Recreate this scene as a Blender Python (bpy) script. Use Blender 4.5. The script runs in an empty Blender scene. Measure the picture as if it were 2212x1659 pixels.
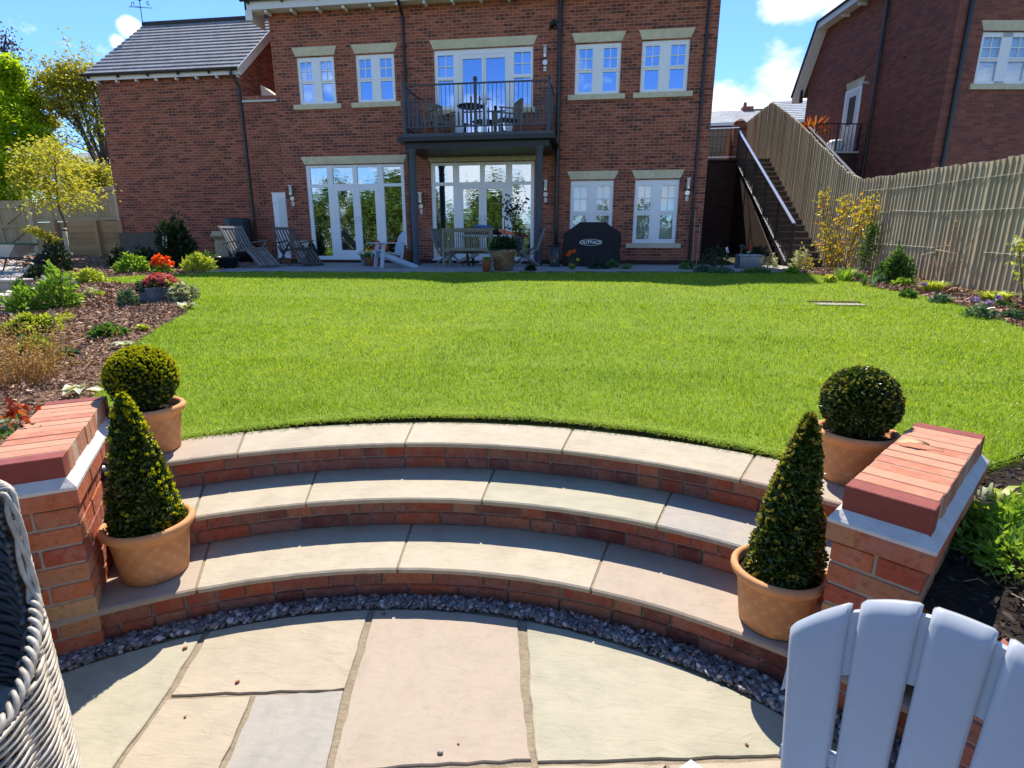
import bpy, math, random
import numpy as np
from mathutils import Vector, Matrix, Euler
from mathutils.geometry import tessellate_polygon
random.seed(7); RNG = np.random.default_rng(7)
S = bpy.context.scene; COL = S.collection
R = math.radians
# ---------------------------------------------------------------- camera (solved from the photograph)
FPX = 1178.27; PIT = .249734; ROL = .0015013; YAW = .1413414; CAMZ = 1.52
_cy, _sy, _cp, _sp = math.cos(YAW), math.sin(YAW), math.cos(PIT), math.sin(PIT)
FW = Vector((-_sy*_cp, _cy*_cp, -_sp)); _r0 = Vector((_cy, _sy, 0)); _u0 = _r0.cross(FW)
RT = _r0*math.cos(ROL) + _u0*math.sin(ROL); UP = -_r0*math.sin(ROL) + _u0*math.cos(ROL)
CAM = Vector((0, 0, CAMZ))
def ray(u, v): return RT*((u-1106)/FPX) - UP*((v-829.5)/FPX) + FW
def onY(u, v, y): d = ray(u, v); return CAM + d*(y/d.y)
def onX(u, v, x): d = ray(u, v); return CAM + d*(x/d.x)
def onZ(u, v, z): d = ray(u, v); return CAM + d*((z-CAMZ)/d.z)
LY0, LZ0, LA, YK, ZK = 2.6, .489, .0525, 12.0, .0045
def G(x, y):                                    # height of the garden
    if y < LY0: z = LZ0 + .01*(y-LY0) if y > -2 else LZ0-.046
    elif y < YK: z = LZ0 + LA*(y-LY0)
    elif y < 16: z = LZ0 + LA*(YK-LY0) + ZK*(y-YK)
    else: z = LZ0 + LA*(YK-LY0) + ZK*4 + .06*(min(y, 60)-16)
    if x < -11 and y > 9: z += min(1, (-11-x)/6)*min(1, (y-9)/6)*.22
    return z
def onG(u, v, off=0.):
    d = ray(u, v); t = .5
    for i in range(4000):
        p = CAM + d*t
        if p.z <= G(p.x, p.y)+off: break
        t += .02
    p.z = G(p.x, p.y)+off
    return p
def depth(p): return (p-CAM).dot(FW)
def ppm(p): return FPX/depth(p)                  # photo pixels per metre at a point
# ---------------------------------------------------------------- objects
def tag(o, label=None, cat=None, group=None, kind=None):
    if label: o['label'] = label
    if cat: o['category'] = cat
    if group: o['group'] = group
    if kind: o['kind'] = kind
    return o
def thing(name, label, cat, loc=(0, 0, 0), rz=0., group=None, rot=None, kind=None):
    o = bpy.data.objects.new(name, None); COL.objects.link(o); o.empty_display_size = .2
    o.location = loc; o.rotation_euler = rot if rot else (0, 0, rz)
    return tag(o, label, cat, group, kind)
def link(name, me, mat, parent=None):
    o = bpy.data.objects.new(name, me); COL.objects.link(o)
    if mat is not None:
        for m in (mat if isinstance(mat, (list, tuple)) else [mat]): me.materials.append(m)
    if parent is not None: o.parent = parent
    return o
def wmat(o):
    m = Matrix.LocRotScale(o.location, o.rotation_euler, o.scale)
    return wmat(o.parent) @ m if o.parent else m
def copy_tree(o, parent=None):
    c = o.copy(); COL.objects.link(c); c.parent = parent
    for ch in [k for k in bpy.data.objects if k.parent == o]: copy_tree(ch, c)
    return c
class MB:
    def __init__(s): s.v = []; s.f = []; s.m = []; s.mi = 0; s.uv = {}
    def add(s, vs, fs):
        b = len(s.v); s.v += [tuple(p) for p in vs]
        for f in fs: s.f.append(tuple(b+i for i in f)); s.m.append(s.mi)
        return b
    def quad(s, *p): s.add(p, [tuple(range(len(p)))])
    def box(s, x0, x1, y0, y1, z0, z1, M=None):
        v = [(x, y, z) for z in (z0, z1) for x, y in ((x0, y0), (x1, y0), (x1, y1), (x0, y1))]
        if M is not None: v = [M @ Vector(p) for p in v]
        s.add(v, [(3, 2, 1, 0), (4, 5, 6, 7), (0, 1, 5, 4), (1, 2, 6, 5), (2, 3, 7, 6), (3, 0, 4, 7)])
    def cbox(s, c, sz, M=None, ch=.0):             # centred box, chamfered edges when ch > 0
        x, y, z = (a/2 for a in sz); M = M or Matrix.Identity(4); c = Vector(c)
        if ch <= 0:
            T = Matrix.Translation(c) @ M; s.box(-x, x, -y, y, -z, z, T); return
        vs = []; idx = {}
        for sx in (-1, 1):
            for sy in (-1, 1):
                for sz_ in (-1, 1):
                    for k in range(3):
                        p = [sx*(x-ch), sy*(y-ch), sz_*(z-ch)]; p[k] = (sx*x, sy*y, sz_*z)[k]
                        idx[sx, sy, sz_, k] = len(vs); vs.append(c + M @ Vector(p))
        fs = []
        for k in range(3):
            a, b = [i for i in range(3) if i != k]
            for sg in (-1, 1):
                q = []
                for (p, r) in ((-1, -1), (1, -1), (1, 1), (-1, 1)):
                    t = [0, 0, 0]; t[k] = sg; t[a] = p; t[b] = r; q.append(idx[t[0], t[1], t[2], k])
                fs.append(q)
        for k in range(3):
            a, b = [i for i in range(3) if i != k]
            for p in (-1, 1):
                for r in (-1, 1):
                    def I(sk, kk):
                        t = [0, 0, 0]; t[k] = sk; t[a] = p; t[b] = r; return idx[t[0], t[1], t[2], kk]
                    fs.append([I(-1, a), I(1, a), I(1, b), I(-1, b)])
        for sx in (-1, 1):
            for sy in (-1, 1):
                for sz_ in (-1, 1): fs.append([idx[sx, sy, sz_, k] for k in range(3)])
        s.add(vs, fs)
    def prism(s, poly, z0, z1, cap=True):
        n = len(poly); g = lambda z, p: z(p[0], p[1]) if callable(z) else z
        b = s.add([(p[0], p[1], g(z0, p)) for p in poly]+[(p[0], p[1], g(z1, p)) for p in poly], [])
        for i in range(n):
            j = (i+1) % n; s.f.append((b+i, b+j, b+n+j, b+n+i)); s.m.append(s.mi)
        if cap:
            for t in tessellate_polygon([[Vector((p[0], p[1], 0)) for p in poly]]):
                s.f.append((b+n+t[0], b+n+t[1], b+n+t[2])); s.m.append(s.mi)
                s.f.append((b+t[2], b+t[1], b+t[0])); s.m.append(s.mi)
    def sheet(s, poly, zf):
        b = s.add([(p[0], p[1], zf(p[0], p[1])) for p in poly], [])
        for t in tessellate_polygon([[Vector((p[0], p[1], 0)) for p in poly]]):
            s.f.append((b+t[0], b+t[1], b+t[2])); s.m.append(s.mi)
    def beam(s, a, b, w, h, up=(0, 0, 1), ch=0.):
        a, b = Vector(a), Vector(b); d = b-a; L = d.length; d.normalize(); up = Vector(up)
        x = up.cross(d)
        if x.length < 1e-5: x = Vector((1, 0, 0)).cross(d)
        x.normalize(); z = d.cross(x)
        M = Matrix((x, d, z)).transposed().to_4x4()
        s.cbox((a+b)/2, (w, L, h), M, ch)
    def tube(s, pts, r, n=8, cap=True):
        pts = [Vector(p) for p in pts]; N = len(pts)
        if not isinstance(r, (list, tuple, np.ndarray)): r = [r]*N
        t0 = (pts[1]-pts[0]).normalized(); ref = Vector((0, 0, 1)) if abs(t0.z) < .9 else Vector((1, 0, 0))
        nx = ref.cross(t0).normalized(); b = len(s.v)
        for i in range(N):
            t = (pts[min(i+1, N-1)]-pts[max(i-1, 0)]).normalized()
            nx = (nx - t*nx.dot(t)).normalized(); ny = t.cross(nx)
            for k in range(n):
                a = 2*math.pi*k/n; s.v.append(tuple(pts[i]+(nx*math.cos(a)+ny*math.sin(a))*r[i]))
        for i in range(N-1):
            for k in range(n):
                k2 = (k+1) % n; s.f.append((b+i*n+k, b+i*n+k2, b+i*n+n+k2, b+i*n+n+k)); s.m.append(s.mi)
        if cap:
            s.f.append(tuple(b+k for k in range(n))[::-1]); s.m.append(s.mi)
            s.f.append(tuple(b+(N-1)*n+k for k in range(n))); s.m.append(s.mi)
    def lathe(s, prof, c=(0, 0, 0), n=32, wob=None):
        b = len(s.v); P = len(prof); c = Vector(c)
        for r, z in prof:
            for k in range(n):
                a = 2*math.pi*k/n; q = r*(1+(wob(a, z) if wob else 0)); s.v.append((c.x+q*math.cos(a), c.y+q*math.sin(a), c.z+z))
        for i in range(P-1):
            for k in range(n):
                k2 = (k+1) % n; s.f.append((b+i*n+k, b+i*n+k2, b+i*n+n+k2, b+i*n+n+k)); s.m.append(s.mi)
    def disc(s, c, r, z=None, n=24, nrm=(0, 0, 1)):
        c = Vector(c); nz = Vector(nrm).normalized(); a = nz.orthogonal().normalized(); b2 = nz.cross(a)
        s.add([c+(a*math.cos(2*math.pi*k/n)+b2*math.sin(2*math.pi*k/n))*r for k in range(n)], [tuple(range(n))])
    def build(s, name, mat, parent=None, smooth=False, world=True, flip=False):
        me = bpy.data.meshes.new(name)
        v = s.v
        if parent is not None and world:
            Mi = wmat(parent).inverted(); v = [tuple(Mi @ Vector(p)) for p in v]
        me.from_pydata(v, [], s.f)
        me.polygons.foreach_set('material_index', s.m)
        if smooth: me.polygons.foreach_set('use_smooth', [True]*len(me.polygons))
        me.update()
        return link(name, me, mat, parent)
def npmesh(name, V, F, mat, parent=None, smooth=False, world=True):
    """V (N,3), F (M,k) of equal face size"""
    V = np.asarray(V, np.float32)
    if parent is not None and world:
        M = np.array(wmat(parent).inverted()); V = V @ M[:3, :3].T + M[:3, 3]
    F = np.asarray(F, np.int32); me = bpy.data.meshes.new(name); k = F.shape[1]
    me.vertices.add(len(V)); me.vertices.foreach_set('co', V.astype(np.float32).ravel())
    me.loops.add(F.size); me.loops.foreach_set('vertex_index', F.ravel())
    me.polygons.add(len(F)); me.polygons.foreach_set('loop_start', np.arange(0, F.size, k, dtype=np.int32))
    try: me.polygons.foreach_set('loop_total', np.full(len(F), k, np.int32))
    except Exception: pass
    if smooth: me.polygons.foreach_set('use_smooth', np.ones(len(F), bool))
    me.update(calc_edges=True); me.validate()
    return link(name, me, mat, parent)
def nrm(a): return a/np.maximum(np.linalg.norm(a, axis=-1, keepdims=True), 1e-9)
def leaves_np(P, D, Nn, L, Wd, fold=.25):
    """one folded leaf (two triangles-ish quads) per point: base P, direction D, normal Nn"""
    P, D, Nn = np.asarray(P, float), nrm(np.asarray(D, float)), np.asarray(Nn, float)
    X = nrm(np.cross(D, Nn)); Z = np.cross(X, D); n = len(P)
    L = np.broadcast_to(np.asarray(L, float), (n,))[:, None]; Wd = np.broadcast_to(np.asarray(Wd, float), (n,))[:, None]
    a = P; m = P+D*L*.5; t = P+D*L - Z*L*.12
    l = m - X*Wd*.5 + Z*Wd*fold; r = m + X*Wd*.5 + Z*Wd*fold
    V = np.stack([a, r, t, l], 1).reshape(-1, 3)
    i = np.arange(n)[:, None]*4
    F = np.concatenate([i+np.array([[0, 1, 2]]), i+np.array([[0, 2, 3]])], 1).reshape(-1, 3)
    return V, F
def rdir(n): return nrm(RNG.normal(size=(n, 3)))
# ---------------------------------------------------------------- materials
M = {}
class NT:
    def __init__(s, name):
        s.mat = bpy.data.materials.new(name); s.mat.use_nodes = True; s.t = s.mat.node_tree; s.t.nodes.clear()
        s.out = s.n('ShaderNodeOutputMaterial'); M[name] = s.mat
    def n(s, ty, **kw):
        nd = s.t.nodes.new(ty)
        for k, v in kw.items():
            if k[0] == '_': setattr(nd, k[1:], v)
            else:
                k2 = int(k[1:]) if k[0] == 'i' and k[1:].isdigit() else k.replace('_', ' ')
                inp = nd.inputs[k2]
                if isinstance(v, bpy.types.NodeSocket): s.t.links.new(v, inp)
                else: inp.default_value = v
        return nd
    def l(s, a, b): s.t.links.new(a, b)
    def math(s, op, a, b=0., c=0.):
        nd = s.t.nodes.new('ShaderNodeMath'); nd.operation = op
        for i, x in enumerate((a, b, c)):
            if isinstance(x, bpy.types.NodeSocket): s.l(x, nd.inputs[i])
            else: nd.inputs[i].default_value = x
        return nd.outputs[0]
    def mix(s, f, a, b, mode='MIX'):
        nd = s.t.nodes.new('ShaderNodeMix'); nd.data_type = 'RGBA'; nd.blend_type = mode
        for i, x in ((0, f), (6, a), (7, b)):
            if isinstance(x, bpy.types.NodeSocket): s.l(x, nd.inputs[i])
            elif i == 0: nd.inputs[0].default_value = x
            else: nd.inputs[i].default_value = (*x, 1) if len(x) == 3 else x
        return nd.outputs[2]
    def ramp(s, f, stops, interp='LINEAR'):
        nd = s.t.nodes.new('ShaderNodeValToRGB'); cr = nd.color_ramp; cr.interpolation = interp
        while len(cr.elements) < len(stops): cr.elements.new(.5)
        for e, (p, c) in zip(cr.elements, stops):
            e.position = p; e.color = (*c, 1) if len(c) == 3 else c
        s.l(f, nd.inputs[0]); return nd.outputs[0]
    def noise(s, vec, scale, det=4., rough=.55, dist=0., out=0):
        nd = s.n('ShaderNodeTexNoise', Scale=scale, Detail=det, Roughness=rough, Distortion=dist)
        if vec is not None: s.l(vec, nd.inputs['Vector'])
        return nd.outputs[out]
    def obj(s): return s.n('ShaderNodeTexCoord').outputs['Object']
    def pos(s): return s.n('ShaderNodeNewGeometry').outputs['Position']
    def rnd(s): return s.n('ShaderNodeNewGeometry').outputs['Random Per Island']
    def scale(s, vec, sc): return s.n('ShaderNodeMapping', Vector=vec, Scale=sc).outputs[0]
    def bump(s, h, strength=.3, dist=.01):
        return s.n('ShaderNodeBump', Height=h, Strength=strength, Distance=dist).outputs[0]
    def pbr(s, col, rough=.6, nor=None, spec=.5, metal=0., coat=0.):
        p = s.n('ShaderNodeBsdfPrincipled')
        for nm, x in (('Base Color', col), ('Roughness', rough)):
            if isinstance(x, bpy.types.NodeSocket): s.l(x, p.inputs[nm])
            else: p.inputs[nm].default_value = ((*x, 1) if nm == 'Base Color' else x)
        p.inputs['Specular IOR Level'].default_value = spec; p.inputs['Metallic'].default_value = metal; p.inputs['Coat Weight'].default_value = coat
        if nor is not None: s.l(nor, p.inputs['Normal'])
        s.l(p.outputs[0], s.out.inputs[0]); return p
def srgb(r, g, b):
    f = lambda c: c/255/12.92 if c/255 < .04045 else ((c/255+.055)/1.055)**2.4
    return (f(r), f(g), f(b))
def plain(name, col, rough=.6, var=.12, sc=6., spec=.5, metal=0., bump=.0, bsc=40., coat=0.):
    t = NT(name); o = t.obj(); n = t.noise(o, sc, 5)
    c = t.mix(n, [x*(1-var*1.6) for x in col], [min(1, x*(1+var*1.6)) for x in col])
    b = t.bump(t.noise(o, bsc, 4), bump, .01) if bump else None
    t.pbr(c, t.math('ADD', rough-.08, t.math('MULTIPLY', n, .16)), b, spec, metal, coat); return t.mat
def leafmat(name, stops, trans=.45, rough=.45, clump=0., spec=.35):
    """leaf colours picked per leaf, with light passing through"""
    t = NT(name); r = t.rnd()
    if clump: r = t.math('ADD', t.math('MULTIPLY', r, 1-clump), t.math('MULTIPLY', t.noise(t.pos(), 1.3, 3), clump))
    c = t.ramp(r, stops)
    p = t.n('ShaderNodeBsdfPrincipled', Base_Color=c, Roughness=rough); p.inputs['Specular IOR Level'].default_value = spec
    tl = t.n('ShaderNodeBsdfTranslucent', Color=t.mix(1., c, (1.25, 1.2, .55), 'MULTIPLY'))
    mx = t.n('ShaderNodeMixShader', Fac=trans); t.l(p.outputs[0], mx.inputs[1]); t.l(tl.outputs[0], mx.inputs[2])
    t.l(mx.outputs[0], t.out.inputs[0]); return t.mat
def wallbrick(name, cols, mortar, bw=.225, bh=.075, patch=.35, bump=.5):
    """brickwork on axis aligned faces of the object's own frame"""
    t = NT(name); tc = t.n('ShaderNodeTexCoord'); sp = t.n('ShaderNodeSeparateXYZ', Vector=tc.outputs['Object'])
    sn = t.n('ShaderNodeSeparateXYZ', Vector=tc.outputs['Normal'])
    k = t.math('GREATER_THAN', t.math('ABSOLUTE', sn.outputs[0]), .6)
    u = t.math('ADD', t.math('MULTIPLY', sp.outputs[0], t.math('SUBTRACT', 1., k)), t.math('MULTIPLY', sp.outputs[1], k))
    wob = t.noise(tc.outputs['Object'], 9., 2)
    vv = t.n('ShaderNodeCombineXYZ', X=u, Y=t.math('ADD', sp.outputs[2], t.math('MULTIPLY', t.math('SUBTRACT', wob, .5), .006))).outputs[0]
    br = t.n('ShaderNodeTexBrick', Vector=vv, Color1=(0, 0, 0, 1), Color2=(1, 1, 1, 1), Mortar=(.5, .5, .5, 1), Scale=1.)
    br.offset = .5; br.inputs['Brick Width'].default_value = bw; br.inputs['Row Height'].default_value = bh
    br.inputs['Mortar Size'].default_value = .0055; br.inputs['Mortar Smooth'].default_value = .3; br.inputs['Bias'].default_value = 0
    # one random number per brick (row/column cell)
    row = t.math('FLOOR', t.math('DIVIDE', sp.outputs[2], bh)); half = t.math('MULTIPLY', t.math('FLOORED_MODULO', row, 2.), .5)
    colm = t.math('FLOOR', t.math('ADD', t.math('DIVIDE', u, bw), half))
    wn = t.n('ShaderNodeTexWhiteNoise', _noise_dimensions='2D', Vector=t.n('ShaderNodeCombineXYZ', X=colm, Y=row).outputs[0]).outputs[0]
    fine = t.noise(tc.outputs['Object'], 30., 4); big = t.noise(t.scale(tc.outputs['Object'], (.5, .5, 1.2)), 1.1, 5, .6)
    f = t.math('ADD', t.math('MULTIPLY', wn, .62), t.math('MULTIPLY', fine, .38))
    bc = t.ramp(f, cols); bc = t.mix(t.math('MULTIPLY', big, patch), bc, t.mix(.5, bc, (.33, .12, .06)))
    mo = t.mix(big, mortar, [x*.62 for x in mortar])
    c = t.mix(br.outputs['Fac'], bc, mo)
    h = t.math('ADD', t.math('MULTIPLY', t.math('SUBTRACT', 1., br.outputs['Fac']), 1.), t.math('MULTIPLY', fine, .4))
    t.pbr(c, .85, t.bump(h, bump, .008), .25); return t.mat
HB = [(0., (.05, .02, .018)), (.22, (.12, .04, .03)), (.4, (.27, .078, .046)), (.65, (.36, .105, .058)), (.85, (.44, .14, .075)), (1., (.52, .22, .125))]
wallbrick('house_brick', HB, (.56, .37, .29))
wallbrick('annex_brick', [(p, tuple(x*.9 for x in c)) for p, c in HB], (.48, .32, .25))
wallbrick('neighbour_brick', [(0., (.11, .048, .04)), (.35, (.23, .078, .058)), (.7, (.31, .10, .068)), (1., (.42, .15, .08))], (.28, .16, .13))
wallbrick('dark_brick', [(0., (.02, .014, .013)), (.5, (.045, .026, .022)), (1., (.075, .04, .03))], (.07, .055, .05))
def brickisle(name, stops, spec=.3):
    t = NT(name); o = t.pos(); r = t.rnd(); fine = t.noise(o, 55., 6, .65); mid = t.noise(o, 14., 5, .6)
    c = t.ramp(r, stops); c = t.mix(t.math('MULTIPLY', t.ramp(mid, [(.45, (0, 0, 0)), (.7, (1, 1, 1))]), .45), c, (.42, .25, .19))
    c = t.mix(t.math('MULTIPLY', t.ramp(fine, [(.5, (0, 0, 0)), (.72, (1, 1, 1))]), .6), c, t.mix(.75, c, (.05, .018, .014)))
    t.pbr(c, .8, t.bump(t.math('ADD', fine, t.math('MULTIPLY', mid, .7)), .55, .008), spec); return t.mat
brickisle('step_brick', [(0., (.17, .05, .04)), (.2, (.30, .13, .095)), (.4, (.40, .09, .04)), (.6, (.30, .12, .09)), (.8, (.46, .11, .045)), (1., (.44, .20, .11))])
brickisle('pier_brick', [(0., (.28, .06, .035)), (.3, (.44, .10, .045)), (.6, (.50, .15, .06)), (.8, (.36, .13, .08)), (.92, (.54, .26, .10)), (1., (.50, .30, .14))])
def coping_mat():
    t = NT('coping_brick'); o = t.pos(); r = t.rnd(); n = t.noise(o, 26., 6, .65); m2 = t.noise(o, 7., 4)
    c = t.ramp(r, [(0., (.40, .14, .075)), (.35, (.48, .20, .115)), (.7, (.52, .25, .145)), (1., (.42, .165, .10))])
    c = t.mix(t.ramp(n, [(.42, (0, 0, 0)), (.75, (.6, .6, .6))]), c, (.56, .32, .22))
    c = t.mix(t.math('MULTIPLY', t.ramp(m2, [(.5, (0, 0, 0)), (.8, (1, 1, 1))]), .3), c, (.3, .12, .08))
    t.pbr(c, .78, t.bump(n, .35, .005), .3)
coping_mat()
plain('purple_brick', (.24, .05, .035), .6, .18, 20, .35, bump=.2, bsc=120)
plain('mortar', (.36, .31, .26), .95, .2, 30, .1, bump=.5, bsc=90)
plain('mortar_pale', (.60, .57, .52), .9, .12, 16, .15, bump=.5, bsc=50)
plain('joint_mortar', (.27, .215, .145), .95, .25, 24, .1, bump=.7, bsc=70)
def stone(name, a, b, c, axis=(1, 1, 1), seed=0.):
    """riven sandstone: soft bands, flakes, fine grain"""
    t = NT(name); o = t.n('ShaderNodeMapping', Vector=t.pos(), Location=(seed, seed*2.3, 0), Scale=axis).outputs[0]
    n1 = t.noise(o, 2.2, 6, .6, .5); n2 = t.noise(o, 9., 6, .6); fl = t.noise(o, 4.5, 5, .55, 1.2); gr = t.noise(t.pos(), 160., 3)
    f = t.math('ADD', t.math('MULTIPLY', n1, .6), t.math('MULTIPLY', n2, .4))
    blot = t.noise(t.pos(), 6.5, 7, .68); stk = t.noise(t.scale(o, (1.2, 9., 1)), 7., 6, .65)
    col = t.ramp(f, [(.33, a), (.5, b), (.66, c)])
    edge = t.math('SUBTRACT', 1., t.math('MINIMUM', 1., t.math('MULTIPLY', t.math('ABSOLUTE', t.math('SUBTRACT', fl, .52)), 70.)))
    edge = t.math('MULTIPLY', edge, t.ramp(t.noise(o, 1.7, 3), [(.54, (0, 0, 0)), (.64, (1, 1, 1))]))
    col = t.mix(t.math('MULTIPLY', edge, .16), col, [x*.45 for x in b])
    col = t.mix(t.math('MULTIPLY', t.ramp(blot, [(.46, (0, 0, 0)), (.68, (1, 1, 1))]), .38), col, [x*.78 for x in a])
    col = t.mix(t.math('MULTIPLY', t.ramp(stk, [(.45, (0, 0, 0)), (.7, (1, 1, 1))]), .35), col, [x*1.16 for x in c]); col = t.mix(t.math('MULTIPLY', t.ramp(stk, [(.3, (1, 1, 1)), (.46, (0, 0, 0))]), .3), col, [x*.72 for x in b])
    col = t.mix(t.math('MULTIPLY', gr, .22), col, [x*.6 for x in b])
    h = t.math('ADD', t.ramp(fl, [(.505, (0, 0, 0)), (.53, (1, 1, 1))]), t.math('MULTIPLY', n2, .9))
    t.pbr(col, .75, t.bump(h, .22, .004), .25); return t.mat
stone('stone_cream', (0.337, 0.285, 0.204), (0.407, 0.338, 0.244), (0.446, 0.369, 0.267), (1, 2.2, 1), 3.)
stone('stone_pink', (0.357, 0.290, 0.217), (0.407, 0.319, 0.240), (0.376, 0.319, 0.240), (2.6, .9, 1), 8.)
stone('stone_green', (0.307, 0.285, 0.208), (0.383, 0.349, 0.249), (0.426, 0.379, 0.276), (1, 1.9, 1), 15.)
stone('stone_grey', (0.288, 0.275, 0.240), (0.342, 0.314, 0.272), (0.397, 0.338, 0.267), (2., 1., 1), 22.)
stone('stone_tread', (0.367, 0.310, 0.222), (0.426, 0.364, 0.262), (0.466, 0.398, 0.294), (1.4, 1.4, 1), 31.)
stone('lintel_stone', (.62, .53, .33), (.70, .61, .40), (.76, .68, .46), (1, 1, 1), 40.)
stone('paving_grey', (.26, .25, .24), (.33, .31, .29), (.39, .36, .33), (1, 1, 1), 55.)
plain('white_upvc', (.90, .91, .92), .32, .03, 3, .5)
plain('white_paint', (.74, .74, .73), .5, .06, 5)
plain('joint_pale', (.52, .36, .27), .9, .12, 16, .15, bump=.4, bsc=50)
plain('cream_render', (.62, .55, .44), .9, .08, 3)
plain('black_plastic', (.012, .012, .014), .35, .2, 8, .5)
plain('black_metal', (.014, .014, .017), .45, .25, 10, .5)
plain('rail_grey', (.055, .065, .085), .5, .15, 10, .5)
plain('glare_rail', (.62, .62, .66), .22, .05, 8, .8, .6)  # sun glare on the handrails is put into this pale colour
plain('steel', (.55, .55, .54), .28, .1, 9, .6, .9)
plain('lamp_glass', (.6, .6, .56), .2, .1, 9, .6)
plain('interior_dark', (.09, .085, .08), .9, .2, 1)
plain('blind_white', (.72, .73, .74), .6, .04, 4)
plain('curtain', (.55, .62, .72), .8, .08, 5)
plain('cloth_dark', (.01, .01, .016), .8, .3, 6, .3)
plain('cloth_blue', (.05, .17, .33), .8, .2, 6)
plain('cloth_orange', (.75, .16, .05), .8, .15, 6)
plain('cover_black', (.011, .011, .013), .62, .4, 4, .35, bump=.6, bsc=5)
plain('dark_teal', (.012, .035, .042), .45, .2, 8)
plain('navy_glaze', (.010, .012, .02), .3, .2, 8)
plain('buff_clay', (.55, .44, .28), .9, .18, 9, .2, bump=.4)
plain('blue_plastic', (.42, .52, .62), .45, .05, 3, .5)
plain('pale_plastic', (.43, .46, .51), .28, .02, 2, .5, coat=.15)
plain('galv', (.42, .46, .46), .5, .15, 7, .5, .3)
plain('soil', (.03, .021, .015), .95, .4, 30, .1, bump=1., bsc=60)
plain('slate_stone', (.12, .13, .15), .8, .45, 9, .3, bump=.7, bsc=25)
plain('cane', (.42, .30, .19), .7, .2, 20)
plain('bark', (.16, .115, .075), .9, .35, 14, .2, bump=.8, bsc=40)
plain('bark_grey', (.12, .10, .085), .9, .3, 9, .2, bump=.8, bsc=30)
plain('wire', (.72, .72, .70), .35, .05, 9, .6, .6)
plain('tag_white', (.75, .76, .76), .4, .05, 9)
plain('rubber', (.02, .02, .02), .8, .2, 9)
plain('concrete', (.36, .33, .29), .9, .15, 4, .2, bump=.4)
plain('path_stone', (.50, .46, .42), .85, .18, 3, .2, bump=.4, bsc=20)
plain('dry_leaf', (.55, .38, .19), .8, .25, 25)
plain('step_dark', (.12, .088, .066), .85, .3, 7, .25, bump=.4)
plain('step_tread', (.19, .145, .108), .8, .25, 7, .3, bump=.4)
def terracotta():
    t = NT('terracotta'); tc = t.n('ShaderNodeTexCoord'); o = tc.outputs['Object']; sp = t.n('ShaderNodeSeparateXYZ', Vector=o)
    a = t.math('ARCTAN2', sp.outputs[1], sp.outputs[0]); z = sp.outputs[2]
    n = t.noise(o, 9., 5); st = t.noise(t.scale(o, (1, 1, .25)), 24., 4)
    def lines(sign):
        ph = t.math('ADD', t.math('MULTIPLY', a, 14./6.2832*1.), t.math('MULTIPLY', z, sign*15.))
        fr = t.math('FRACT', ph); bands = None
        for q in (.3, .5, .7):
            d = t.math('SUBTRACT', 1., t.math('MINIMUM', 1., t.math('MULTIPLY', t.math('ABSOLUTE', t.math('SUBTRACT', fr, q)), 16.)))
            bands = d if bands is None else t.math('MAXIMUM', bands, d)
        return bands
    w = t.math('MAXIMUM', lines(1.), lines(-1.))
    msk = t.math('MULTIPLY', t.math('GREATER_THAN', z, .03), t.math('LESS_THAN', z, .185)); w = t.math('MULTIPLY', w, msk)
    c = t.ramp(n, [(.3, (.54, .215, .075)), (.55, (.63, .275, .105)), (.75, (.68, .34, .15))])
    c = t.mix(t.math('MULTIPLY', st, .25), c, (.70, .42, .23)); c = t.mix(t.math('MULTIPLY', w, .22), c, (.38, .15, .06))
    lowd = t.math('MULTIPLY', t.math('LESS_THAN', z, .03), t.ramp(st, [(.4, (0, 0, 0)), (.6, (1, 1, 1))])); c = t.mix(t.math('MULTIPLY', lowd, .5), c, (.3, .15, .08))
    t.pbr(c, .75, t.bump(t.math('ADD', t.math('MULTIPLY', w, -1.), t.math('MULTIPLY', st, .25)), .5, .006), .3)
terracotta()
def oldpot():
    t = NT('old_terracotta'); o = t.obj(); n = t.noise(o, 5., 6, .65); n2 = t.noise(o, 12., 5)
    c = t.ramp(n, [(.35, (.22, .11, .06)), (.5, (.30, .17, .10)), (.62, (.36, .29, .22)), (.75, (.13, .15, .08))])
    t.pbr(c, .9, t.bump(n2, .4, .01), .2)
oldpot()
plain('small_terracotta', (.30, .12, .06), .85, .2, 8, .2)
def wood(name, cols, sc=(18, 18, 1.2), rough=.85, streak=.5):
    t = NT(name); o = t.obj(); r = t.rnd(); g = t.noise(t.scale(o, sc), 2.2, 6, .6, .6); b = t.noise(o, 1.6, 4)
    c = t.ramp(t.math('ADD', t.math('MULTIPLY', g, .55), t.math('ADD', t.math('MULTIPLY', b, .2), t.math('MULTIPLY', r, .25))), cols)
    t.pbr(c, rough, t.bump(g, .4, .006), .2); return t.mat
wood('fence_wood', [(.25, (.28, .215, .14)), (.42, (.44, .35, .23)), (.6, (.55, .45, .30)), (.8, (.64, .50, .31))])
wood('panel_wood', [(.25, (.26, .19, .10)), (.45, (.36, .27, .15)), (.62, (.42, .32, .19)), (.8, (.38, .34, .25))])
wood('sleeper_wood', [(.25, (.26, .15, .07)), (.5, (.38, .24, .12)), (.8, (.46, .31, .17))], (1.5, 18, 18))
wood('teak_grey', [(.25, (.13, .12, .11)), (.5, (.22, .205, .18)), (.8, (.32, .30, .27))], (10, 10, 10))
wood('teak_dark', [(.25, (.06, .05, .043)), (.5, (.115, .095, .08)), (.8, (.18, .15, .13))], (10, 10, 10))
wood('teak_warm', [(.25, (.16, .135, .09)), (.5, (.27, .235, .165)), (.8, (.36, .32, .24))], (10, 10, 10))
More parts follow.
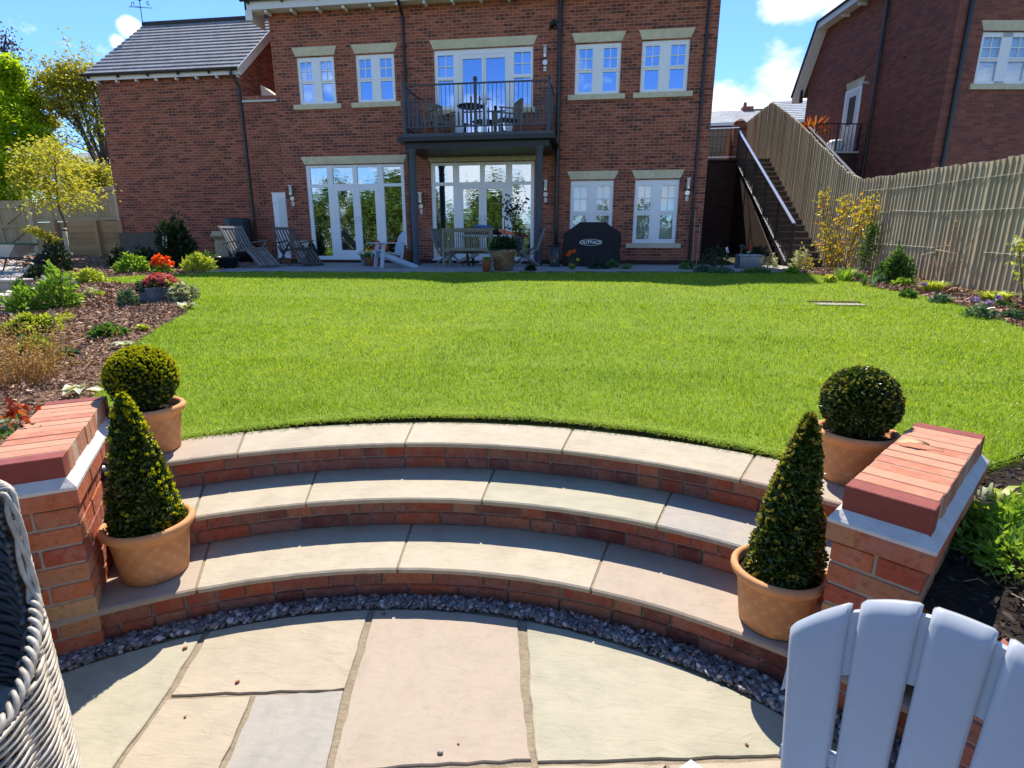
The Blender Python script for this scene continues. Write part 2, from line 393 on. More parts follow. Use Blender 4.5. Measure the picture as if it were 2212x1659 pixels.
def tiles(name, base, cr=.33, bumpd=.03):
    """concrete roof tiles: rows down the slope, the rows stepped in the geometry, joints across"""
    t = NT(name); o = t.obj(); sp = t.n('ShaderNodeSeparateXYZ', Vector=o)
    row = t.math('FLOOR', t.math('DIVIDE', sp.outputs[2], .2)); off = t.math('MULTIPLY', t.math('FLOORED_MODULO', row, 2.), .5)
    fr = t.math('FRACT', t.math('ADD', t.math('DIVIDE', sp.outputs[0], cr), off))
    j = t.math('LESS_THAN', t.math('ABSOLUTE', t.math('SUBTRACT', fr, .5)), .03)
    cell = t.n('ShaderNodeTexWhiteNoise', _noise_dimensions='2D', Vector=t.n('ShaderNodeCombineXYZ', X=t.math('FLOOR', t.math('ADD', t.math('DIVIDE', sp.outputs[0], cr), off)), Y=row).outputs[0]).outputs[0]
    n = t.noise(o, 5., 5)
    c = t.mix(t.math('ADD', t.math('MULTIPLY', cell, .5), t.math('MULTIPLY', n, .5)), [x*.72 for x in base], [x*1.3 for x in base])
    c = t.mix(j, c, [x*.45 for x in base]); t.pbr(c, .5, t.bump(n, .2, .01), .5)
tiles('roof_tile', (.29, .275, .275)); tiles('far_roof', (.46, .46, .47)); plain('roof_edge', (.05, .045, .045), .8, .2, 8)
def glass(name, refl=.55, tint=(.62, .78, 1.), wav=.0):
    t = NT(name)
    nb = t.bump(t.noise(t.scale(t.obj(), (1, 1, 3.)), 3.2, 2), wav, .02) if wav else None
    g = t.n('ShaderNodeBsdfGlossy', Color=(*tint, 1), Roughness=.01)
    if nb: t.l(nb, g.inputs['Normal'])
    tr = t.n('ShaderNodeBsdfTransparent', Color=(.9, .94, .95, 1)); mx = t.n('ShaderNodeMixShader', Fac=refl)
    t.l(tr.outputs[0], mx.inputs[1]); t.l(g.outputs[0], mx.inputs[2]); t.l(mx.outputs[0], t.out.inputs[0])
glass('pane_glass', .66, (.44, .62, 1.)); glass('door_glass', .58, (.82, .92, 1.), .06); glass('blind_glass', .3, (.72, .85, 1.), .03)
# foliage
g = srgb
leafmat('leaf_maple', [(0., (.22, .38, .012)), (.5, (.40, .54, .02)), (1., (.52, .60, .03))], .55, clump=.4)
leafmat('leaf_oak', [(0., (.20, .22, .02)), (.5, (.38, .36, .03)), (1., (.52, .44, .05))], .5, clump=.5)
leafmat('leaf_copper', [(0., (.035, .02, .045)), (.6, (.07, .04, .075)), (1., (.10, .075, .06))], .3)
leafmat('leaf_young', [(0., (.26, .28, .03)), (.5, (.42, .41, .05)), (1., (.54, .48, .09))], .5, clump=.3)
leafmat('leaf_hedge', [(0., (.06, .12, .02)), (.6, (.13, .2, .035)), (1., (.24, .28, .07))], .35, clump=.5)
leafmat('leaf_box', [(0., (.022, .046, .007)), (.55, (.05, .09, .012)), (.88, (.10, .15, .02)), (1., (.24, .28, .03))], .3, .3, spec=.5)
leafmat('leaf_tip', [(0., (.27, .34, .012)), (.5, (.46, .48, .02)), (1., (.60, .54, .03))], .45, .35)
leafmat('leaf_tip_dull', [(0., (.20, .24, .02)), (.5, (.36, .36, .05)), (1., (.46, .34, .16))], .35, .35)
leafmat('leaf_fresh', [(0., (.11, .24, .025)), (.5, (.22, .38, .045)), (1., (.38, .5, .10))], .45, .35, clump=.3)
leafmat('leaf_lime', [(0., (.27, .36, .03)), (.5, (.44, .52, .06)), (1., (.58, .6, .16))], .45, .35, clump=.3)
leafmat('leaf_dark', [(0., (.01, .028, .01)), (.6, (.022, .05, .016)), (1., (.05, .085, .03))], .2, .35)
leafmat('leaf_mid', [(0., (.05, .12, .025)), (.6, (.10, .22, .045)), (1., (.2, .32, .09))], .35, .35)
leafmat('leaf_blue', [(0., (.06, .12, .08)), (.6, (.1, .19, .12)), (1., (.2, .3, .2))], .35, .35)
leafmat('leaf_white', [(0., (.2, .26, .13)), (.5, (.5, .52, .34)), (1., (.7, .7, .55))], .35, .4)
leafmat('leaf_bronze', [(0., (.30, .30, .02)), (.5, (.52, .46, .04)), (.82, (.55, .36, .05)), (1., (.5, .16, .05))], .45, .35)
leafmat('leaf_straw', [(0., (.36, .18, .05)), (.5, (.50, .30, .10)), (1., (.55, .42, .16))], .35, .6)
leafmat('leaf_red', [(0., (.22, .02, .015)), (.6, (.42, .05, .02)), (1., (.5, .15, .03))], .4, .35)
leafmat('leaf_spike_orange', [(0., (.25, .05, .015)), (.5, (.5, .13, .03)), (1., (.6, .3, .1))], .35, .4)
leafmat('petal_scarlet', [(0., (.75, .06, .01)), (.6, (.85, .13, .015)), (1., (.9, .25, .03))], .45, .5)
leafmat('petal_pink', [(0., (.45, .05, .10)), (.6, (.62, .13, .18)), (1., (.7, .3, .3))], .4, .5)
leafmat('petal_purple', [(0., (.16, .1, .42)), (.6, (.28, .2, .6)), (1., (.45, .36, .75))], .4, .5)
leafmat('petal_yellow', [(0., (.75, .45, .02)), (1., (.85, .65, .05))], .4, .5)
leafmat('petal_red', [(0., (.6, .03, .015)), (1., (.75, .12, .03))], .4, .5)
leafmat('petal_white', [(0., (.7, .7, .6)), (1., (.82, .8, .76))], .4, .5)
def grassmat():
    t = NT('grass'); r = t.rnd(); big = t.noise(t.pos(), .5, 5, .65); md = t.noise(t.pos(), 4.5, 5, .65)
    f = t.math('ADD', t.math('MULTIPLY', r, .42), t.math('ADD', t.math('MULTIPLY', t.ramp(big, [(.3, (0, 0, 0)), (.7, (1, 1, 1))]), .30), t.math('MULTIPLY', t.ramp(md, [(.3, (0, 0, 0)), (.7, (1, 1, 1))]), .24)))
    c = t.ramp(f, [(.2, (.12, .23, .010)), (.45, (.235, .36, .014)), (.62, (.35, .44, .02)), (.8, (.50, .53, .07)), (1., (.66, .62, .26))])
    p = t.n('ShaderNodeBsdfPrincipled', Base_Color=c, Roughness=.34); p.inputs['Specular IOR Level'].default_value = .5
    tl = t.n('ShaderNodeBsdfTranslucent', Color=t.mix(1., c, (1.25, 1.25, .6), 'MULTIPLY'))
    mx = t.n('ShaderNodeMixShader', Fac=.5); t.l(p.outputs[0], mx.inputs[1]); t.l(tl.outputs[0], mx.inputs[2]); t.l(mx.outputs[0], t.out.inputs[0])
grassmat()
def turf():
    t = NT('turf'); p = t.pos(); n = t.noise(p, 40., 4); b = t.noise(p, .6, 4)
    c = t.mix(n, (.09, .16, .02), (.24, .34, .03)); c = t.mix(t.math('MULTIPLY', b, .35), c, (.2, .2, .04)); t.pbr(c, .9, t.bump(n, .8, .02), .1)
turf()
def mulchmat(name, cols):
    t = NT(name); p = t.pos(); n = t.noise(t.scale(p, (1, 1.8, 1)), 38., 5, .65); b = t.noise(p, 1.3, 4)
    c = t.ramp(t.math('ADD', t.math('MULTIPLY', n, .7), t.math('MULTIPLY', b, .3)), cols); t.pbr(c, .9, t.bump(n, 1., .03), .15)
mulchmat('mulch', [(.3, (.09, .048, .03)), (.5, (.22, .125, .078)), (.7, (.36, .22, .14))])
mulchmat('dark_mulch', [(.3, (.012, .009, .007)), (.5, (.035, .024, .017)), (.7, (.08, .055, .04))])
def chipmat(name, st):
    t = NT(name); t.pbr(t.ramp(t.rnd(), st), .85, None, .2)
chipmat('bark_chip', [(0., (.13, .066, .04)), (.45, (.28, .155, .096)), (.8, (.42, .26, .165)), (1., (.58, .42, .3))])
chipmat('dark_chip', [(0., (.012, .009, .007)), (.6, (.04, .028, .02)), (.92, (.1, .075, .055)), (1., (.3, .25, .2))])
def pebmat():
    t = NT('pebble'); n = t.noise(t.pos(), 60., 3)
    c = t.ramp(t.rnd(), [(0., (.09, .08, .085)), (.3, (.17, .15, .155)), (.6, (.27, .225, .22)), (.8, (.38, .32, .29)), (.93, (.56, .53, .5)), (1., (.72, .7, .68))])
    t.pbr(t.mix(t.math('MULTIPLY', n, .4), c, (.1, .09, .09)), .5, None, .4)
pebmat()
def wickermat():
    t = NT('wicker'); r = t.noise(t.obj(), 25., 3); t.pbr(t.ramp(r, [(.3, (.30, .255, .20)), (.5, (.44, .39, .315)), (.7, (.55, .50, .42))]), .4, None, .5)
wickermat(); plain('wicker_shaded', (.10, .09, .085), .4, .4, 25, .6)  # darker copy of the wicker; the shade inside the chair is in its colour
def groundmat():
    t = NT('ground'); p = t.pos(); n = t.noise(p, 6., 5); t.pbr(t.mix(n, (.05, .045, .02), (.10, .10, .035)), .95, None, .1)
groundmat()
# ---------------------------------------------------------------- sun, sky, camera
TOSUN = Vector((-.10, .745, 1.)).normalized()
def world():
    w = bpy.data.worlds.new('World'); S.world = w; w.use_nodes = True; t = w.node_tree; t.nodes.clear()
    N = t.nodes.new; L = t.links.new
    out = N('ShaderNodeOutputWorld'); bg = N('ShaderNodeBackground'); bg.inputs[1].default_value = .12
    sky = N('ShaderNodeTexSky'); sky.sky_type = 'NISHITA'; sky.sun_disc = False
    sky.sun_elevation = math.asin(TOSUN.z); sky.sun_rotation = math.atan2(TOSUN.x, TOSUN.y)
    sky.air_density = 1.0; sky.dust_density = .05; sky.ozone_density = 3.0; sky.altitude = 200
    tc = N('ShaderNodeTexCoord'); nv = N('ShaderNodeVectorMath'); nv.operation = 'NORMALIZE'; L(tc.outputs['Generated'], nv.inputs[0])
    tint = N('ShaderNodeMix'); tint.data_type = 'RGBA'; tint.blend_type = 'MULTIPLY'; tint.inputs[0].default_value = 1; L(sky.outputs[0], tint.inputs[6]); tint.inputs[7].default_value = (.66, .93, 1.22, 1)
    def M_(op, a, b=0.):
        n = N('ShaderNodeMath'); n.operation = op
        for i, x in enumerate((a, b)):
            if isinstance(x, bpy.types.NodeSocket): L(x, n.inputs[i])
            else: n.inputs[i].default_value = x
        return n.outputs[0]
    mp = N('ShaderNodeMapping'); L(nv.outputs[0], mp.inputs[0]); mp.inputs['Scale'].default_value = (1, 1, 1.6)
    def noise(sc, det):
        n = N('ShaderNodeTexNoise'); L(mp.outputs[0], n.inputs['Vector']); n.inputs['Scale'].default_value = sc; n.inputs['Detail'].default_value = det; n.inputs['Roughness'].default_value = .58; return n.outputs[0]
    n1, n2 = noise(9., 9), noise(3.2, 6)
    dens = None
    # cumulus banks: direction, angular size, weight
    for (u, v, rad, wt) in ((1700, 195, .08, 1.), (1590, 240, .06, 1.), (1760, 250, .10, 1.), (1640, 235, .07, 1.), (1745, 2, .045, .8), (1660, 190, .05, .8), (1810, 12, .04, .7), (1690, -6, .04, .7), (277, 57, .016, .62), (253, 88, .010, .5), (2400, 300, .25, .7)):
        d = ray(u, v).normalized(); dp = N('ShaderNodeVectorMath'); dp.operation = 'DISTANCE'; L(nv.outputs[0], dp.inputs[0]); dp.inputs[1].default_value = d
        k = M_('MULTIPLY', M_('SUBTRACT', 1., M_('DIVIDE', dp.outputs['Value'], rad)), wt); k = M_('MAXIMUM', k, -1.)
        dens = k if dens is None else M_('MAXIMUM', dens, k)
    sp = N('ShaderNodeSeparateXYZ'); L(nv.outputs[0], sp.inputs[0])
    back = M_('MULTIPLY', M_('SUBTRACT', 1., M_('MULTIPLY', M_('ABSOLUTE', M_('SUBTRACT', sp.outputs[2], .13)), 6.)), M_('LESS_THAN', sp.outputs[1], -.2))
    dens = M_('MAXIMUM', dens, M_('SUBTRACT', M_('MULTIPLY', back, .55), .1))
    f = M_('ADD', dens, M_('MULTIPLY', M_('SUBTRACT', M_('ADD', M_('MULTIPLY', n1, .6), M_('MULTIPLY', n2, .4)), .5), 2.6))
    rp = N('ShaderNodeValToRGB'); L(f, rp.inputs[0]); rp.color_ramp.elements[0].position = .10; rp.color_ramp.elements[1].position = .42
    cl = N('ShaderNodeValToRGB'); L(n1, cl.inputs[0]); cl.color_ramp.elements[0].position = .3; cl.color_ramp.elements[0].color = (4.6, 5.2, 6.4, 1); cl.color_ramp.elements[1].position = .6; cl.color_ramp.elements[1].color = (7.6, 7.8, 8.2, 1)
    mx = N('ShaderNodeMix'); mx.data_type = 'RGBA'; L(rp.outputs[0], mx.inputs[0]); L(tint.outputs[2], mx.inputs[6]); L(cl.outputs[0], mx.inputs[7])
    L(mx.outputs[2], bg.inputs[0]); L(bg.outputs[0], out.inputs[0])
world()
sl = bpy.data.lights.new('sun', 'SUN'); sl.energy = 5.0; sl.angle = R(.5); sl.color = (1., .93, .82)
so = bpy.data.objects.new('sun', sl); COL.objects.link(so); so.rotation_euler = TOSUN.to_track_quat('Z', 'Y').to_euler(); so.location = (0, 10, 30)
cd = bpy.data.cameras.new('camera'); cam = bpy.data.objects.new('camera', cd); COL.objects.link(cam); S.camera = cam
cd.sensor_width = 36; cd.lens = FPX/2212*36; cd.clip_end = 3000; cd.clip_start = .03
cam.matrix_world = Matrix(((RT.x, UP.x, -FW.x, 0), (RT.y, UP.y, -FW.y, 0), (RT.z, UP.z, -FW.z, CAMZ), (0, 0, 0, 1)))
S.view_settings.view_transform = 'Standard'; S.view_settings.look = 'None'; S.view_settings.gamma = 1; S.view_settings.use_curve_mapping = False
S.view_settings.exposure = 0.72
S.cycles.max_bounces = 6; S.cycles.transparent_max_bounces = 12; S.cycles.use_denoising = True
# ---------------------------------------------------------------- circles of the steps
RI = .163
T1 = (-.442, -.258, 2.285); T2 = (-.457, -.186, 2.552); T3 = (-.481, -.091, 2.784); LAWN_C = (-.462, .073, 3.02); PATIO_C = (-.477, -.08, 2.044)
def arc(c, a0, a1, n=48, dr=0.): return [(c[0]+(c[2]+dr)*math.sin(a0+(a1-a0)*i/n), c[1]+(c[2]+dr)*math.cos(a0+(a1-a0)*i/n)) for i in range(n+1)]
def ang(c, p): return math.atan2(p[0]-c[0], p[1]-c[1])
# ---------------------------------------------------------------- ground sheet with the sunken patio left out
def in_hole(x, y):
    a = math.degrees(math.atan2(x+.45, y+.1)); r = math.hypot(x+.45, y+.1)
    if -44 < a < 41: return r < 3.02
    return r < 2.45
def ground():
    ax = sorted(set([-400, -200, -120, -80, -60, -45, -36, -30, -26, -22]+[round(-20+.5*i, 3) for i in range(57)]+[round(-4+.1*i, 3) for i in range(76)]+[9, 10, 12, 15, 20, 26, 34, 45, 60, 80, 120, 200, 400]))
    ay = sorted(set([-400, -200, -100, -60, -40, -28, -20, -14, -10, -7, -5]+[round(-4+.1*i, 3) for i in range(76)]+[round(4+.5*i, 3) for i in range(28)]+[18, 19, 20, 22, 25, 30, 36, 45, 60, 80, 120, 200, 400]))
    idx = {}; m = MB()
    for j, y in enumerate(ay):
        for i, x in enumerate(ax): idx[i, j] = len(m.v); m.v.append((x, y, G(x, y)-.03))
    for j in range(len(ay)-1):
        for i in range(len(ax)-1):
            cx, cy = (ax[i]+ax[i+1])/2, (ay[j]+ay[j+1])/2
            if in_hole(cx, cy): continue
            m.f.append((idx[i, j], idx[i+1, j], idx[i+1, j+1], idx[i, j+1])); m.m.append(0)
    tag(m.build('ground', M['ground']), kind='structure')
ground()
# ---------------------------------------------------------------- lawn and flower beds
def gpts(L): return [(p.x, p.y) for p in (onG(u, v) for u, v in L)]
left_edge = gpts([(428, 592), (300, 596), (205, 602), (205, 610), (310, 614), (385, 624), (417, 655), (402, 680), (350, 706), (292, 745), (236, 795), (214, 850)])
right_edge = gpts([(2212, 712), (2100, 668), (1990, 640), (1900, 625), (1830, 603), (1740, 592), (1690, 586)])
arcL = arc(LAWN_C, R(-41), R(36.5), 50)
near_right = [(1.55, 2.42), (1.75, 2.63), (2.15, 2.88), (2.75, 3.2), (3.5, 3.9), (4.1, 4.9)]
top_edge = [(3.7, 11.9), (2.2, 11.75), (0., 11.6), (-3., 11.35), (-6.5, 11.15), (-8.3, 10.95)]
LAWN = arcL+near_right+right_edge+top_edge+left_edge+[(-3.05, 2.75), (-2.62, 2.43)]
tag_l = MB(); tag_l.sheet(LAWN, lambda x, y: G(x, y)+.004); lawn = tag(tag_l.build('lawn', M['turf']), kind='structure')
def in_poly_np(P, poly):
    x, y = P[:, 0], P[:, 1]; c = np.zeros(len(P), bool); n = len(poly)
    for i in range(n):
        x1, y1 = poly[i]; x2, y2 = poly[i-1]
        k = ((y1 > y) != (y2 > y)) & (x < (x2-x1)*(y-y1)/(y2-y1+1e-12)+x1); c ^= k
    return c
Gv = np.vectorize(G)
def Gn(x, y):
    z = np.where(y < LY0, LZ0+.01*(np.maximum(y, -2)-LY0), np.where(y < YK, LZ0+LA*(y-LY0), LZ0+LA*(YK-LY0)+ZK*(np.minimum(y, 16)-YK)+.06*np.maximum(0, np.minimum(y, 60)-16)))
    return z+np.where((x < -11) & (y > 9), np.minimum(1, (-11-x)/6)*np.minimum(1, (y-9)/6)*.22, 0.)
def grass():
    Ps = []
    for (y0, y1, dens) in ((2., 3.2, 11500), (3.2, 4.2, 8500), (4.2, 5.6, 5200), (5.6, 7.6, 3000), (7.6, 12., 1500)):
        n = int(13*(y1-y0)*dens); p = np.stack([RNG.uniform(-9.5, 4.9, n), RNG.uniform(y0, y1, n)], 1)
        w = RNG.uniform(size=n) < 13/14.4
        # keep the part the lens can see, with a margin
        p = p[w]; ok = (p[:, 0] > -1.75*p[:, 1]*.85-1.2) & (p[:, 0] < .95*p[:, 1]+1.2); Ps.append(p[ok])
    P = np.concatenate(Ps); P = P[in_poly_np(P, LAWN)]; n = len(P)
    d = np.hypot(P[:, 0], P[:, 1])
    lodw = np.clip(d/4., .9, 3.2)
    clump = .5+.5*np.sin(P[:, 0]*5.1+np.sin(P[:, 1]*3.7)*2)*np.sin(P[:, 1]*4.3+np.cos(P[:, 0]*2.9)*2)
    h = RNG.uniform(.018, .040, n)*(.8+.35*clump)*np.clip(.25+(np.hypot(P[:, 0]-LAWN_C[0], P[:, 1]-LAWN_C[1])-LAWN_C[2])*4., .25, 1.); w = RNG.uniform(.0022, .0037, n)*lodw
    a = RNG.uniform(0, 2*np.pi, n); lean = RNG.uniform(.15, 1.15, n)*h; b = RNG.uniform(0, 2*np.pi, n)
    base = np.stack([P[:, 0], P[:, 1], Gn(P[:, 0], P[:, 1])+.002], 1)
    ex = np.stack([np.cos(a), np.sin(a), 0*a], 1); ld = np.stack([np.cos(b), np.sin(b), 0*b], 1)
    up = np.array([0, 0, 1.])
    m = base+up*(h*.62)[:, None]+ld*(lean*.35)[:, None]; t = base+up*(h*.95)[:, None]+ld*lean[:, None]
    V = np.stack([base-ex*w[:, None]*.5, base+ex*w[:, None]*.5, m+ex*w[:, None]*.42, m-ex*w[:, None]*.42, t], 1).reshape(-1, 3)
    i = np.arange(n)[:, None]*5
    F = np.concatenate([i+np.array([[0, 1, 2]]), i+np.array([[0, 2, 3]]), i+np.array([[3, 2, 4]])], 1).reshape(-1, 3)
    tag(npmesh('grass', V, F, M['grass']), 'short bright green lawn grass covering the garden', 'grass', kind='stuff')
    # longer overhanging tufts along the edges of the lawn
    E = []
    for poly, k in ((arcL, 5000), (near_right[:4], 900), (left_edge[5:], 1500), (right_edge, 900)):
        seg = np.array(poly); L = np.linalg.norm(np.diff(seg, axis=0), axis=1); cs = np.concatenate([[0], np.cumsum(L)]); s = RNG.uniform(0, cs[-1], k)
        j = np.clip(np.searchsorted(cs, s)-1, 0, len(L)-1); f = (s-cs[j])/L[j]; q = seg[j]+(seg[j+1]-seg[j])*f[:, None]
        tdir = (seg[j+1]-seg[j])/L[j][:, None]; E.append((q, tdir))
    Q = np.concatenate([e[0] for e in E]); T = np.concatenate([e[1] for e in E]); n = len(Q)
    Nn = np.stack([T[:, 1], -T[:, 0]], 1)
    cen = np.array([-1., 6.]); sgn = np.sign(((Q-cen)*Nn).sum(1)); Nn *= sgn[:, None]
    Q = Q-Nn*RNG.uniform(-.03, .05, n)[:, None]
    base = np.stack([Q[:, 0], Q[:, 1], Gn(Q[:, 0], Q[:, 1])], 1)
    o = RNG.uniform(.0, .055, n); D = np.stack([Nn[:, 0]*o+T[:, 0]*RNG.normal(0, .025, n), Nn[:, 1]*o+T[:, 1]*RNG.normal(0, .025, n), RNG.uniform(.002, .016, n)], 1)
    ex = nrm(np.cross(D, np.array([0, 0, 1.]))+1e-6); w = RNG.uniform(.002, .0038, n)[:, None]*np.clip(np.hypot(Q[:, 0], Q[:, 1])/4, .9, 2.5)[:, None]
    mid = base+D*.6+np.array([0, 0, .006]); tip = base+D*1.1-np.array([0, 0, .002])
    V = np.stack([base-ex*w*.5, base+ex*w*.5, mid+ex*w*.4, mid-ex*w*.4, tip], 1).reshape(-1, 3)
    i = np.arange(n)[:, None]*5; F = np.concatenate([i+np.array([[0, 1, 2]]), i+np.array([[0, 2, 3]]), i+np.array([[3, 2, 4]])], 1).reshape(-1, 3)
    tag(npmesh('edging_grass', V, F, M['grass']), 'ragged longer grass hanging over the edge of the lawn', 'grass', kind='stuff')
grass()
# flower beds
LBED = [left_edge[i] for i in range(11, 4, -1)]+gpts([(300, 613), (200, 610), (180, 606)])+[(-11.5, 9.8), (-13., 10.6), (-13.2, 8.5), (-11, 6.5), (-8.5, 4.2), (-6., 2.6), (-4.5, 1.2), (-3.5, .4), (-2.5, .75), (-1.98, 1.75), (-2.5, 2.3), (-2.72, 2.55), (-3.2, 3.)]
UBED = [left_edge[0], (-8.2, 11.6), (-8.6, 13.4), (-9.2, 15.5), (-14.3, 15.6), (-17.0, 15.4), (-16.0, 12.8), (-13.9, 11.4), (-12.2, 10.4), left_edge[2], left_edge[1]]
RBED = [(p[0], p[1]) for p in right_edge]+[(3.7, 12.6), (4.75, 13.6), (5.9, 14.5), (5.9, 3.6), (4.1, 3.2)]+near_right[4:]
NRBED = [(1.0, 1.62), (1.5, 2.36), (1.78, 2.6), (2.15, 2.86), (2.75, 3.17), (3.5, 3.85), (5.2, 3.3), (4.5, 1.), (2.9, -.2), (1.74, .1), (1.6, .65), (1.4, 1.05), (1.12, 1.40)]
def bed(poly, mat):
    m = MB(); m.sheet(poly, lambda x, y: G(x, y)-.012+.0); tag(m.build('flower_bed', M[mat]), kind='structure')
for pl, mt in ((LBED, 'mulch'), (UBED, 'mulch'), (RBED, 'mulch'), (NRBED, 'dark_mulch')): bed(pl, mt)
def chips(poly, n, mat, size, label, far=1.):
    b = np.array(poly); P = np.stack([RNG.uniform(b[:, 0].min(), b[:, 0].max(), n*4), RNG.uniform(b[:, 1].min(), b[:, 1].max(), n*4)], 1)
    P = P[in_poly_np(P, poly)]; d = np.hypot(P[:, 0], P[:, 1]); P = P[RNG.uniform(size=len(P)) < np.clip((3.5/np.maximum(d, .5))**far, .05, 1)][:n]; n = len(P)
    d = np.hypot(P[:, 0], P[:, 1]); sc = np.clip(d/4.5, .8, 2.4)
    L = RNG.uniform(.5, 1.4, n)*size*sc; W = L*RNG.uniform(.25, .5, n)
    c = np.stack([P[:, 0], P[:, 1], Gn(P[:, 0], P[:, 1])+RNG.uniform(-.008, .02, n)], 1)
    X = rdir(n)*np.array([1, 1, .45]); X = nrm(X); Y = nrm(np.cross(X, rdir(n)*np.array([.6, .6, 1.])+np.array([0, 0, .5])))
    Z = np.cross(X, Y)*(W*.22)[:, None]; X = X*L[:, None]*.5; Y = Y*W[:, None]*.5
    V = np.stack([c-X-Y*.6, c+X-Y*.8, c+X*1.1+Y*.3, c+Y+Z, c-X*.9+Y*.7], 1).reshape(-1, 3)
    i = np.arange(n)[:, None]*5; F = np.concatenate([i+np.array([[0, 1, 3]]), i+np.array([[1, 2, 3]]), i+np.array([[0, 3, 4]])], 1).reshape(-1, 3)
    tag(npmesh('bark_chips', V, F, M[mat]), label, 'bark mulch', kind='stuff')
chips(LBED, 60000, 'bark_chip', .027, 'brown bark chips covering the bed left of the lawn')
chips(UBED, 6000, 'bark_chip', .038, 'brown bark chips under the shrubs in front of the brick wing', .6)
chips(RBED, 16000, 'bark_chip', .033, 'brown bark chips in the border along the tall fence', .7)
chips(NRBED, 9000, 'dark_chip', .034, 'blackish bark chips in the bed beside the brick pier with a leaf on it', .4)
# ---------------------------------------------------------------- lower patio: mortar bed and slabs
pat = MB(); pat.prism([(-.46+2.6*math.sin(R(a)), -.1+2.6*math.cos(R(a))) for a in range(0, 360, 5)], -.25, -.008)
patio = tag(pat.build('patio', M['joint_mortar']), kind='structure')
def z0pts(L): return [(p.x, p.y) for p in (onZ(u, v, 0) for u, v in L)]
def patio_arc(u0, v0, u1, v1, n=14):
    a, b = onZ(u0, v0, 0), onZ(u1, v1, 0); return arc(PATIO_C, ang(PATIO_C, a), ang(PATIO_C, b), n)
J = lambda u, v: tuple(onZ(u, v, 0).xy)
slabs = [
 ('stone_green', patio_arc(20, 1490, 437, 1370)+[J(352, 1507), J(236, 1668), (-1.35, .75), (-2.2, .9)]),
 ('stone_cream', patio_arc(452, 1367, 796, 1318)+[J(745, 1488), J(372, 1500)]),
 ('stone_cream', [J(360, 1512), J(543, 1503), J(468, 1672), J(250, 1668)]),
 ('stone_grey', [J(555, 1502), J(741, 1493), J(700, 1672), J(481, 1672)]),
 ('stone_pink', patio_arc(811, 1318, 1121, 1335)+[J(1128, 1500), J(1147, 1641), J(940, 1650), J(717, 1668), J(760, 1495)]),
 ('stone_green', patio_arc(1137, 1347, 1690, 1545, 18)+[(.95, 1.35), J(1680, 1631), J(1161, 1644), J(1145, 1500)]),
 ('stone_cream', [J(1162, 1656), J(1440, 1650), (-.02, 1.02), (-.1, 1.05)]),
 ('stone_cream', [J(1448, 1650), J(1690, 1640), (1.25, 1.25), (1.2, .9), (.2, 1.0)]),
 ('stone_pink', [J(940, 1662), J(1150, 1656), (-.12, .75), (-.70, .72), J(715, 1680)])]
def rough_edge(poly, amp=.0035, step=.045):
    out = []; n = len(poly)
    for i in range(n):
        a, b = Vector(poly[i]), Vector(poly[(i+1) % n]); L = (b-a).length; k = max(1, int(L/step))
        for q in range(k):
            p = a.lerp(b, q/k); out.append((p.x+random.uniform(-amp, amp), p.y+random.uniform(-amp, amp)))
    return out
for mt, pl in slabs:
    s = MB(); pl = rough_edge(pl[::-1] if sum((pl[i][0]*pl[i-1][1]-pl[i-1][0]*pl[i][1]) for i in range(len(pl))) > 0 else pl)
    cx = sum(p[0] for p in pl)/len(pl); cy = sum(p[1] for p in pl)/len(pl); ins = [(p[0]+(cx-p[0])*.008, p[1]+(cy-p[1])*.008) for p in pl]
    n = len(pl); b = s.add([(p[0], p[1], -.02) for p in pl]+[(p[0], p[1], -.003) for p in pl]+[(p[0], p[1], .0) for p in ins], [])
    for k in (0, n):
        for i in range(n): s.f.append((b+k+i, b+k+(i+1) % n, b+k+n+(i+1) % n, b+k+n+i)); s.m.append(0)
    for t in tessellate_polygon([[Vector((p[0], p[1], 0)) for p in ins]]): s.f.append((b+2*n+t[0], b+2*n+t[1], b+2*n+t[2])); s.m.append(0)
    s.build('slab', M[mt], patio)
# remaining patio around and behind the viewer
k = 0
for i in range(-4, 5):
    for j in range(-4, 2):
        x, y = i*.62-.1, j*.5+.1
        if math.hypot(x+.45, y+.1) < 2.2 and y < .62:
            s = MB(); s.box(x-.3, x+.3, y-.24, y+.24, -.02, -.001); s.build('slab', M[('stone_cream', 'stone_pink', 'stone_grey', 'stone_green')[(i*3+j) % 4]], patio)
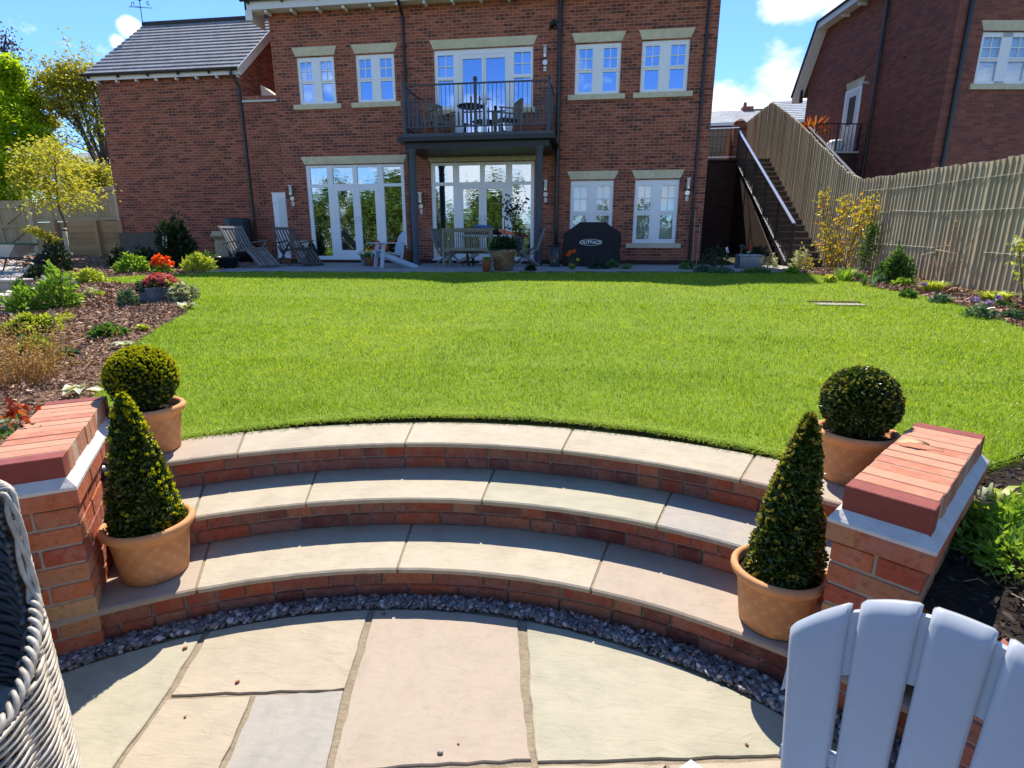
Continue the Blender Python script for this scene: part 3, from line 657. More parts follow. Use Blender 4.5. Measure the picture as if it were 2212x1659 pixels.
# ---------------------------------------------------------------- pebbles
def pebbles():
    n = 4200; a = RNG.uniform(R(-52), R(50), n); f = RNG.uniform(size=n)
    r0 = PATIO_C[2]+.012; ctr = np.array(PATIO_C[:2]); tc = np.array(T1[:2])
    # outer edge: first riser
    ca = np.stack([np.sin(a), np.cos(a)], 1); rel = ctr-tc; bq = (ca*rel).sum(1); ro = -bq+np.sqrt(np.maximum(0, bq**2-(rel@rel)+(T1[2]+.02)**2))
    ro = np.maximum(ro, r0+.05); r = r0+(ro-r0)*f; P = ctr+ca*r[:, None]
    ico = [];
    phi = (1+5**.5)/2
    iv = nrm(np.array([(-1, phi, 0), (1, phi, 0), (-1, -phi, 0), (1, -phi, 0), (0, -1, phi), (0, 1, phi), (0, -1, -phi), (0, 1, -phi), (phi, 0, -1), (phi, 0, 1), (-phi, 0, -1), (-phi, 0, 1)], float))
    ft = np.array([(0, 11, 5), (0, 5, 1), (0, 1, 7), (0, 7, 10), (0, 10, 11), (1, 5, 9), (5, 11, 4), (11, 10, 2), (10, 7, 6), (7, 1, 8), (3, 9, 4), (3, 4, 2), (3, 2, 6), (3, 6, 8), (3, 8, 9), (4, 9, 5), (2, 4, 11), (6, 2, 10), (8, 6, 7), (9, 8, 1)])
    s = RNG.uniform(.007, .0175, n); sh = np.stack([s, s*RNG.uniform(.6, .95, n), s*RNG.uniform(.45, .75, n)], 1)
    base = iv[None]*(1+RNG.uniform(-.16, .16, (n, 12, 1)))*sh[:, None, :]
    th = RNG.uniform(0, 6.28, n); c, sn = np.cos(th), np.sin(th); x = base[..., 0]*c[:, None]-base[..., 1]*sn[:, None]; y = base[..., 0]*sn[:, None]+base[..., 1]*c[:, None]
    tl = RNG.normal(0, .5, n); z = base[..., 2]*np.cos(tl)[:, None]+x*np.sin(tl)[:, None]
    V = np.stack([x+P[:, :1], y+P[:, 1:], z+(RNG.uniform(-.004, .014, n)+.004)[:, None]], -1).reshape(-1, 3)
    F = (ft[None]+np.arange(n)[:, None, None]*12).reshape(-1, 3)
    tag(npmesh('pebbles', V, F, M['pebble'], smooth=True), 'strip of grey pebbles at the foot of the curved steps', 'pebbles', kind='stuff')
pebbles()
# ---------------------------------------------------------------- curved steps
steps = thing('garden_steps', 'three curved stone and brick steps rising from the patio to the lawn', 'steps', (-.45, 2.2, 0))
def ringseg(m, c, r0, r1, a0, a1, z0, z1, n=10, rnd=.0, edge=0.):
    """block between two radii"""
    b = len(m.v)
    for i in range(n+1):
        a = a0+(a1-a0)*i/n; j = random.uniform(-edge, edge) if edge else 0
        for r, z in ((r0+j, z0), (r0+j-.002, z1-.006), (r0+j+.006, z1), (r1, z1), (r1, z0)): m.v.append((c[0]+r*math.sin(a), c[1]+r*math.cos(a), z))
    for i in range(n):
        for k in range(5):
            k2 = (k+1) % 5; m.f.append((b+i*5+k, b+i*5+5+k, b+i*5+5+k2, b+i*5+k2)); m.m.append(m.mi)
    m.f.append(tuple(b+k for k in range(5))); m.m.append(m.mi); m.f.append(tuple(b+n*5+k for k in range(5))[::-1]); m.m.append(m.mi)
AL, AR = R(-42.5), R(39.5)
jn = {1: [(421, 1280), (858, 1228), (1275, 1275)], 2: [(418, 1117), (660, 1087), (1041, 1081), (1418, 1135)], 3: [(512, 980), (874, 958), (1214, 973), (1600, 1035)]}
for k, (c, nxt) in enumerate(((T1, T2), (T2, T3), (T3, LAWN_C)), 1):
    zt = RI*k; ri = MB(); r = c[2]+.042
    # two courses of bricks on the riser
    mo = MB(); ringseg(mo, c, r+.012, r+.10, AL, AR, zt-RI-.03, zt-.028, 60); mo.build('mortar', M['mortar'], steps)
    for q in range(2):
        z0 = zt-RI+.004+q*.069-(.012 if k == 1 else .0); a = AL+random.uniform(0, .05)
        while a < AR:
            w = (.215 if random.random() < .55 else .104)/r*1.0
            ringseg(ri, c, r+random.uniform(-.003, .003), r+.06, a, min(a+w, AR), z0, z0+.060, 4, edge=.0015); a += w+.011/r
    ri.build('riser', M['step_brick'], steps)
    jj = [AL]+[ang(c, onZ(u, v, zt)) for u, v in jn[k]]+[AR]
    mats = {1: ['stone_pink', 'stone_tread', 'stone_tread', 'stone_pink'], 2: ['stone_tread', 'stone_tread', 'stone_tread', 'stone_green', 'stone_grey'], 3: ['stone_pink', 'stone_tread', 'stone_tread', 'stone_tread', 'stone_pink']}[k]
    back = (nxt[2]+.06 if k < 3 else LAWN_C[2]+.03)
    for q in range(len(jj)-1):
        s = MB(); g = .0055/c[2]; ringseg(s, c, c[2], c[2]+(.42 if k < 3 else .345), jj[q]+g, jj[q+1]-g, zt-.024, zt+random.uniform(-.001, .001), 22, edge=.0018); s.build('tread_slab', M[mats[q]], steps)
    jm = MB()
    ringseg(jm, c, c[2]+.008, c[2]+(.41 if k < 3 else .335), AL, AR, zt-.020, zt-.005, 60); jm.build('joint', M['joint_mortar'], steps)
core = MB()
for k, c in ((1, T1), (2, T2), (3, T3)): ringseg(core, c, c[2]+.09, c[2]+.62, AL-.04, AR+.04, -.05, RI*k-.03, 50)
core.build('foundation', M['mortar'], steps)
# ---------------------------------------------------------------- brick piers either side
def pier(name, label, FL, FR_, BR, BL, lamp=False):
    """plan corners of the coping; courses below are built brick by brick"""
    P = [Vector(p) for p in (FL, FR_, BR, BL)]; c = sum(P, Vector((0, 0)))/4
    o = thing(name, label, 'brick pier', (c.x, c.y, 0), group=None)
    ax = ((P[2]+P[3])/2-(P[0]+P[1])/2); Ln = ax.length; ax.normalize(); sx = Vector((ax.y, -ax.x)); Wd = ((P[1]-P[0]).length+(P[2]-P[3]).length)/2
    f0 = (P[0]+P[1])/2
    def W(s, t, z): q = f0+sx*s+ax*t; return (q.x, q.y, z)
    def block(m, s0, s1, t0, t1, z0, z1, ch=.003):
        q = f0+sx*((s0+s1)/2)+ax*((t0+t1)/2); Mx = Matrix((( sx.x, ax.x, 0), (sx.y, ax.y, 0), (0, 0, 1))).to_4x4()
        m.cbox((q.x, q.y, (z0+z1)/2), (s1-s0, t1-t0, z1-z0), Mx, ch)
    w = Wd/2
    cp = MB(); n = max(1, round(Ln/.0765)); st = Ln/n; ends = []
    for i in range(n):
        m = cp
        if i in (0, n-1): m = MB(); ends.append(m)
        block(m, -w+random.uniform(-.003, .003), w+random.uniform(-.003, .003), i*st+.003, (i+1)*st-.0028, .693, .79+random.uniform(-.0015, .0015), .0025)
    cp.build('coping', M['coping_brick'], o); [e.build('end_brick', M['purple_brick'], o) for e in ends]
    j = MB(); block(j, -w+.002, w-.002, .004, Ln-.004, .69, .7875, 0); j.build('coping_joint', M['joint_pale'], o)
    fl = MB(); g = .028
    ring = lambda d, z: [W(-w-d, -d, z), W(w+d, -d, z), W(w+d, Ln+d, z), W(-w-d, Ln+d, z)]
    A, B = ring(g, .680), ring(-.004, .712); A2 = ring(g, .668)
    b = fl.add(A2+A+B, [])
    for k in (0, 4):
        for i in range(4): fl.f.append((b+k+i, b+k+(i+1) % 4, b+k+4+(i+1) % 4, b+k+4+i)); fl.m.append(0)
    fl.build('mortar_fillet', M['mortar_pale'], o)
    body = MB(); mor = MB(); block(mor, -w-.004, w+.004, -.004, Ln+.004, -.05, .665, 0)
    for ci in range(9):
        z1 = .672-ci*.075; z0 = z1-.065; d = (g-.002) if ci == 0 else .008
        s0, s1, t0, t1 = -w-d, w+d, -d, Ln+d; th = .1
        def run(a0, a1, put):
            a = a0+(0 if ci % 2 else 0)
            first = .112 if ci % 2 else .225; k = 0
            while a < a1-.01:
                b_ = min(a+(first if k == 0 else .225)*1.03, a1); 
                if a1-b_ < .05: b_ = a1
                put(a+.005 if k else a, b_-.005 if b_ < a1 else b_); a = b_; k += 1
        run(t0, t1, lambda a, b_: block(body, s0+random.uniform(-.0015, .0015), s0+th, a, b_, z0, z1))
        run(t0, t1, lambda a, b_: block(body, s1-th, s1+random.uniform(-.0015, .0015), a, b_, z0, z1))
        run(s0+th+.01, s1-th-.01, lambda a, b_: block(body, a, b_, t0, t0+.09, z0, z1)) if s1-s0 > .5 else None
        # front and back faces
        h = (s0+s1)/2 if ci % 2 else s0+(s1-s0)*.31
        for (ta, tb) in ((t0-.001, t0+.1), (t1-.1, t1+.001)):
            block(body, s0-.001, h-.005, ta, tb, z0, z1); block(body, h+.005, s1+.001, ta, tb, z0, z1)
    body.build('brickwork', M['pier_brick'], o); mor.build('mortar', M['mortar'], o)
    return o
ZC = .79
def c2(u, v): p = onZ(u, v, ZC); return Vector((p.x, p.y))
FRl, BRl, BLl = c2(134.4, 986.6), c2(230, 855), c2(107, 866.7)
axl = (BRl-FRl); nl = Vector((-axl.y, axl.x)).normalized()*.235
lp = pier('brick_pier', 'brick pier left of the steps with a red coping and a round black lamp', FRl+nl, FRl, BRl, BRl+nl)
FLr, FRr, BRr, BLr = c2(1825.9, 1050.3), c2(2018.6, 1102.4), c2(2130.4, 938.2), c2(1978.6, 911.4)
rp = pier('brick_pier', 'brick pier right of the steps with a curled dry leaf on its coping', FLr, FRr, BRr, BLr)
# round black step lamp on the left pier
q = FRl+axl*.55; dn = Vector((nl.x, nl.y)).normalized()*-1
wl = thing('step_lamp', 'round black bulkhead lamp on the inner face of the left brick pier', 'lamp', (q.x, q.y, .52))
m = MB(); prof = [(.0, .035), (.045, .033), (.055, .02), (.058, .0)]
m.lathe(prof[::-1], n=20); Mx = Vector((dn.x, dn.y, 0)).to_track_quat('Z', 'Y').to_matrix().to_4x4()
m.v = [tuple(Matrix.Translation((q.x, q.y, .52)) @ Mx @ Vector(p)) for p in m.v]; m.build('housing', M['black_plastic'], wl, True)
# curled leaf on the right pier
P0 = onZ(1973, 960, .80); dl = thing('dry_leaf', 'curled brown dead leaf lying on the coping of the right brick pier', 'leaf', P0)
m = MB(); pts = []
for i in range(9):
    t = i/8; wv = .022*math.sin(math.pi*min(1, t*1.1+.08))*(1+.25*math.sin(t*19)); pts.append((t, wv))
for i in range(9):
    t, wv = pts[i]; x = (t-.5)*.10; z = .006+.012*math.sin(t*3.1)
    for s_ in (-1, 0, 1): m.v.append((P0.x+x*.95-s_*wv*.2, P0.y-x*.25+s_*wv, .795+z+abs(s_)*.008*(1 if s_ > 0 else .3)))
for i in range(8):
    for k in range(2): m.f.append((i*3+k, i*3+3+k, i*3+4+k, i*3+1+k)); m.m.append(0)
m.build('blade', M['dry_leaf'], dl, True); m = MB(); m.tube([(P0.x+.045, P0.y-.012, .803), (P0.x+.075, P0.y-.03, .80), (P0.x+.085, P0.y-.03, .796)], .002, 5); m.build('stalk', M['dry_leaf'], dl)
# ---------------------------------------------------------------- low brick wall round the right of the patio
lw = thing('low_wall', 'low curved brick wall holding the dark bed right of the patio', 'wall', (1.6, 1.0, 0))
bk = MB(); mo = MB(); LWC = (-.45, -.1, 2.05)
ringseg(mo, LWC, LWC[2]+.008, LWC[2]+.21, R(43), R(120), -.05, .462, 40)
for ci in range(7):
    a = R(43)+(.0 if ci % 2 else .05); z1 = .47-ci*.075
    while a < R(118):
        wdt = .225/LWC[2]
        if ci == 0:
            wdt = .112/LWC[2]; ringseg(bk, LWC, LWC[2]-.004, LWC[2]+.216, a, a+wdt-.005, z1-.065, z1, 2)
        else: ringseg(bk, LWC, LWC[2], LWC[2]+.1, a, a+wdt-.005, z1-.065, z1, 3)
        a += wdt
bk.build('brickwork', M['step_brick'], lw); mo.build('mortar', M['mortar'], lw)
lw2 = thing('low_wall', 'low curved brick wall behind the wicker chair left of the patio', 'wall', (-2.3, .6, 0))
bk = MB(); mo = MB(); ringseg(mo, LWC, LWC[2]+.008, LWC[2]+.21, R(-110), R(-47), -.05, .462, 40)
for ci in range(7):
    a = R(-110)+(.0 if ci % 2 else .05); z1 = .47-ci*.075
    while a < R(-48):
        wdt = .225/LWC[2]; ringseg(bk, LWC, LWC[2], LWC[2]+(.216 if ci == 0 else .1), a, a+wdt-.005, z1-.065, z1, 3); a += wdt
bk.build('brickwork', M['step_brick'], lw2); mo.build('mortar', M['mortar'], lw2)
# ---------------------------------------------------------------- main house
FY = 15.59; ZP = 1.0                            # facade plane, level of the terrace
house = thing('brick_house', 'tall red brick house with a balcony and two sets of white glazed doors', 'house', (-3.0, FY, ZP))
def wall_open(m, x0, x1, z0, z1, ops, y, dep=.11):
    """wall facing -y with openings (x0,x1,z0,z1) and their reveals"""
    xs = sorted({x0, x1, *[a for o in ops for a in o[:2]]}); zs = sorted({z0, z1, *[a for o in ops for a in o[2:4]]})
    for i in range(len(xs)-1):
        for j in range(len(zs)-1):
            cx, cz = (xs[i]+xs[i+1])/2, (zs[j]+zs[j+1])/2
            if any(o[0] < cx < o[1] and o[2] < cz < o[3] for o in ops): continue
            m.quad((xs[i], y, zs[j]), (xs[i+1], y, zs[j]), (xs[i+1], y, zs[j+1]), (xs[i], y, zs[j+1]))
    for a, b, c, d in ops:
        m.quad((a, y, c), (a, y, d), (a, y+dep, d), (a, y+dep, c)); m.quad((b, y, d), (b, y, c), (b, y+dep, c), (b, y+dep, d))
        m.quad((a, y, d), (b, y, d), (b, y+dep, d), (a, y+dep, d)); m.quad((b, y, c), (a, y, c), (a, y+dep, c), (b, y+dep, c))
UP_T, UP_B, LO_T, LO_B, DR_B, DR_T = 6.45, 5.275, 3.19, 1.57, 1.12, 3.70
W = {'w1': (-8.175, -7.095), 'w2': (-6.485, -5.40), 'w3': (-.60, .545), 'w4': (1.055, 2.21), 'd1': (-8.185, -5.27), 'd2': (-4.50, -1.615), 'd3': (-4.31, -1.68), 'w5': (-.63, .51), 'w6': (1.065, 2.20)}
BALZ = 4.20
ops = [(*W['w1'], UP_B, UP_T), (*W['w2'], UP_B, UP_T), (*W['w3'], UP_B, UP_T), (*W['w4'], UP_B, UP_T), (*W['d3'], BALZ, 6.46), (*W['d1'], DR_B, DR_T), (*W['d2'], DR_B, DR_T), (*W['w5'], LO_B, LO_T), (*W['w6'], LO_B, LO_T)]
HX0, HX1, HT, HB_ = -8.87, 2.86, 7.72, 26.
m = MB(); wall_open(m, HX0, HX1, .6, HT, ops, FY)
for x, s in ((HX0, 1), (HX1, -1)):
    ym = (FY+HB_)/2; p = [(x, FY, .6), (x, FY, HT), (x, ym, HT+5.0), (x, HB_, HT), (x, HB_, .6)]
    m.quad(*(p if s < 0 else p[::-1]))
m.quad((HX1, HB_, .6), (HX0, HB_, .6), (HX0, HB_, HT), (HX1, HB_, HT))
m.build('wall', M['house_brick'], house)
m = MB(); m.quad((HX0, FY-.012, .6), (HX1, FY-.012, .6), (HX1, FY-.012, 1.10), (HX0, FY-.012, 1.10)); m.quad((HX0, FY-.012, 1.10), (HX1, FY-.012, 1.10), (HX1, FY, 1.115), (HX0, FY, 1.115)); m.build('plinth', M['dark_brick'], house)
def lintel(x0, x1, z, h=.215, fl=.105, pr=.012, par=house, y=FY):
    m = MB(); v = [(x0-.01, y-pr, z+.025), (x1+.01, y-pr, z+.025), (x1+fl, y-pr, z+.025+h), (x0-fl, y-pr, z+.025+h)]
    b = m.add(v+[(p[0], y+.1, p[2]) for p in v], [(0, 1, 2, 3), (4, 7, 6, 5), (0, 4, 5, 1), (1, 5, 6, 2), (2, 6, 7, 3), (3, 7, 4, 0)]); m.build('lintel', M['lintel_stone'], par)
    if x1-x0 > 2:                               # joints in the long lintels
        for f in ((.35, .70) if x1-x0 < 2.8 else (.35, .72)):
            x = x0+(x1-x0)*f
def sill(x0, x1, z, par=house, y=FY):
    m = MB(); m.box(x0-.165, x1+.14, y-.055, y+.09, z-.128, z-.004); m.build('sill', M['lintel_stone'], par)
def bar(m, x0, x1, z0, z1, y, d=.05): m.box(x0, x1, y, y+d, z0, z1)
def sash(x0, x1, z0, z1, par=house, y=FY, gl='pane_glass', blind=None, name='window'):
    """two light mock sash: 2x2 bars above, one pane below in each light"""
    w, h = x1-x0, z1-z0; yf = y+.035; fr = MB(); gl_ = []
    X = lambda f: x0+w*f; Z = lambda f: z1-h*f
    bar(fr, x0, X(.062), z0, z1, yf, .07); bar(fr, X(.938), x1, z0, z1, yf, .07); bar(fr, X(.40), X(.60), z0, z1, yf, .07)
    bar(fr, X(.062), X(.938), Z(.095), z1, yf+.002, .066); bar(fr, X(.062), X(.938), z0, Z(.935), yf+.002, .066)
    for a, b in ((.062, .40), (.60, .938)):
        bar(fr, X(a), X(b), Z(.555), Z(.478), yf+.006, .06)
        bar(fr, X(a-.01), X(b+.01), Z(.512), Z(.492), yf-.014, .02)      # meeting rail
        for s0, s1 in ((a, a+.022), (b-.022, b)): bar(fr, X(s0), X(s1), Z(.935), Z(.095), yf+.012, .05)
        c = (a+b)/2; bar(fr, X(c)-.011, X(c)+.011, Z(.478), Z(.095), yf+.018, .03); bar(fr, X(a), X(b), Z(.295), Z(.275), yf+.0185, .029)
        bar(fr, X(a+.05), X(b-.05), Z(.068), Z(.055), yf-.008, .01)       # trickle vent
        gl_.append((X(a+.022), X(b-.022), Z(.478), Z(.095))); gl_.append((X(a+.022), X(b-.022), Z(.935), Z(.555)))
    o = fr.build(name, M['white_upvc'], par)
    for a, b, c, d in gl_:
        g_ = MB(); g_.quad((a, yf+.035, c), (b, yf+.035, c), (b, yf+.035, d), (a, yf+.035, d)); g_.build('pane', M[gl], o)
    if blind == 'shutter':
        b = MB(); z = z0+.08
        while z < z1-.07:
            b.quad((x0+.06, yf+.12, z), (x1-.06, yf+.12, z), (x1-.06, yf+.085, z+.055), (x0+.06, yf+.085, z+.055)); z += .06
        b.build('shutter', M['blind_white'], o)
    else:
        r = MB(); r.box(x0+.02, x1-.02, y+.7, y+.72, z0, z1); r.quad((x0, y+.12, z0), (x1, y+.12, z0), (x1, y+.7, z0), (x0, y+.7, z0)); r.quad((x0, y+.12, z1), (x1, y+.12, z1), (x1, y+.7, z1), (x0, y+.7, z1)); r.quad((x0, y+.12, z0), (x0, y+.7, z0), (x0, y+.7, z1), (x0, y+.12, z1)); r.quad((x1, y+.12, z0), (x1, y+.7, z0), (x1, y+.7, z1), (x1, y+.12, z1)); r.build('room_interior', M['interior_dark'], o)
        if blind == 'half':
            b = MB(); b.quad((x0+.06, yf+.1, z1-.28), (x1-.06, yf+.1, z1-.28), (x1-.06, yf+.1, z1-.08), (x0+.06, yf+.1, z1-.08)); b.build('blind', M['blind_white'], o)
    return o
for k in ('w1', 'w2', 'w3', 'w4'):
    sash(*W[k], UP_B, UP_T, blind='half' if k == 'w4' else None); lintel(*W[k], UP_T); sill(*W[k], UP_B)
for k in ('w5', 'w6'):
    sash(*W[k], LO_B, LO_T, gl='blind_glass', blind='shutter'); lintel(*W[k], LO_T, .21); sill(*W[k], LO_B)
lintel(*W['d3'], 6.46); lintel(*W['d1'], DR_T, .205); lintel(*W['d2'], DR_T, .205)
def doors(x0, x1, z0, z1, tr=.79):
    """pair of glazed doors between side lights, a row of four transom lights above"""
    w, h = x1-x0, z1-z0; yf = FY+.03; fr = MB(); X = lambda f: x0+w*f; zt = z1-h*(1-tr)
    G_ = []
    bar(fr, x0, X(.035), z0, z1, yf, .07); bar(fr, X(.965), x1, z0, z1, yf, .07)
    for a, b in ((.215, .272), (.728, .785)): bar(fr, X(a), X(b), z0, z1, yf-.001, .075)
    bar(fr, X(.478), X(.522), zt, z1, yf, .07)
    bar(fr, X(.035), X(.965), z1-.065, z1, yf+.002, .066); bar(fr, X(.035), X(.965), zt-.045, zt+.035, yf+.003, .066)
    bar(fr, X(.0), X(1.), z0, z0+.075, yf+.004, .066); bar(fr, x0-.03, x1+.03, z0-.03, z0, yf-.06, .09)
    o = fr.build('french_window', M['white_upvc'], house)
    for a, b in ((.035, .215), (.272, .478), (.522, .728), (.785, .965)): G_.append((X(a), X(b), zt+.035, z1-.065))
    for a, b in ((.035, .215), (.785, .965)): G_.append((X(a), X(b), z0+.075, zt-.045))
    for a, b, hd in ((.272, .4995, 1), (.5005, .728, -1)):
        d = MB(); t, bt = zt-.045, z0+.075; e = w*.036
        bar(d, X(a), X(a)+e, bt, t, yf+.008, .06); bar(d, X(b)-e, X(b), bt, t, yf+.008, .06); bar(d, X(a)+e, X(b)-e, t-.10, t, yf+.009, .058); bar(d, X(a)+e, X(b)-e, bt, bt+.17, yf+.009, .058)
        dd = d.build('door', M['white_upvc'], o); G_.append((X(a)+e, X(b)-e, bt+.17, t-.10))
    hm = MB()
    for s in (-1, 1):
        x = X(.5)+s*.055; hm = MB(); hm.box(x-.012, x+.012, yf-.015, yf+.008, z0+.98, z0+1.2); hm.box(min(x, x+s*.12), max(x, x+s*.12), yf-.04, yf-.02, z0+1.10, z0+1.122); hm.build('handle', M['white_paint'], o)
    for a, b, c, d in G_:
        g_ = MB(); g_.quad((a, yf+.04, c), (b, yf+.04, c), (b, yf+.04, d), (a, yf+.04, d)); g_.build('pane', M['door_glass'], o)
    r = MB(); y1 = FY+3.2
    r.quad((x0, y1, z0-.1), (x1, y1, z0-.1), (x1, y1, z1), (x0, y1, z1)); r.quad((x0, FY+.12, z0), (x1, FY+.12, z0), (x1, y1, z0), (x0, y1, z0)); r.quad((x0, FY+.12, z1), (x1, FY+.12, z1), (x1, y1, z1), (x0, y1, z1))
    for x in (x0, x1): r.quad((x, FY+.12, z0), (x, y1, z0), (x, y1, z1), (x, FY+.12, z1))
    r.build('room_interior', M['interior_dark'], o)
    return o
D1 = doors(*W['d1'], DR_B, DR_T); D2 = doors(*W['d2'], DR_B, DR_T)
# pale furniture glimpsed through the glass
m = MB(); m.box(-8.0, -7.25, FY+.9, FY+1.4, 1.13, 1.50); m.box(-7.75, -7.25, FY+.9, FY+1.0, 1.50, 2.25); m.build('room_chair', M['buff_clay'], D1)
m = MB(); m.box(-5.75, -5.4, FY+.8, FY+1.3, 1.13, 1.95); m.build('room_cabinet', M['dark_teal'], D1)
m = MB(); m.quad((-4.40, FY+.25, 1.2), (-4.22, FY+.25, 1.2), (-4.22, FY+.25, 3.6), (-4.40, FY+.25, 3.6)); m.build('curtain', M['cloth_dark'], D2)
m = MB(); m.cbox((-2.0, FY+.45, 1.42), (.36, .3, .5), ch=.03); m.build('basket', M['white_paint'], D2)
# balcony door
def balcony_door():
    x0, x1 = W['d3']; z0, z1 = BALZ, 6.46; w, h = x1-x0, z1-z0; yf = FY+.03; X = lambda f: x0+w*f; fr = MB(); G_ = []
    zs = 5.02
    for a, b in ((0, .036), (.195, .27), (.74, .81), (.974, 1.)): bar(fr, X(a), X(b), z0, z1, yf, .07)
    bar(fr, x0, x1, z1-.12, z1, yf-.001, .07); bar(fr, X(.27), X(.74), z0, z0+.05, yf-.001, .07)
    for a, b in ((.036, .195), (.81, .974)):
        bar(fr, X(a), X(b), zs, zs+.11, yf+.003, .065); bar(fr, X(a), X(b), 5.74, 5.83, yf+.004, .06); bar(fr, X(a)-.02, X(b)+.02, 5.755, 5.785, yf-.012, .02)
        c = (X(a)+X(b))/2; bar(fr, c-.011, c+.011, 5.83, z1-.12, yf+.018, .03); bar(fr, X(a), X(b), 6.07, 6.092, yf+.0185, .03)
        G_ += [(X(a), X(b), 5.83, z1-.12), (X(a), X(b), zs+.11, 5.74)]
    o = fr.build('balcony_door', M['white_upvc'], house)
    for a, b in ((.27, .505), (.505, .74)):
        d = MB(); e = .055; bar(d, X(a)+.002, X(a)+e, z0+.05, z1-.12, yf+.008, .06); bar(d, X(b)-e, X(b)-.002, z0+.05, z1-.12, yf+.008, .06); bar(d, X(a)+e, X(b)-e, z1-.22, z1-.12, yf+.009, .058); bar(d, X(a)+e, X(b)-e, z0+.05, z0+.22, yf+.009, .058)
        d.build('door', M['white_upvc'], o); G_.append((X(a)+e, X(b)-e, z0+.22, z1-.22))
    for s in (-1, 1):
        x = X(.505)+s*.05; hm = MB(); hm.box(x-.012, x+.012, yf-.015, yf+.008, z0+.95, z0+1.17); hm.box(min(x, x+s*.12), max(x, x+s*.12), yf-.04, yf-.02, z0+1.07, z0+1.092); hm.build('handle', M['white_paint'], o)
    for a, b, c, d in G_:
        g_ = MB(); g_.quad((a, yf+.04, c), (b, yf+.04, c), (b, yf+.04, d), (a, yf+.04, d)); g_.build('pane', M['pane_glass'], o)
    for a, b in ((X(.04), X(.19)), (X(.89), X(.97))):
        c = MB(); n = 14
        for i in range(n):
            xa, xb = a+(b-a)*i/n, a+(b-a)*(i+1)/n; c.quad((xa, yf+.13+.02*(i % 2), zs), (xb, yf+.13+.02*((i+1) % 2), zs), (xb, yf+.13+.02*((i+1) % 2), z1), (xa, yf+.13+.02*(i % 2), z1))
        c.build('curtain', M['blind_white'], o)
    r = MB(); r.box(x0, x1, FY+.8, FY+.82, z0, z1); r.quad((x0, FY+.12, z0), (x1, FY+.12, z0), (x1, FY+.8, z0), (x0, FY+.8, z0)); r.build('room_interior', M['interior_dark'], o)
    for a, b in ((.0, .2), (.81, 1.)):
        s = MB(); s.box(X(a)-.03, X(b)+(.08 if b == 1. else .0), FY-.05, FY+.02, 4.89, 5.015); s.build('sill', M['lintel_stone'], o)
        k = MB(); k.quad((X(a)+.0, FY+.005, z0), (X(b), FY+.005, z0), (X(b), FY+.005, 4.9), (X(a), FY+.005, 4.9)); k.build('brick_panel', M['house_brick'], o)
balcony_door()
# eaves, gutter, roof
EZ = 7.52
m = MB(); m.box(HX0-.45, HX1+.3, FY-.34, FY-.30, EZ, EZ+.20); m.box(HX0-.45, HX1+.3, FY-.30, FY+.05, EZ+.02, EZ+.05)
m.box(HX0-.45, HX0-.40, FY-.34, FY+.5, EZ-.20, EZ+.20); m.box(HX0-.45, HX0-.26, FY-.345, FY-.30, EZ-.24, EZ)
m.box(HX0-.26, HX0, FY-.29, FY-.26, EZ-.02, EZ+.02); m.build('fascia', M['white_paint'], house)
x = HX0+.1
while x < HX1:
    m = MB(); m.cbox((x, FY-.17, EZ-.035), (.075, .26, .075), ch=.015); m.build('eaves_bracket', M['white_paint'], house); x += .72
def gutter(x0, x1, y, z, par, r=.062):
    m = MB(); n = 8
    for i in range(n):
        a, b = math.pi*(1+i/n), math.pi*(1+(i+1)/n)
        m.quad((x0, y+r*math.cos(a), z+r*math.sin(a)), (x1, y+r*math.cos(a), z+r*math.sin(a)), (x1, y+r*math.cos(b), z+r*math.sin(b)), (x0, y+r*math.cos(b), z+r*math.sin(b)))
    for x in (x0, x1): m.add([(x, y+r*math.cos(math.pi*(1+i/n)), z+r*math.sin(math.pi*(1+i/n))) for i in range(n+1)], [tuple(range(n+1))])
    m.build('gutter', M['black_plastic'], par)
    k = x0+.2
    while k < x1:
        b = MB(); b.box(k-.015, k+.015, y-.01, y+.07, z-.11, z-.05); b.build('gutter_bracket', M['black_plastic'], par); k += .95
gutter(HX0-.52, HX1+.35, FY-.41, EZ+.235, house)
def roof_slope(x0, x1, ye, ze, yr, zr, mat, par, rows, name='roof', hipl=0.):
    """stepped courses of tiles between the eave line and the ridge line"""
    m = MB(); dy, dz = (yr-ye)/rows, (zr-ze)/rows; L = math.hypot(dy, dz); ny, nz = -dz/L*.028, dy/L*.028
    if dy < 0: ny, nz = dz/L*.028, -dy/L*.028
    for i in range(rows):
        ya, za, yb, zb = ye+dy*i, ze+dz*i, ye+dy*(i+1), ze+dz*(i+1)
        q = [(x0, ya+ny, za+nz), (x1, ya+ny, za+nz), (x1, yb, zb), (x0, yb, zb)]; m.quad(*(q if dy > 0 else q[::-1]))
        m.quad((x0, ya, za), (x1, ya, za), (x1, ya+ny, za+nz), (x0, ya+ny, za+nz))
    return m.build(name, M[mat], par)
ym = (FY+HB_)/2; pit = .90
roof_slope(HX0-.4, HX1+.3, FY-.44, EZ+.22, ym, EZ+.22+(ym-FY+.44)*pit, 'roof_tile', house, 26)
roof_slope(HX0-.4, HX1+.3, HB_+.4, EZ+.22, ym, EZ+.22+(HB_+.4-ym)*pit, 'roof_tile', house, 26)
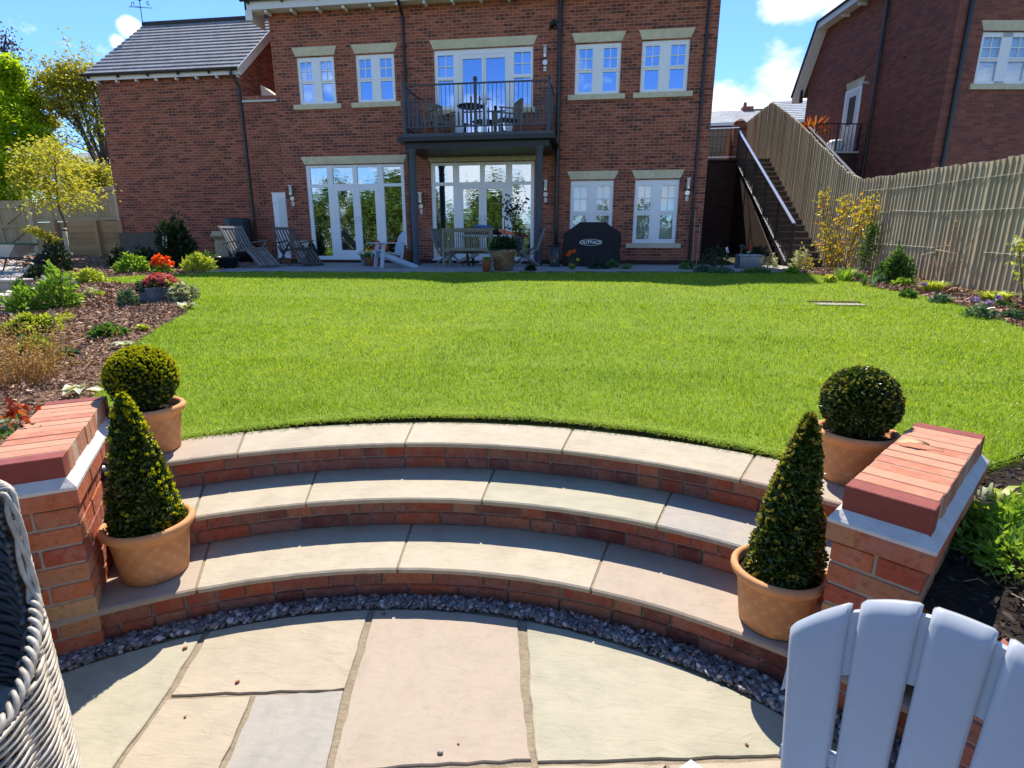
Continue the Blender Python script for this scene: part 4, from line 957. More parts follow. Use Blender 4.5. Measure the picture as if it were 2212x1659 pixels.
# gables over the eaves (above the picture; they shape the shadow on the lawn)
for gx, gw, gh in ((-3.15, 2.9, 1.15), (1.15, 3.3, 1.15)):
    m = MB(); a, b, c = (gx-gw/2, FY-.30, EZ+.05), (gx+gw/2, FY-.30, EZ+.05), (gx, FY-.30, EZ+gh); k = 2.4
    m.quad(a, b, c); m.quad(a, c, (c[0], c[1]+k, c[2]), (a[0], a[1]+k, a[2])); m.quad(c, b, (b[0], b[1]+k, b[2]), (c[0], c[1]+k, c[2])); m.build('gable', M['white_paint'], house)
def pipe(par, pts, r=.036, mat='black_plastic', clips=()):
    m = MB(); m.tube(pts, r, 10)
    for p, zc in clips: m.lathe([(r+.012, -.03), (r+.012, .03)], (p[0], p[1], zc), 10); m.box(p[0]-.05, p[0]+.05, p[1], p[1]+.05, zc-.02, zc+.02)
    m.build('downpipe', M[mat], par)
yp = FY-.06
pipe(house, [(-5.1, FY-.38, EZ+.17), (-5.1, FY-.38, EZ+.05), (-5.1, yp, EZ-.25), (-5.1, yp, 1.05)], .036, clips=[((-5.1, yp), z) for z in (6.6, 5., 3.4, 2.)])
pipe(house, [(-1.0, FY-.1, 8.), (-1.0, FY-.1, 7.0), (-1.0, FY-.1, 1.05)], .058, clips=[((-1.0, FY-.1), z) for z in (6.75, 4.6, 3.3, 2.)])
m = MB(); m.tube([(-1.0, FY-.1, 6.78), (-1.06, FY-.1, 6.9), (-1.16, FY-.1, 6.93), (-1.22, FY-.1, 6.9), (-1.22, FY+.02, 6.86)], .058, 10); m.build('pipe_branch', M['black_plastic'], house)
pipe(house, [(2.58, FY-.38, EZ+.17), (2.58, FY-.38, EZ+.05), (2.58, yp, EZ-.25), (2.58, yp, 1.05)], .036, clips=[((2.58, yp), z) for z in (6.5, 5., 3.7, 2.)])
# ---------------------------------------------------------------- balcony
BY = 14.22; BX0, BX1 = -4.72, -1.14
bal = thing('balcony', 'dark iron balcony on two round posts over the right pair of glazed doors', 'balcony', ((BX0+BX1)/2, BY, ZP))
m = MB(); m.prism([(BX0-.10, BY-.10), (BX1+.10, BY-.10), (BX1+.10, FY-.002), (BX0-.10, FY-.002)], BALZ-.10, BALZ-.02); m.build('floor_slab', M['rail_grey'], bal)
m = MB(); m.box(BX0-.17, BX1+.17, BY-.17, FY-.004, BALZ-.20, BALZ-.104); m.box(BX0-.02, BX1+.02, BY-.02, FY-.006, BALZ-.36, BALZ-.204); m.build('fascia_beam', M['black_metal'], bal)
for x in (-4.58, -1.36):
    m = MB(); m.lathe([(.0, 0), (.11, 0), (.11, .05), (.085, .08), (.085, 2.72), (.10, 2.76), (.12, 2.84), (.12, 2.845), (0, 2.845)], (x, BY+.05, ZP), 20); m.build('column', M['rail_grey'], bal, True)
RT_ = BALZ+1.09
m = MB()
m.beam((BX0, BY, RT_), (BX1, BY, RT_), .045, .03); m.beam((BX0, BY, BALZ+.14), (BX1, BY, BALZ+.14), .03, .03)
for x in (BX0, BX1):
    m.beam((x, BY, RT_), (x, FY-.01, RT_), .045, .03); m.beam((x, BY, BALZ+.14), (x, FY-.01, BALZ+.14), .03, .03)
m.build('handrail', M['rail_grey'], bal)
cx = (BX0+BX1)/2
for x in (BX0, BX1): m = MB(); m.box(x-.035, x+.035, BY-.035, BY+.035, BALZ-.02, RT_+.03); m.lathe([(0, .09), (.04, .07), (.045, .03), (.03, 0)][::-1], (x, BY, RT_+.03), 10); m.build('corner_post', M['rail_grey'], bal)
m = MB(); m.box(cx-.035, cx+.035, BY-.03, BY+.03, BALZ-.02, RT_+.04); m.lathe([(.03, 0), (.05, .03), (.055, .06), (.04, .1), (0, .115)], (cx, BY, RT_+.04), 12); m.build('centre_post', M['rail_grey'], bal)
nb = 34
for i in range(1, nb):
    x = BX0+(BX1-BX0)*i/nb
    if abs(x-cx) < .04: continue
    h = .30+.55*abs(math.sin(math.pi*2*i/nb*1.0))**3 if False else .22+.62*(abs((i/nb*2 % 1)-.5)*2)**3.2
    m = MB(); m.tube([(x, BY, BALZ+.14), (x, BY, RT_)], .0075, 5); m.add([], [])
    w = .023; z0, z1 = BALZ+.14, BALZ+.14+h
    m.add([(x-w, BY-.006, z0), (x+w, BY-.006, z0), (x+w, BY-.006, z1), (x, BY-.006, z1+.07), (x-w, BY-.006, z1), (x-w, BY+.006, z0), (x+w, BY+.006, z0), (x+w, BY+.006, z1), (x, BY+.006, z1+.07), (x-w, BY+.006, z1)], [(0, 1, 2, 3, 4), (9, 8, 7, 6, 5), (0, 5, 6, 1), (1, 6, 7, 2), (2, 7, 8, 3), (3, 8, 9, 4), (4, 9, 5, 0)])
    m.build('baluster', M['rail_grey'], bal)
for x in (BX0, BX1):
    for i in range(1, 13):
        y = BY+(FY-BY)*i/13; m = MB(); m.tube([(x, y, BALZ+.14), (x, y, RT_)], .0075, 5); z1 = BALZ+.14+.22+.62*(abs((i/13)-.5)*2)**3; m.box(x-.006, x+.006, y-.023, y+.023, BALZ+.14, z1); m.build('baluster', M['rail_grey'], bal)
# ---------------------------------------------------------------- wall lamps with sensor and key box
def wall_lamp(u, v, label, y=FY, z=None, x=None):
    x, z = x, z; o = thing('wall_lamp', label, 'wall lamp', (x, y, z), group='steel wall lamps on the brick house')
    m = MB(); m.lathe([(.0, .14), (.075, .14), (.075, .125), (.05, .12)][::-1], (x, y-.10, z), 14); m.lathe([(.048, -.12), (.05, -.06), (.0, -.125)], (x, y-.10, z), 14); m.box(x-.02, x+.02, y-.09, y, z-.12, z-.08); m.build('steel_body', M['steel'], o, False)
    m = MB(); m.lathe([(.042, -.08), (.042, .12)], (x, y-.10, z), 14); m.build('glass_tube', M['lamp_glass'], o, True)
    m = MB(); m.disc((x, y-.045, z-.215), .062, nrm=(0, -1, 0)); m.lathe([(.062, 0), (.062, .045)], (0, 0, 0), 24); k = len(m.v)-48
    m.v[k:] = [(x+p[0], y-p[2], z-.215+p[1]) for p in m.v[k:]]; m.build('sensor', M['steel'], o)
    m = MB(); m.cbox((x, y-.02, z-.36), (.08, .04, .12), ch=.008); b_ = m.build('switch_box', M['white_paint'], o)
    m = MB(); m.disc((x, y-.043, z-.365), .022, nrm=(0, -1, 0)); m.build('keyhole', M['galv'], b_)
for x, z, l in ((-8.64, 3.02, 'steel wall lamp between the narrow white cupboard door and the left glazed doors'), (-1.37, 6.27, 'steel wall lamp on the upper wall, right of the balcony door'), (-1.30, 3.06, 'steel wall lamp between the right balcony post and the large downpipe'), (2.41, 3.06, 'steel wall lamp at the right end of the ground floor beside the thin downpipe'), (-4.80, 2.78, 'steel wall lamp half hidden behind the left balcony post')):
    wall_lamp(0, 0, l, x=x, z=z)
# ---------------------------------------------------------------- left wing
AY = 15.72; AX0, AX1 = -14.50, -9.92; AE = 6.12
wing = thing('brick_wing', 'lower brick wing with a grey tiled roof at the left end of the house', 'house', ((AX0+AX1)/2, AY, ZP))
m = MB(); yr, zr = AY+2.45, 8.42; yb = AY+4.9
m.quad((AX0, AY, .4), (AX1, AY, .4), (AX1, AY, AE+.3), (AX0, AY, AE+.3))
for x, s in ((AX0, 1), (AX1, -1)):
    p = [(x, AY, .4), (x, AY, AE+.1), (x, yr, zr-.15), (x, yb, AE+.1), (x, yb, .4)]; m.quad(*(p if s < 0 else p[::-1]))
m.quad((AX1, yb, .4), (AX0, yb, .4), (AX0, yb, AE), (AX1, yb, AE)); m.build('wall', M['annex_brick'], wing)
roof_slope(AX0-.18, AX1+.10, AY-.22, AE+.14, yr, zr, 'roof_tile', wing, 15)
roof_slope(AX0-.18, AX1+.10, yb+.22, AE+.14, yr, zr, 'roof_tile', wing, 15)
m = MB(); m.tube([(AX0-.19, yr, zr+.0), (AX1+.11, yr, zr+.0)], .10, 8); m.build('ridge_tiles', M['roof_edge'], wing)
m = MB(); m.box(AX0-.16, AX1+.08, AY-.17, AY-.14, AE-.02, AE+.13); m.build('fascia', M['white_paint'], wing)
x = AX0+.12
while x < AX1: m = MB(); m.cbox((x, AY-.075, AE-.035), (.07, .12, .09), ch=.012); m.build('eaves_bracket', M['white_paint'], wing); x += .63
gutter(AX0-.26, AX1+.12, AY-.24, AE+.13, wing, .058)
m = MB(); a = (AX1+.115, AY-.26, AE+.02); b = (AX1+.115, yr, zr-.05)
m.beam(a, b, .03, .20, (0, 0, 1)); m.build('bargeboard', M['white_paint'], wing)
pipe(wing, [(-10.08, AY-.24, AE+.08), (-10.08, AY-.24, AE-.02), (-9.98, AY-.08, AE-.30), (-9.98, AY-.08, 1.1)], .04, clips=[((-9.98, AY-.08), z) for z in (4.4, 2.7)])
# link wall between wing and house
m = MB(); LY = FY+.06
m.quad((AX1, LY, .4), (HX0+.05, LY, .4), (HX0+.05, LY, 5.46), (AX1, LY, 5.46)); m.quad((AX1, LY, 5.46), (HX0+.05, LY, 5.46), (HX0+.05, LY+.22, 5.46), (AX1, LY+.22, 5.46)); m.build('link_wall', M['annex_brick'], wing)
m = MB(); m.box(AX1-.0, HX0, LY-.04, LY+.25, 5.40, 5.45); m.build('link_ledge', M['mortar_pale'], wing)
m = MB(); n = 15
for i in range(n): a = AX1+(HX0-AX1)*i/n; m.box(a+.004, a+(HX0-AX1)/n-.004, LY-.015, LY+.22, 5.452, 5.56)
m.build('link_coping', M['step_brick'], wing)
m = MB(); m.add([(-9.63, LY+.5, 5.5), (-8.95, LY+.5, 5.5), (-9.63, LY+.5, 5.98), (-9.63, LY+.9, 5.5), (-8.95, LY+.9, 5.5), (-9.63, LY+.9, 5.98)], [(0, 1, 2), (3, 5, 4), (0, 2, 5, 3), (1, 4, 5, 2)]); m.build('link_roof', M['cream_render'], wing)
# narrow cupboard door in the link wall
dr = thing('cupboard_door', 'narrow white meter cupboard door behind the right deck chair', 'door', (-9.08, LY-.03, 1.16))
m = MB(); m.box(-9.30, -8.875, LY-.035, LY-.004, 1.16, 2.97); m.box(-9.31, -8.865, LY-.05, LY-.004, 2.955, 2.985); m.box(-9.31, -8.865, LY-.05, LY-.004, 1.13, 1.17); m.build('leaf', M['white_upvc'], dr)
m = MB(); m.box(-9.13, -8.89, LY-.043, LY-.0355, 1.24, 2.86); m.build('raised_panel', M['white_paint'], dr)
for z in (2.70, 2.0, 1.38): m = MB(); m.tube([(-9.255, LY-.04, z+.02), (-9.25, LY-.052, z-.01), (-9.2, LY-.05, z-.015), (-9.19, LY-.04, z+.02)], .006, 5); m.build('hinge', M['galv'], dr)
# weather vane behind the ridge
VX, VY = -14.72, yr+.0; vz = 8.35
vane = thing('weather_vane', 'thin black weather vane on the left end of the wing roof', 'weather vane', (VX, VY, vz))
m = MB(); m.tube([(VX, VY, vz-.2), (VX, VY, vz+1.02)], .012, 6); m.build('pole', M['black_metal'], vane)
m = MB(); m.beam((VX-.38, VY-.05, vz+.60), (VX+.38, VY+.05, vz+.56), .014, .014); m.beam((VX+.08, VY-.3, vz+.5), (VX-.07, VY+.3, vz+.68), .014, .014); m.build('arms', M['black_metal'], vane)
def letter(x, pts): m = MB(); m.tube([(VX+x+a*.085, VY, vz+.62+b*.12) for a, b in pts], .010, 5); m.build('letter', M['black_metal'], vane)
letter(-.30, [(1, 0), (1, 1.), (.4, 1.), (0, .8), (-.05, .1), (-.3, 0)]); letter(.24, [(1, .85), (.5, 1.), (.05, .7), (.05, .2), (.5, 0), (1, .1), (1, .45), (.6, .45)])
m = MB(); m.add([(VX-.14, VY, vz+.80), (VX+.05, VY, vz+.76), (VX+.16, VY, vz+.86), (VX+.05, VY, vz+.86), (VX-.06, VY, vz+.92)], [(0, 1, 2, 3, 4)]); m.build('pointer', M['black_metal'], vane)
# ---------------------------------------------------------------- tall fence on the right
FX = 5.9
top = [(2.2, 2.62), (9.0, 2.73), (10.75, 2.81), (12.2, 2.87), (13.9, 2.95), (14.71, 3.2), (16.33, 3.98), (17.86, 4.72), (19.71, 5.55), (21.46, 6.24), (26.5, 6.24)]
bot = [(2.2, .42), (12, .95), (15.5, .95), (15.73, .99), (16.8, 1.71), (18.76, 2.9), (20.81, 4.11), (21.37, 4.36), (26.5, 4.38)]
def interp(T, y):
    for (a, za), (b, zb) in zip(T, T[1:]):
        if a <= y <= b: return za+(zb-za)*(y-a)/(b-a)
    return T[0][1] if y < T[0][0] else T[-1][1]
fence = thing('board_fence', 'tall grey feather edge board fence running up beside the outside stairs', 'fence', (FX, 10, .9))
m = MB(); y = 2.2
while y < 26.4:
    w = .126+random.uniform(-.006, .006); x = FX+random.uniform(-.004, .004); zt = interp(top, y+w/2)+random.uniform(-.018, .018); zb = interp(bot, y)-.02; tl = random.uniform(-.006, .006)
    v = []
    for z, dx in ((zb, 0), (zt, tl)):
        v += [(x-.034+dx, y, z), (x-.006+dx, y+w+.02, z), (x+.004+dx, y+w+.02, z), (x+.004+dx, y, z)]
    sl_ = (interp(top, y+w)-interp(top, y))
    v[5] = (v[5][0], v[5][1], v[5][2]+sl_); v[6] = (v[6][0], v[6][1], v[6][2]+sl_)
    m.add(v, [(0, 1, 5, 4), (1, 2, 6, 5), (2, 3, 7, 6), (3, 0, 4, 7), (4, 5, 6, 7), (3, 2, 1, 0)]); y += w
m.build('boards', M['fence_wood'], fence)
for yy in (4.2, 7., 9.8, 12.6, 15.4, 18.2, 21.):
    m = MB(); m.box(FX+.006, FX+.1, yy, yy+.1, interp(bot, yy)-.1, interp(top, yy)-.06); m.build('post', M['fence_wood'], fence)
for k in (.25, .85):
    m = MB(); T_ = [(FX+.04, yy, interp(bot, yy)+k*(interp(top, yy)-interp(bot, yy))) for yy in (2.2, 9, 13.9, 15.5, 17.86, 19.7, 21.4, 26.4)]
    for a, b in zip(T_, T_[1:]): m.beam(a, b, .04, .09)
    m.build('rail', M['fence_wood'], fence)
for lab, pts in (('topmost training wire stretched along the tall fence', [(1862, 413), (2000, 401), (2100, 386), (2212, 373)]), ('second training wire along the tall fence, above the shrubs', [(1893, 462), (1930, 455), (2000, 457), (2100, 454), (2212, 449)]), ('short training wire on the tall fence behind the round green bush', [(1842, 531), (1900, 527), (1960, 531), (2018, 535)]), ('lowest training wire at the right end of the tall fence', [(2124, 545), (2170, 548), (2212, 553)])):
    P = [onX(u, v, FX-.035) for u, v in pts]; o = thing('training_wire', lab, 'wire', P[0], group='training wires on the tall fence'); Q = []
    for a, b in zip(P, P[1:]):
        for i in range(6): q = a.lerp(b, i/6); q.z += random.uniform(-.004, .004); Q.append(q)
    m = MB(); m.tube(Q+[P[-1]], .0045, 5); m.build('strand', M['wire'], o)
# ---------------------------------------------------------------- outside stairs
stairs = thing('outdoor_stairs', 'dark stone stairs climbing between the house and the tall fence', 'stairs', (5.4, 15.3, 1.0))
SX0, SX1 = 4.96, 5.87; ny_ = 19; rise, go = 3.40/19, 5.9/19; y0 = 15.35
for i in range(ny_):
    m = MB(); y = y0+i*go; z = 1.0+i*rise; m.box(SX0, SX1, y+.02, y+go+.3, z-.2, z+rise-.045); m.build('riser', M['step_dark'], stairs)
    m = MB(); m.cbox(((SX0+SX1)/2, y+go/2-.0, z+rise-.0225), (SX1-SX0, go+.04, .044), ch=.006); m.build('tread', M['step_tread'], stairs)
m = MB(); m.add([(SX0-.05, y0, .7), (SX0-.05, y0+6, 4.28), (SX0-.05, 21.4, .7), (SX0-.005, y0, .7), (SX0-.005, y0+6, 4.28), (SX0-.005, 21.4, .7)], [(0, 1, 2), (3, 5, 4), (0, 3, 4, 1)]); m.build('side_wall', M['dark_brick'], stairs)
m = MB(); m.box(2.87, 5.0, 21.3, 21.6, .7, 4.36); m.box(2.87, 6.4, 21.6, 27, 4.2, 4.36); m.box(2.87, 5.0, 21.2, 21.62, 4.362, 4.42); m.build('landing', M['dark_brick'], stairs)
m = MB(); m.box(4.86, 5.30, 22.0, 22.4, 4.37, 5.72); m.lathe([(.22, 0), (.20, .08), (.1, .16), (0, .19)], (5.08, 22.2, 5.72), 12); m.build('gate_pier', M['annex_brick'], stairs)
def railing(name, label, a, b, al, bl, n, mat='black_metal', topm='glare_rail', w=.075, cat='railing', posts=5, below=.0):
    a, b, al, bl = map(Vector, (a, b, al, bl)); o = thing(name, label, cat, al)
    m = MB(); m.beam(a, b, w, .03); m.build('handrail', M[topm], o)
    m = MB(); m.beam(al, bl, .05, .016); m.build('bottom_rail', M[topm if topm == 'glare_rail' else mat], o)
    m = MB(); off = Vector((0, 0, .03))
    for i in range(n):
        t = i/(n-1); m.beam(al.lerp(bl, t), a.lerp(b, t)-off*.5, .016, .016, (0, 1, 0))
    k = m.build('balusters', M[mat], o); k['kind'] = 'stuff' if n > 100 else 'part'
    if n <= 100: del k['kind']
    for i in range(posts):
        t = i/(posts-1); m = MB(); p, q = al.lerp(bl, t), a.lerp(b, t); p.z -= below; m.box(q.x-.025, q.x+.025, q.y-.025, q.y+.025, p.z, q.z-.01); m.build('post', M[mat], o)
    return o
railing('stair_railing', 'sloping black stair railing with a shining handrail beside the tall fence', (4.9, 14.84, 2.04), (4.9, 21.45, 5.38), (4.9, 15.1, 1.12), (4.9, 21.5, 4.42), 64, posts=6, below=.15)
o = railing('landing_railing', 'short level black railing at the top of the outside stairs', (2.9, 21.25, 5.42), (4.86, 21.25, 5.44), (2.9, 21.25, 4.5), (4.86, 21.25, 4.5), 15, posts=3, w=.05)
gt = thing('timber_gate', 'weathered timber gate with diagonal braces behind the upper railing', 'gate', (3.9, 22.6, 4.37))
m = MB(); x = 2.9
while x < 4.85: m.box(x, x+.136, 22.6+random.uniform(0, .006), 22.625, 4.40, 5.62); x += .14
m.build('boards', M['fence_wood'], gt)
m = MB(); m.box(2.9, 4.85, 22.57, 22.599, 4.85, 4.95); m.box(2.9, 4.85, 22.57, 22.599, 5.40, 5.50); m.beam((3.1, 22.584, 5.4), (4.7, 22.584, 4.95), .09, .028, (0, -1, 0)); m.beam((3.1, 22.584, 4.85), (4.7, 22.584, 4.42), .09, .028, (0, -1, 0)); m.build('braces', M['fence_wood'], gt)
m = MB(); m.box(2.87, 4.86, 22.56, 22.66, 5.62, 5.70); m.build('top_rail', M['fence_wood'], gt)
# ---------------------------------------------------------------- neighbouring house
NA = .1413414
nb_ = thing('neighbour_house', 'brown brick neighbouring house with steep white edged eaves at the far right', 'house', (8.8, 16.85, .8), NA)
MW = wmat(nb_)
def n2w(x, y, z): return tuple(MW @ Vector((x, y, z-.8)))
class NB(MB):
    def build(s, *a, **k): s.v = [(p[0], p[1], p[2]-.8) for p in s.v]; return MB.build(s, *a, world=False, **k)
m = NB(); prof = [(0, .3), (0, 8.88), (6.2, 8.88), (7.1, 7.45), (7.1, .3)]
m.quad(*[(0, y, z) for y, z in prof][::-1]); wx0, wx1, wz0, wz1 = .72, 2.05, 5.53, 6.72
for xx0, xx1, zz0, zz1 in ((0, wx0, .3, 9), (wx1, 9, .3, 9), (wx0, wx1, .3, wz0), (wx0, wx1, wz1, 9)): m.quad((xx0, 0, zz0), (xx1, 0, zz0), (xx1, 0, zz1), (xx0, 0, zz1))
m.quad((9, 0, .3), (9, 7.1, .3), (9, 7.1, 9), (9, 0, 9)); m.quad((0, 7.1, .3), (0, 7.1, 6.9), (9, 7.1, 6.9), (9, 7.1, .3)); m.build('wall', M['neighbour_brick'], nb_)
# window of the neighbour: same pattern, built in its own frame
m = NB(); w, h = wx1-wx0, wz1-wz0; X = lambda f: wx0+w*f; Z = lambda f: wz1-h*f; yf = .035
for a, b, c, d in ((0, .062, 0, 1), (.938, 1, 0, 1), (.4, .6, 0, 1), (.062, .938, 0, .095), (.062, .938, .935, 1)): m.box(X(a), X(b), yf, yf+.07, Z(d), Z(c))
for a, b in ((.062, .4), (.6, .938)):
    m.box(X(a), X(b), yf+.006, yf+.066, Z(.555), Z(.478)); m.box(X(a-.01), X(b+.01), yf-.014, yf+.006, Z(.512), Z(.492)); c = (a+b)/2; m.box(X(c)-.011, X(c)+.011, yf+.018, yf+.048, Z(.478), Z(.095)); m.box(X(a), X(b), yf+.0185, yf+.047, Z(.295), Z(.275))
wo = m.build('window', M['white_upvc'], nb_)
for a, b in ((.062, .4), (.6, .938)):
    for c, d in ((.478, .095), (.935, .555)): m = NB(); m.quad((X(a), yf+.035, Z(c)), (X(b), yf+.035, Z(c)), (X(b), yf+.035, Z(d)), (X(a), yf+.035, Z(d))); g_ = m.build('pane', M['blind_glass'], wo)
m = NB(); z = wz0+.05
while z < wz1-.05: m.quad((wx0+.05, .16, z), (wx1-.05, .16, z), (wx1-.05, .13, z+.045), (wx0+.05, .13, z+.045)); z += .05
m.build('blind', M['blind_white'], wo)
m = NB(); v = [(wx0-.0, -.012, wz1+.02), (wx1, -.012, wz1+.02), (wx1+.1, -.012, wz1+.25), (wx0-.1, -.012, wz1+.25)]; m.add(v+[(p[0], .1, p[2]) for p in v], [(0, 1, 2, 3), (0, 4, 5, 1), (3, 2, 6, 7), (1, 5, 6, 2), (0, 3, 7, 4)]); m.build('lintel', M['lintel_stone'], nb_)
m = NB(); m.box(wx0-.1, wx1+.1, -.055, .09, wz0-.135, wz0-.004); m.build('sill', M['lintel_stone'], nb_)
m = NB(); m.tube([(.27, -.06, 9), (.27, -.06, .6)], .055, 10); m.build('downpipe', M['black_plastic'], nb_)
m = NB(); m.tube([(-.06, 2.86, 8.8), (-.06, 2.86, .6)], .045, 10); m.build('downpipe', M['black_plastic'], nb_)
for y, z in ((1.76, 6.76), (4.13, 6.81), (3.0, 3.9)): m = NB(); m.cbox((-.03, y, z), (.07, .10, .16), ch=.01); m.build('air_brick', M['small_terracotta'], nb_)
# verge and roof
ol = [(-.5, 8.95), (6.25, 8.95), (7.55, 6.85)]
m = NB()
for (a, za), (b, zb) in zip(ol, ol[1:]):
    m.quad((-.36, a, za-.05), (-.36, b, zb-.05), (-.36, b, zb+.13), (-.36, a, za+.13)); m.quad((-.36, a, za-.05), (0, a, za-.05), (0, b, zb-.05), (-.36, b, zb-.05)); m.quad((-.33, a, za-.05), (-.33, b, zb-.05), (-.33, b, zb+.13), (-.33, a, za+.13))
m.build('bargeboard', M['white_paint'], nb_)
m = NB()
for (a, za), (b, zb) in zip(ol, ol[1:]): m.quad((-.42, a, za+.14), (-.42, b, zb+.14), (9.2, b, zb+.14), (9.2, a, za+.14)); m.quad((-.42, a, za+.14), (-.42, b, zb+.14), (-.42, b, zb+.19), (-.42, a, za+.19)); m.quad((-.42, a, za+.19), (-.42, b, zb+.19), (9.2, b, zb+.19), (9.2, a, za+.19))
m.build('roof', M['roof_edge'], nb_)
for y in (.4, 1.3, 2.2, 3.1, 4.0, 4.9): m = NB(); m.cbox((-.15, y, 8.84), (.28, .07, .10), ch=.015); m.build('eaves_bracket', M['white_paint'], nb_)
m = NB(); m.lathe([(.03, -.3), (.07, -.28), (.05, .1), (.02, .16)], (-.25, 7.05, 7.0), 10); m.build('lantern', M['black_metal'], nb_)
# side door, lintel, lamp
d = thing('side_door', 'white part glazed side door of the neighbouring house above its railing', 'door', n2w(-.02, 4.05, 4.5), NA)
def nthing_build(m, name, mat, par): m.v = [n2w(*p) for p in m.v]; return MB.build(m, name, mat, par)
def nb_part(name, mat, par, *boxes):
    m = MB()
    for b_ in boxes: m.box(*b_)
    return nthing_build(m, name, M[mat], par)
nb_part('door_frame', 'white_upvc', d, (-.03, -.002, 3.60, 3.68, 4.45, 6.45), (-.03, -.002, 4.40, 4.48, 4.45, 6.45), (-.03, -.002, 3.68, 4.40, 6.37, 6.45))
nb_part('leaf', 'white_paint', d, (-.022, -.003, 3.68, 4.40, 4.46, 6.37)); nb_part('pane', 'interior_dark', d, (-.027, -.0225, 3.86, 4.22, 5.35, 6.2))
m = MB(); v = [(-.012, 3.62, 6.47), (-.012, 4.46, 6.47), (-.012, 4.54, 6.69), (-.012, 3.70-.16, 6.69)]; m.add(v+[(.05, p[1], p[2]) for p in v], [(3, 2, 1, 0), (2, 3, 7, 6), (0, 1, 5, 4), (1, 2, 6, 5), (3, 0, 4, 7)]); nthing_build(m, 'lintel', M['lintel_stone'], d)
sl_ = thing('flood_lamp', 'white flood lamp on the neighbouring wall beside its side door', 'lamp', n2w(-.1, 3.35, 6.43))
m = MB(); m.lathe([(.03, 0), (.05, .06), (.09, .10), (.0, .11)], (0, 0, 0), 12); m.v = [(-.16-p[2]*.8, 3.35+p[0], 6.43+p[1]-p[2]*.3) for p in m.v]; nthing_build(m, 'shade', M['white_paint'], sl_)
m = MB(); m.tube([(0, 3.35, 6.43), (-.17, 3.35, 6.44)], .03, 8); nthing_build(m, 'arm', M['white_paint'], sl_)
# its platform, railings, pot plant
pf = thing('side_platform', 'raised brick platform at the side door of the neighbouring house', 'platform', n2w(-.8, 4.6, .8), NA)
nb_part('brickwork', 'dark_brick', pf, (-1.45, -.005, 3.35, 8.2, .5, 4.38)); nb_part('edge', 'mortar_pale', pf, (-1.5, -.004, 3.30, 8.2, 4.382, 4.44)); nb_part('parapet', 'dark_brick', pf, (-1.5, -.01, 7.2, 7.4, 4.44, 5.75))
def pl_pt(u, v, y=None):  # point on the vertical plane of the platform's near edge
    o = Vector(n2w(0, 3.4, 0)); n = Vector((-math.sin(NA), math.cos(NA), 0)); dd = ray(u, v); return CAM+dd*((o-CAM).dot(n)/dd.dot(n))
a = pl_pt(1790, 267); b = pl_pt(1868, 268)
zt = (a.z+b.z)/2; A_ = Vector(n2w(-1.42, 3.4, zt)); B_ = Vector(n2w(-.02, 3.4, zt))
railing('platform_railing', 'black railing around the side door platform of the neighbouring house', A_, B_, A_-Vector((0, 0, .98)), B_-Vector((0, 0, .98)), 13, topm='black_metal', posts=3, w=.04)
railing('neighbour_stair_railing', 'sloping railing with a bright handrail behind the top of the tall fence', (6.9, 20.6, 5.28), (6.9, 16.6, 3.28), (6.9, 20.6, 4.45), (6.9, 16.6, 2.45), 36, posts=4)
pt = Vector(n2w(-.75, 4.9, 4.44)); cp_ = thing('cordyline', 'orange spiky leaved plant in a dark pot behind the neighbouring railing', 'plant', pt)
m = MB(); m.lathe([(0, 0), (.16, 0), (.22, .42), (.20, .42), (.19, .38), (0, .36)], pt, 16); m.build('pot', M['black_plastic'], cp_, True)
n = 110; D = rdir(n); D[:, 2] = np.abs(D[:, 2])*1.0-.15; V, F = leaves_np(np.array(pt)+np.array([0, 0, .85])+D*.04, D, rdir(n), RNG.uniform(.45, .68, n), .05, .1); npmesh('foliage', V, F, M['leaf_spike_orange'], cp_)
m = MB(); m.tube([pt+Vector((0, 0, .36)), pt+Vector((0, 0, .9))], .05, 8); m.build('stem', M['bark'], cp_)
bx = pl_pt(1832, 331); bg = thing('white_bag', 'crumpled white sack standing behind the neighbouring railing', 'bag', n2w(-.55, 3.6, 4.44))
m = MB(); m.lathe([(0, 0), (.25, .02), (.27, .2), (.24, .34), (.16, .4), (0, .38)], n2w(-.55, 3.75, 4.44), 14, wob=lambda a, z: .1*math.sin(a*3+z*9)); m.build('sack', M['tag_white'], bg, True)
# ---------------------------------------------------------------- houses far behind
def far_house(name, label, x0, x1, y, ze, zr, zb, dep, wall='neighbour_brick'):
    o = thing(name, label, 'house', ((x0+x1)/2, y, zb)); m = MB(); m.box(x0, x1, y, y+dep, zb, ze); m.build('wall', M[wall], o)
    roof_slope(x0-.3, x1+.3, y-.35, ze, y+dep/2, zr, 'far_roof', o, 11); roof_slope(x0-.3, x1+.3, y+dep+.35, ze, y+dep/2, zr, 'far_roof', o, 11)
    m = MB(); m.box(x0-.3, x1+.3, y-.38, y-.34, ze-.18, ze+.02); m.build('fascia', M['white_paint'], o)
    m = MB(); [m.quad((x, y, ze), (x, y+dep, ze), (x, y+dep/2, zr-.06)) for x in (x0, x1)]; m.build('gable', M[wall], o); return o
fh = far_house('far_house', 'distant house with a pale grey tiled roof and a chimney between the two brick houses', 4.6, 11.4, 40, 9.15, 10.45, 4.5, 5.)
m = MB(); m.box(9.75, 10.45, 42.2, 42.8, 10., 10.62); m.box(9.75, 11.2, 42.25, 42.75, 10., 10.45); m.lathe([(.12, 0), (.1, .3)], (9.95, 42.5, 10.62), 8); m.build('chimney', M['neighbour_brick'], fh)
fh2 = far_house('far_house', 'distant house with white eaves and one window just left of the neighbouring house', 12.6, 18., 42, 9.6, 11.4, 5., 5., 'house_brick')
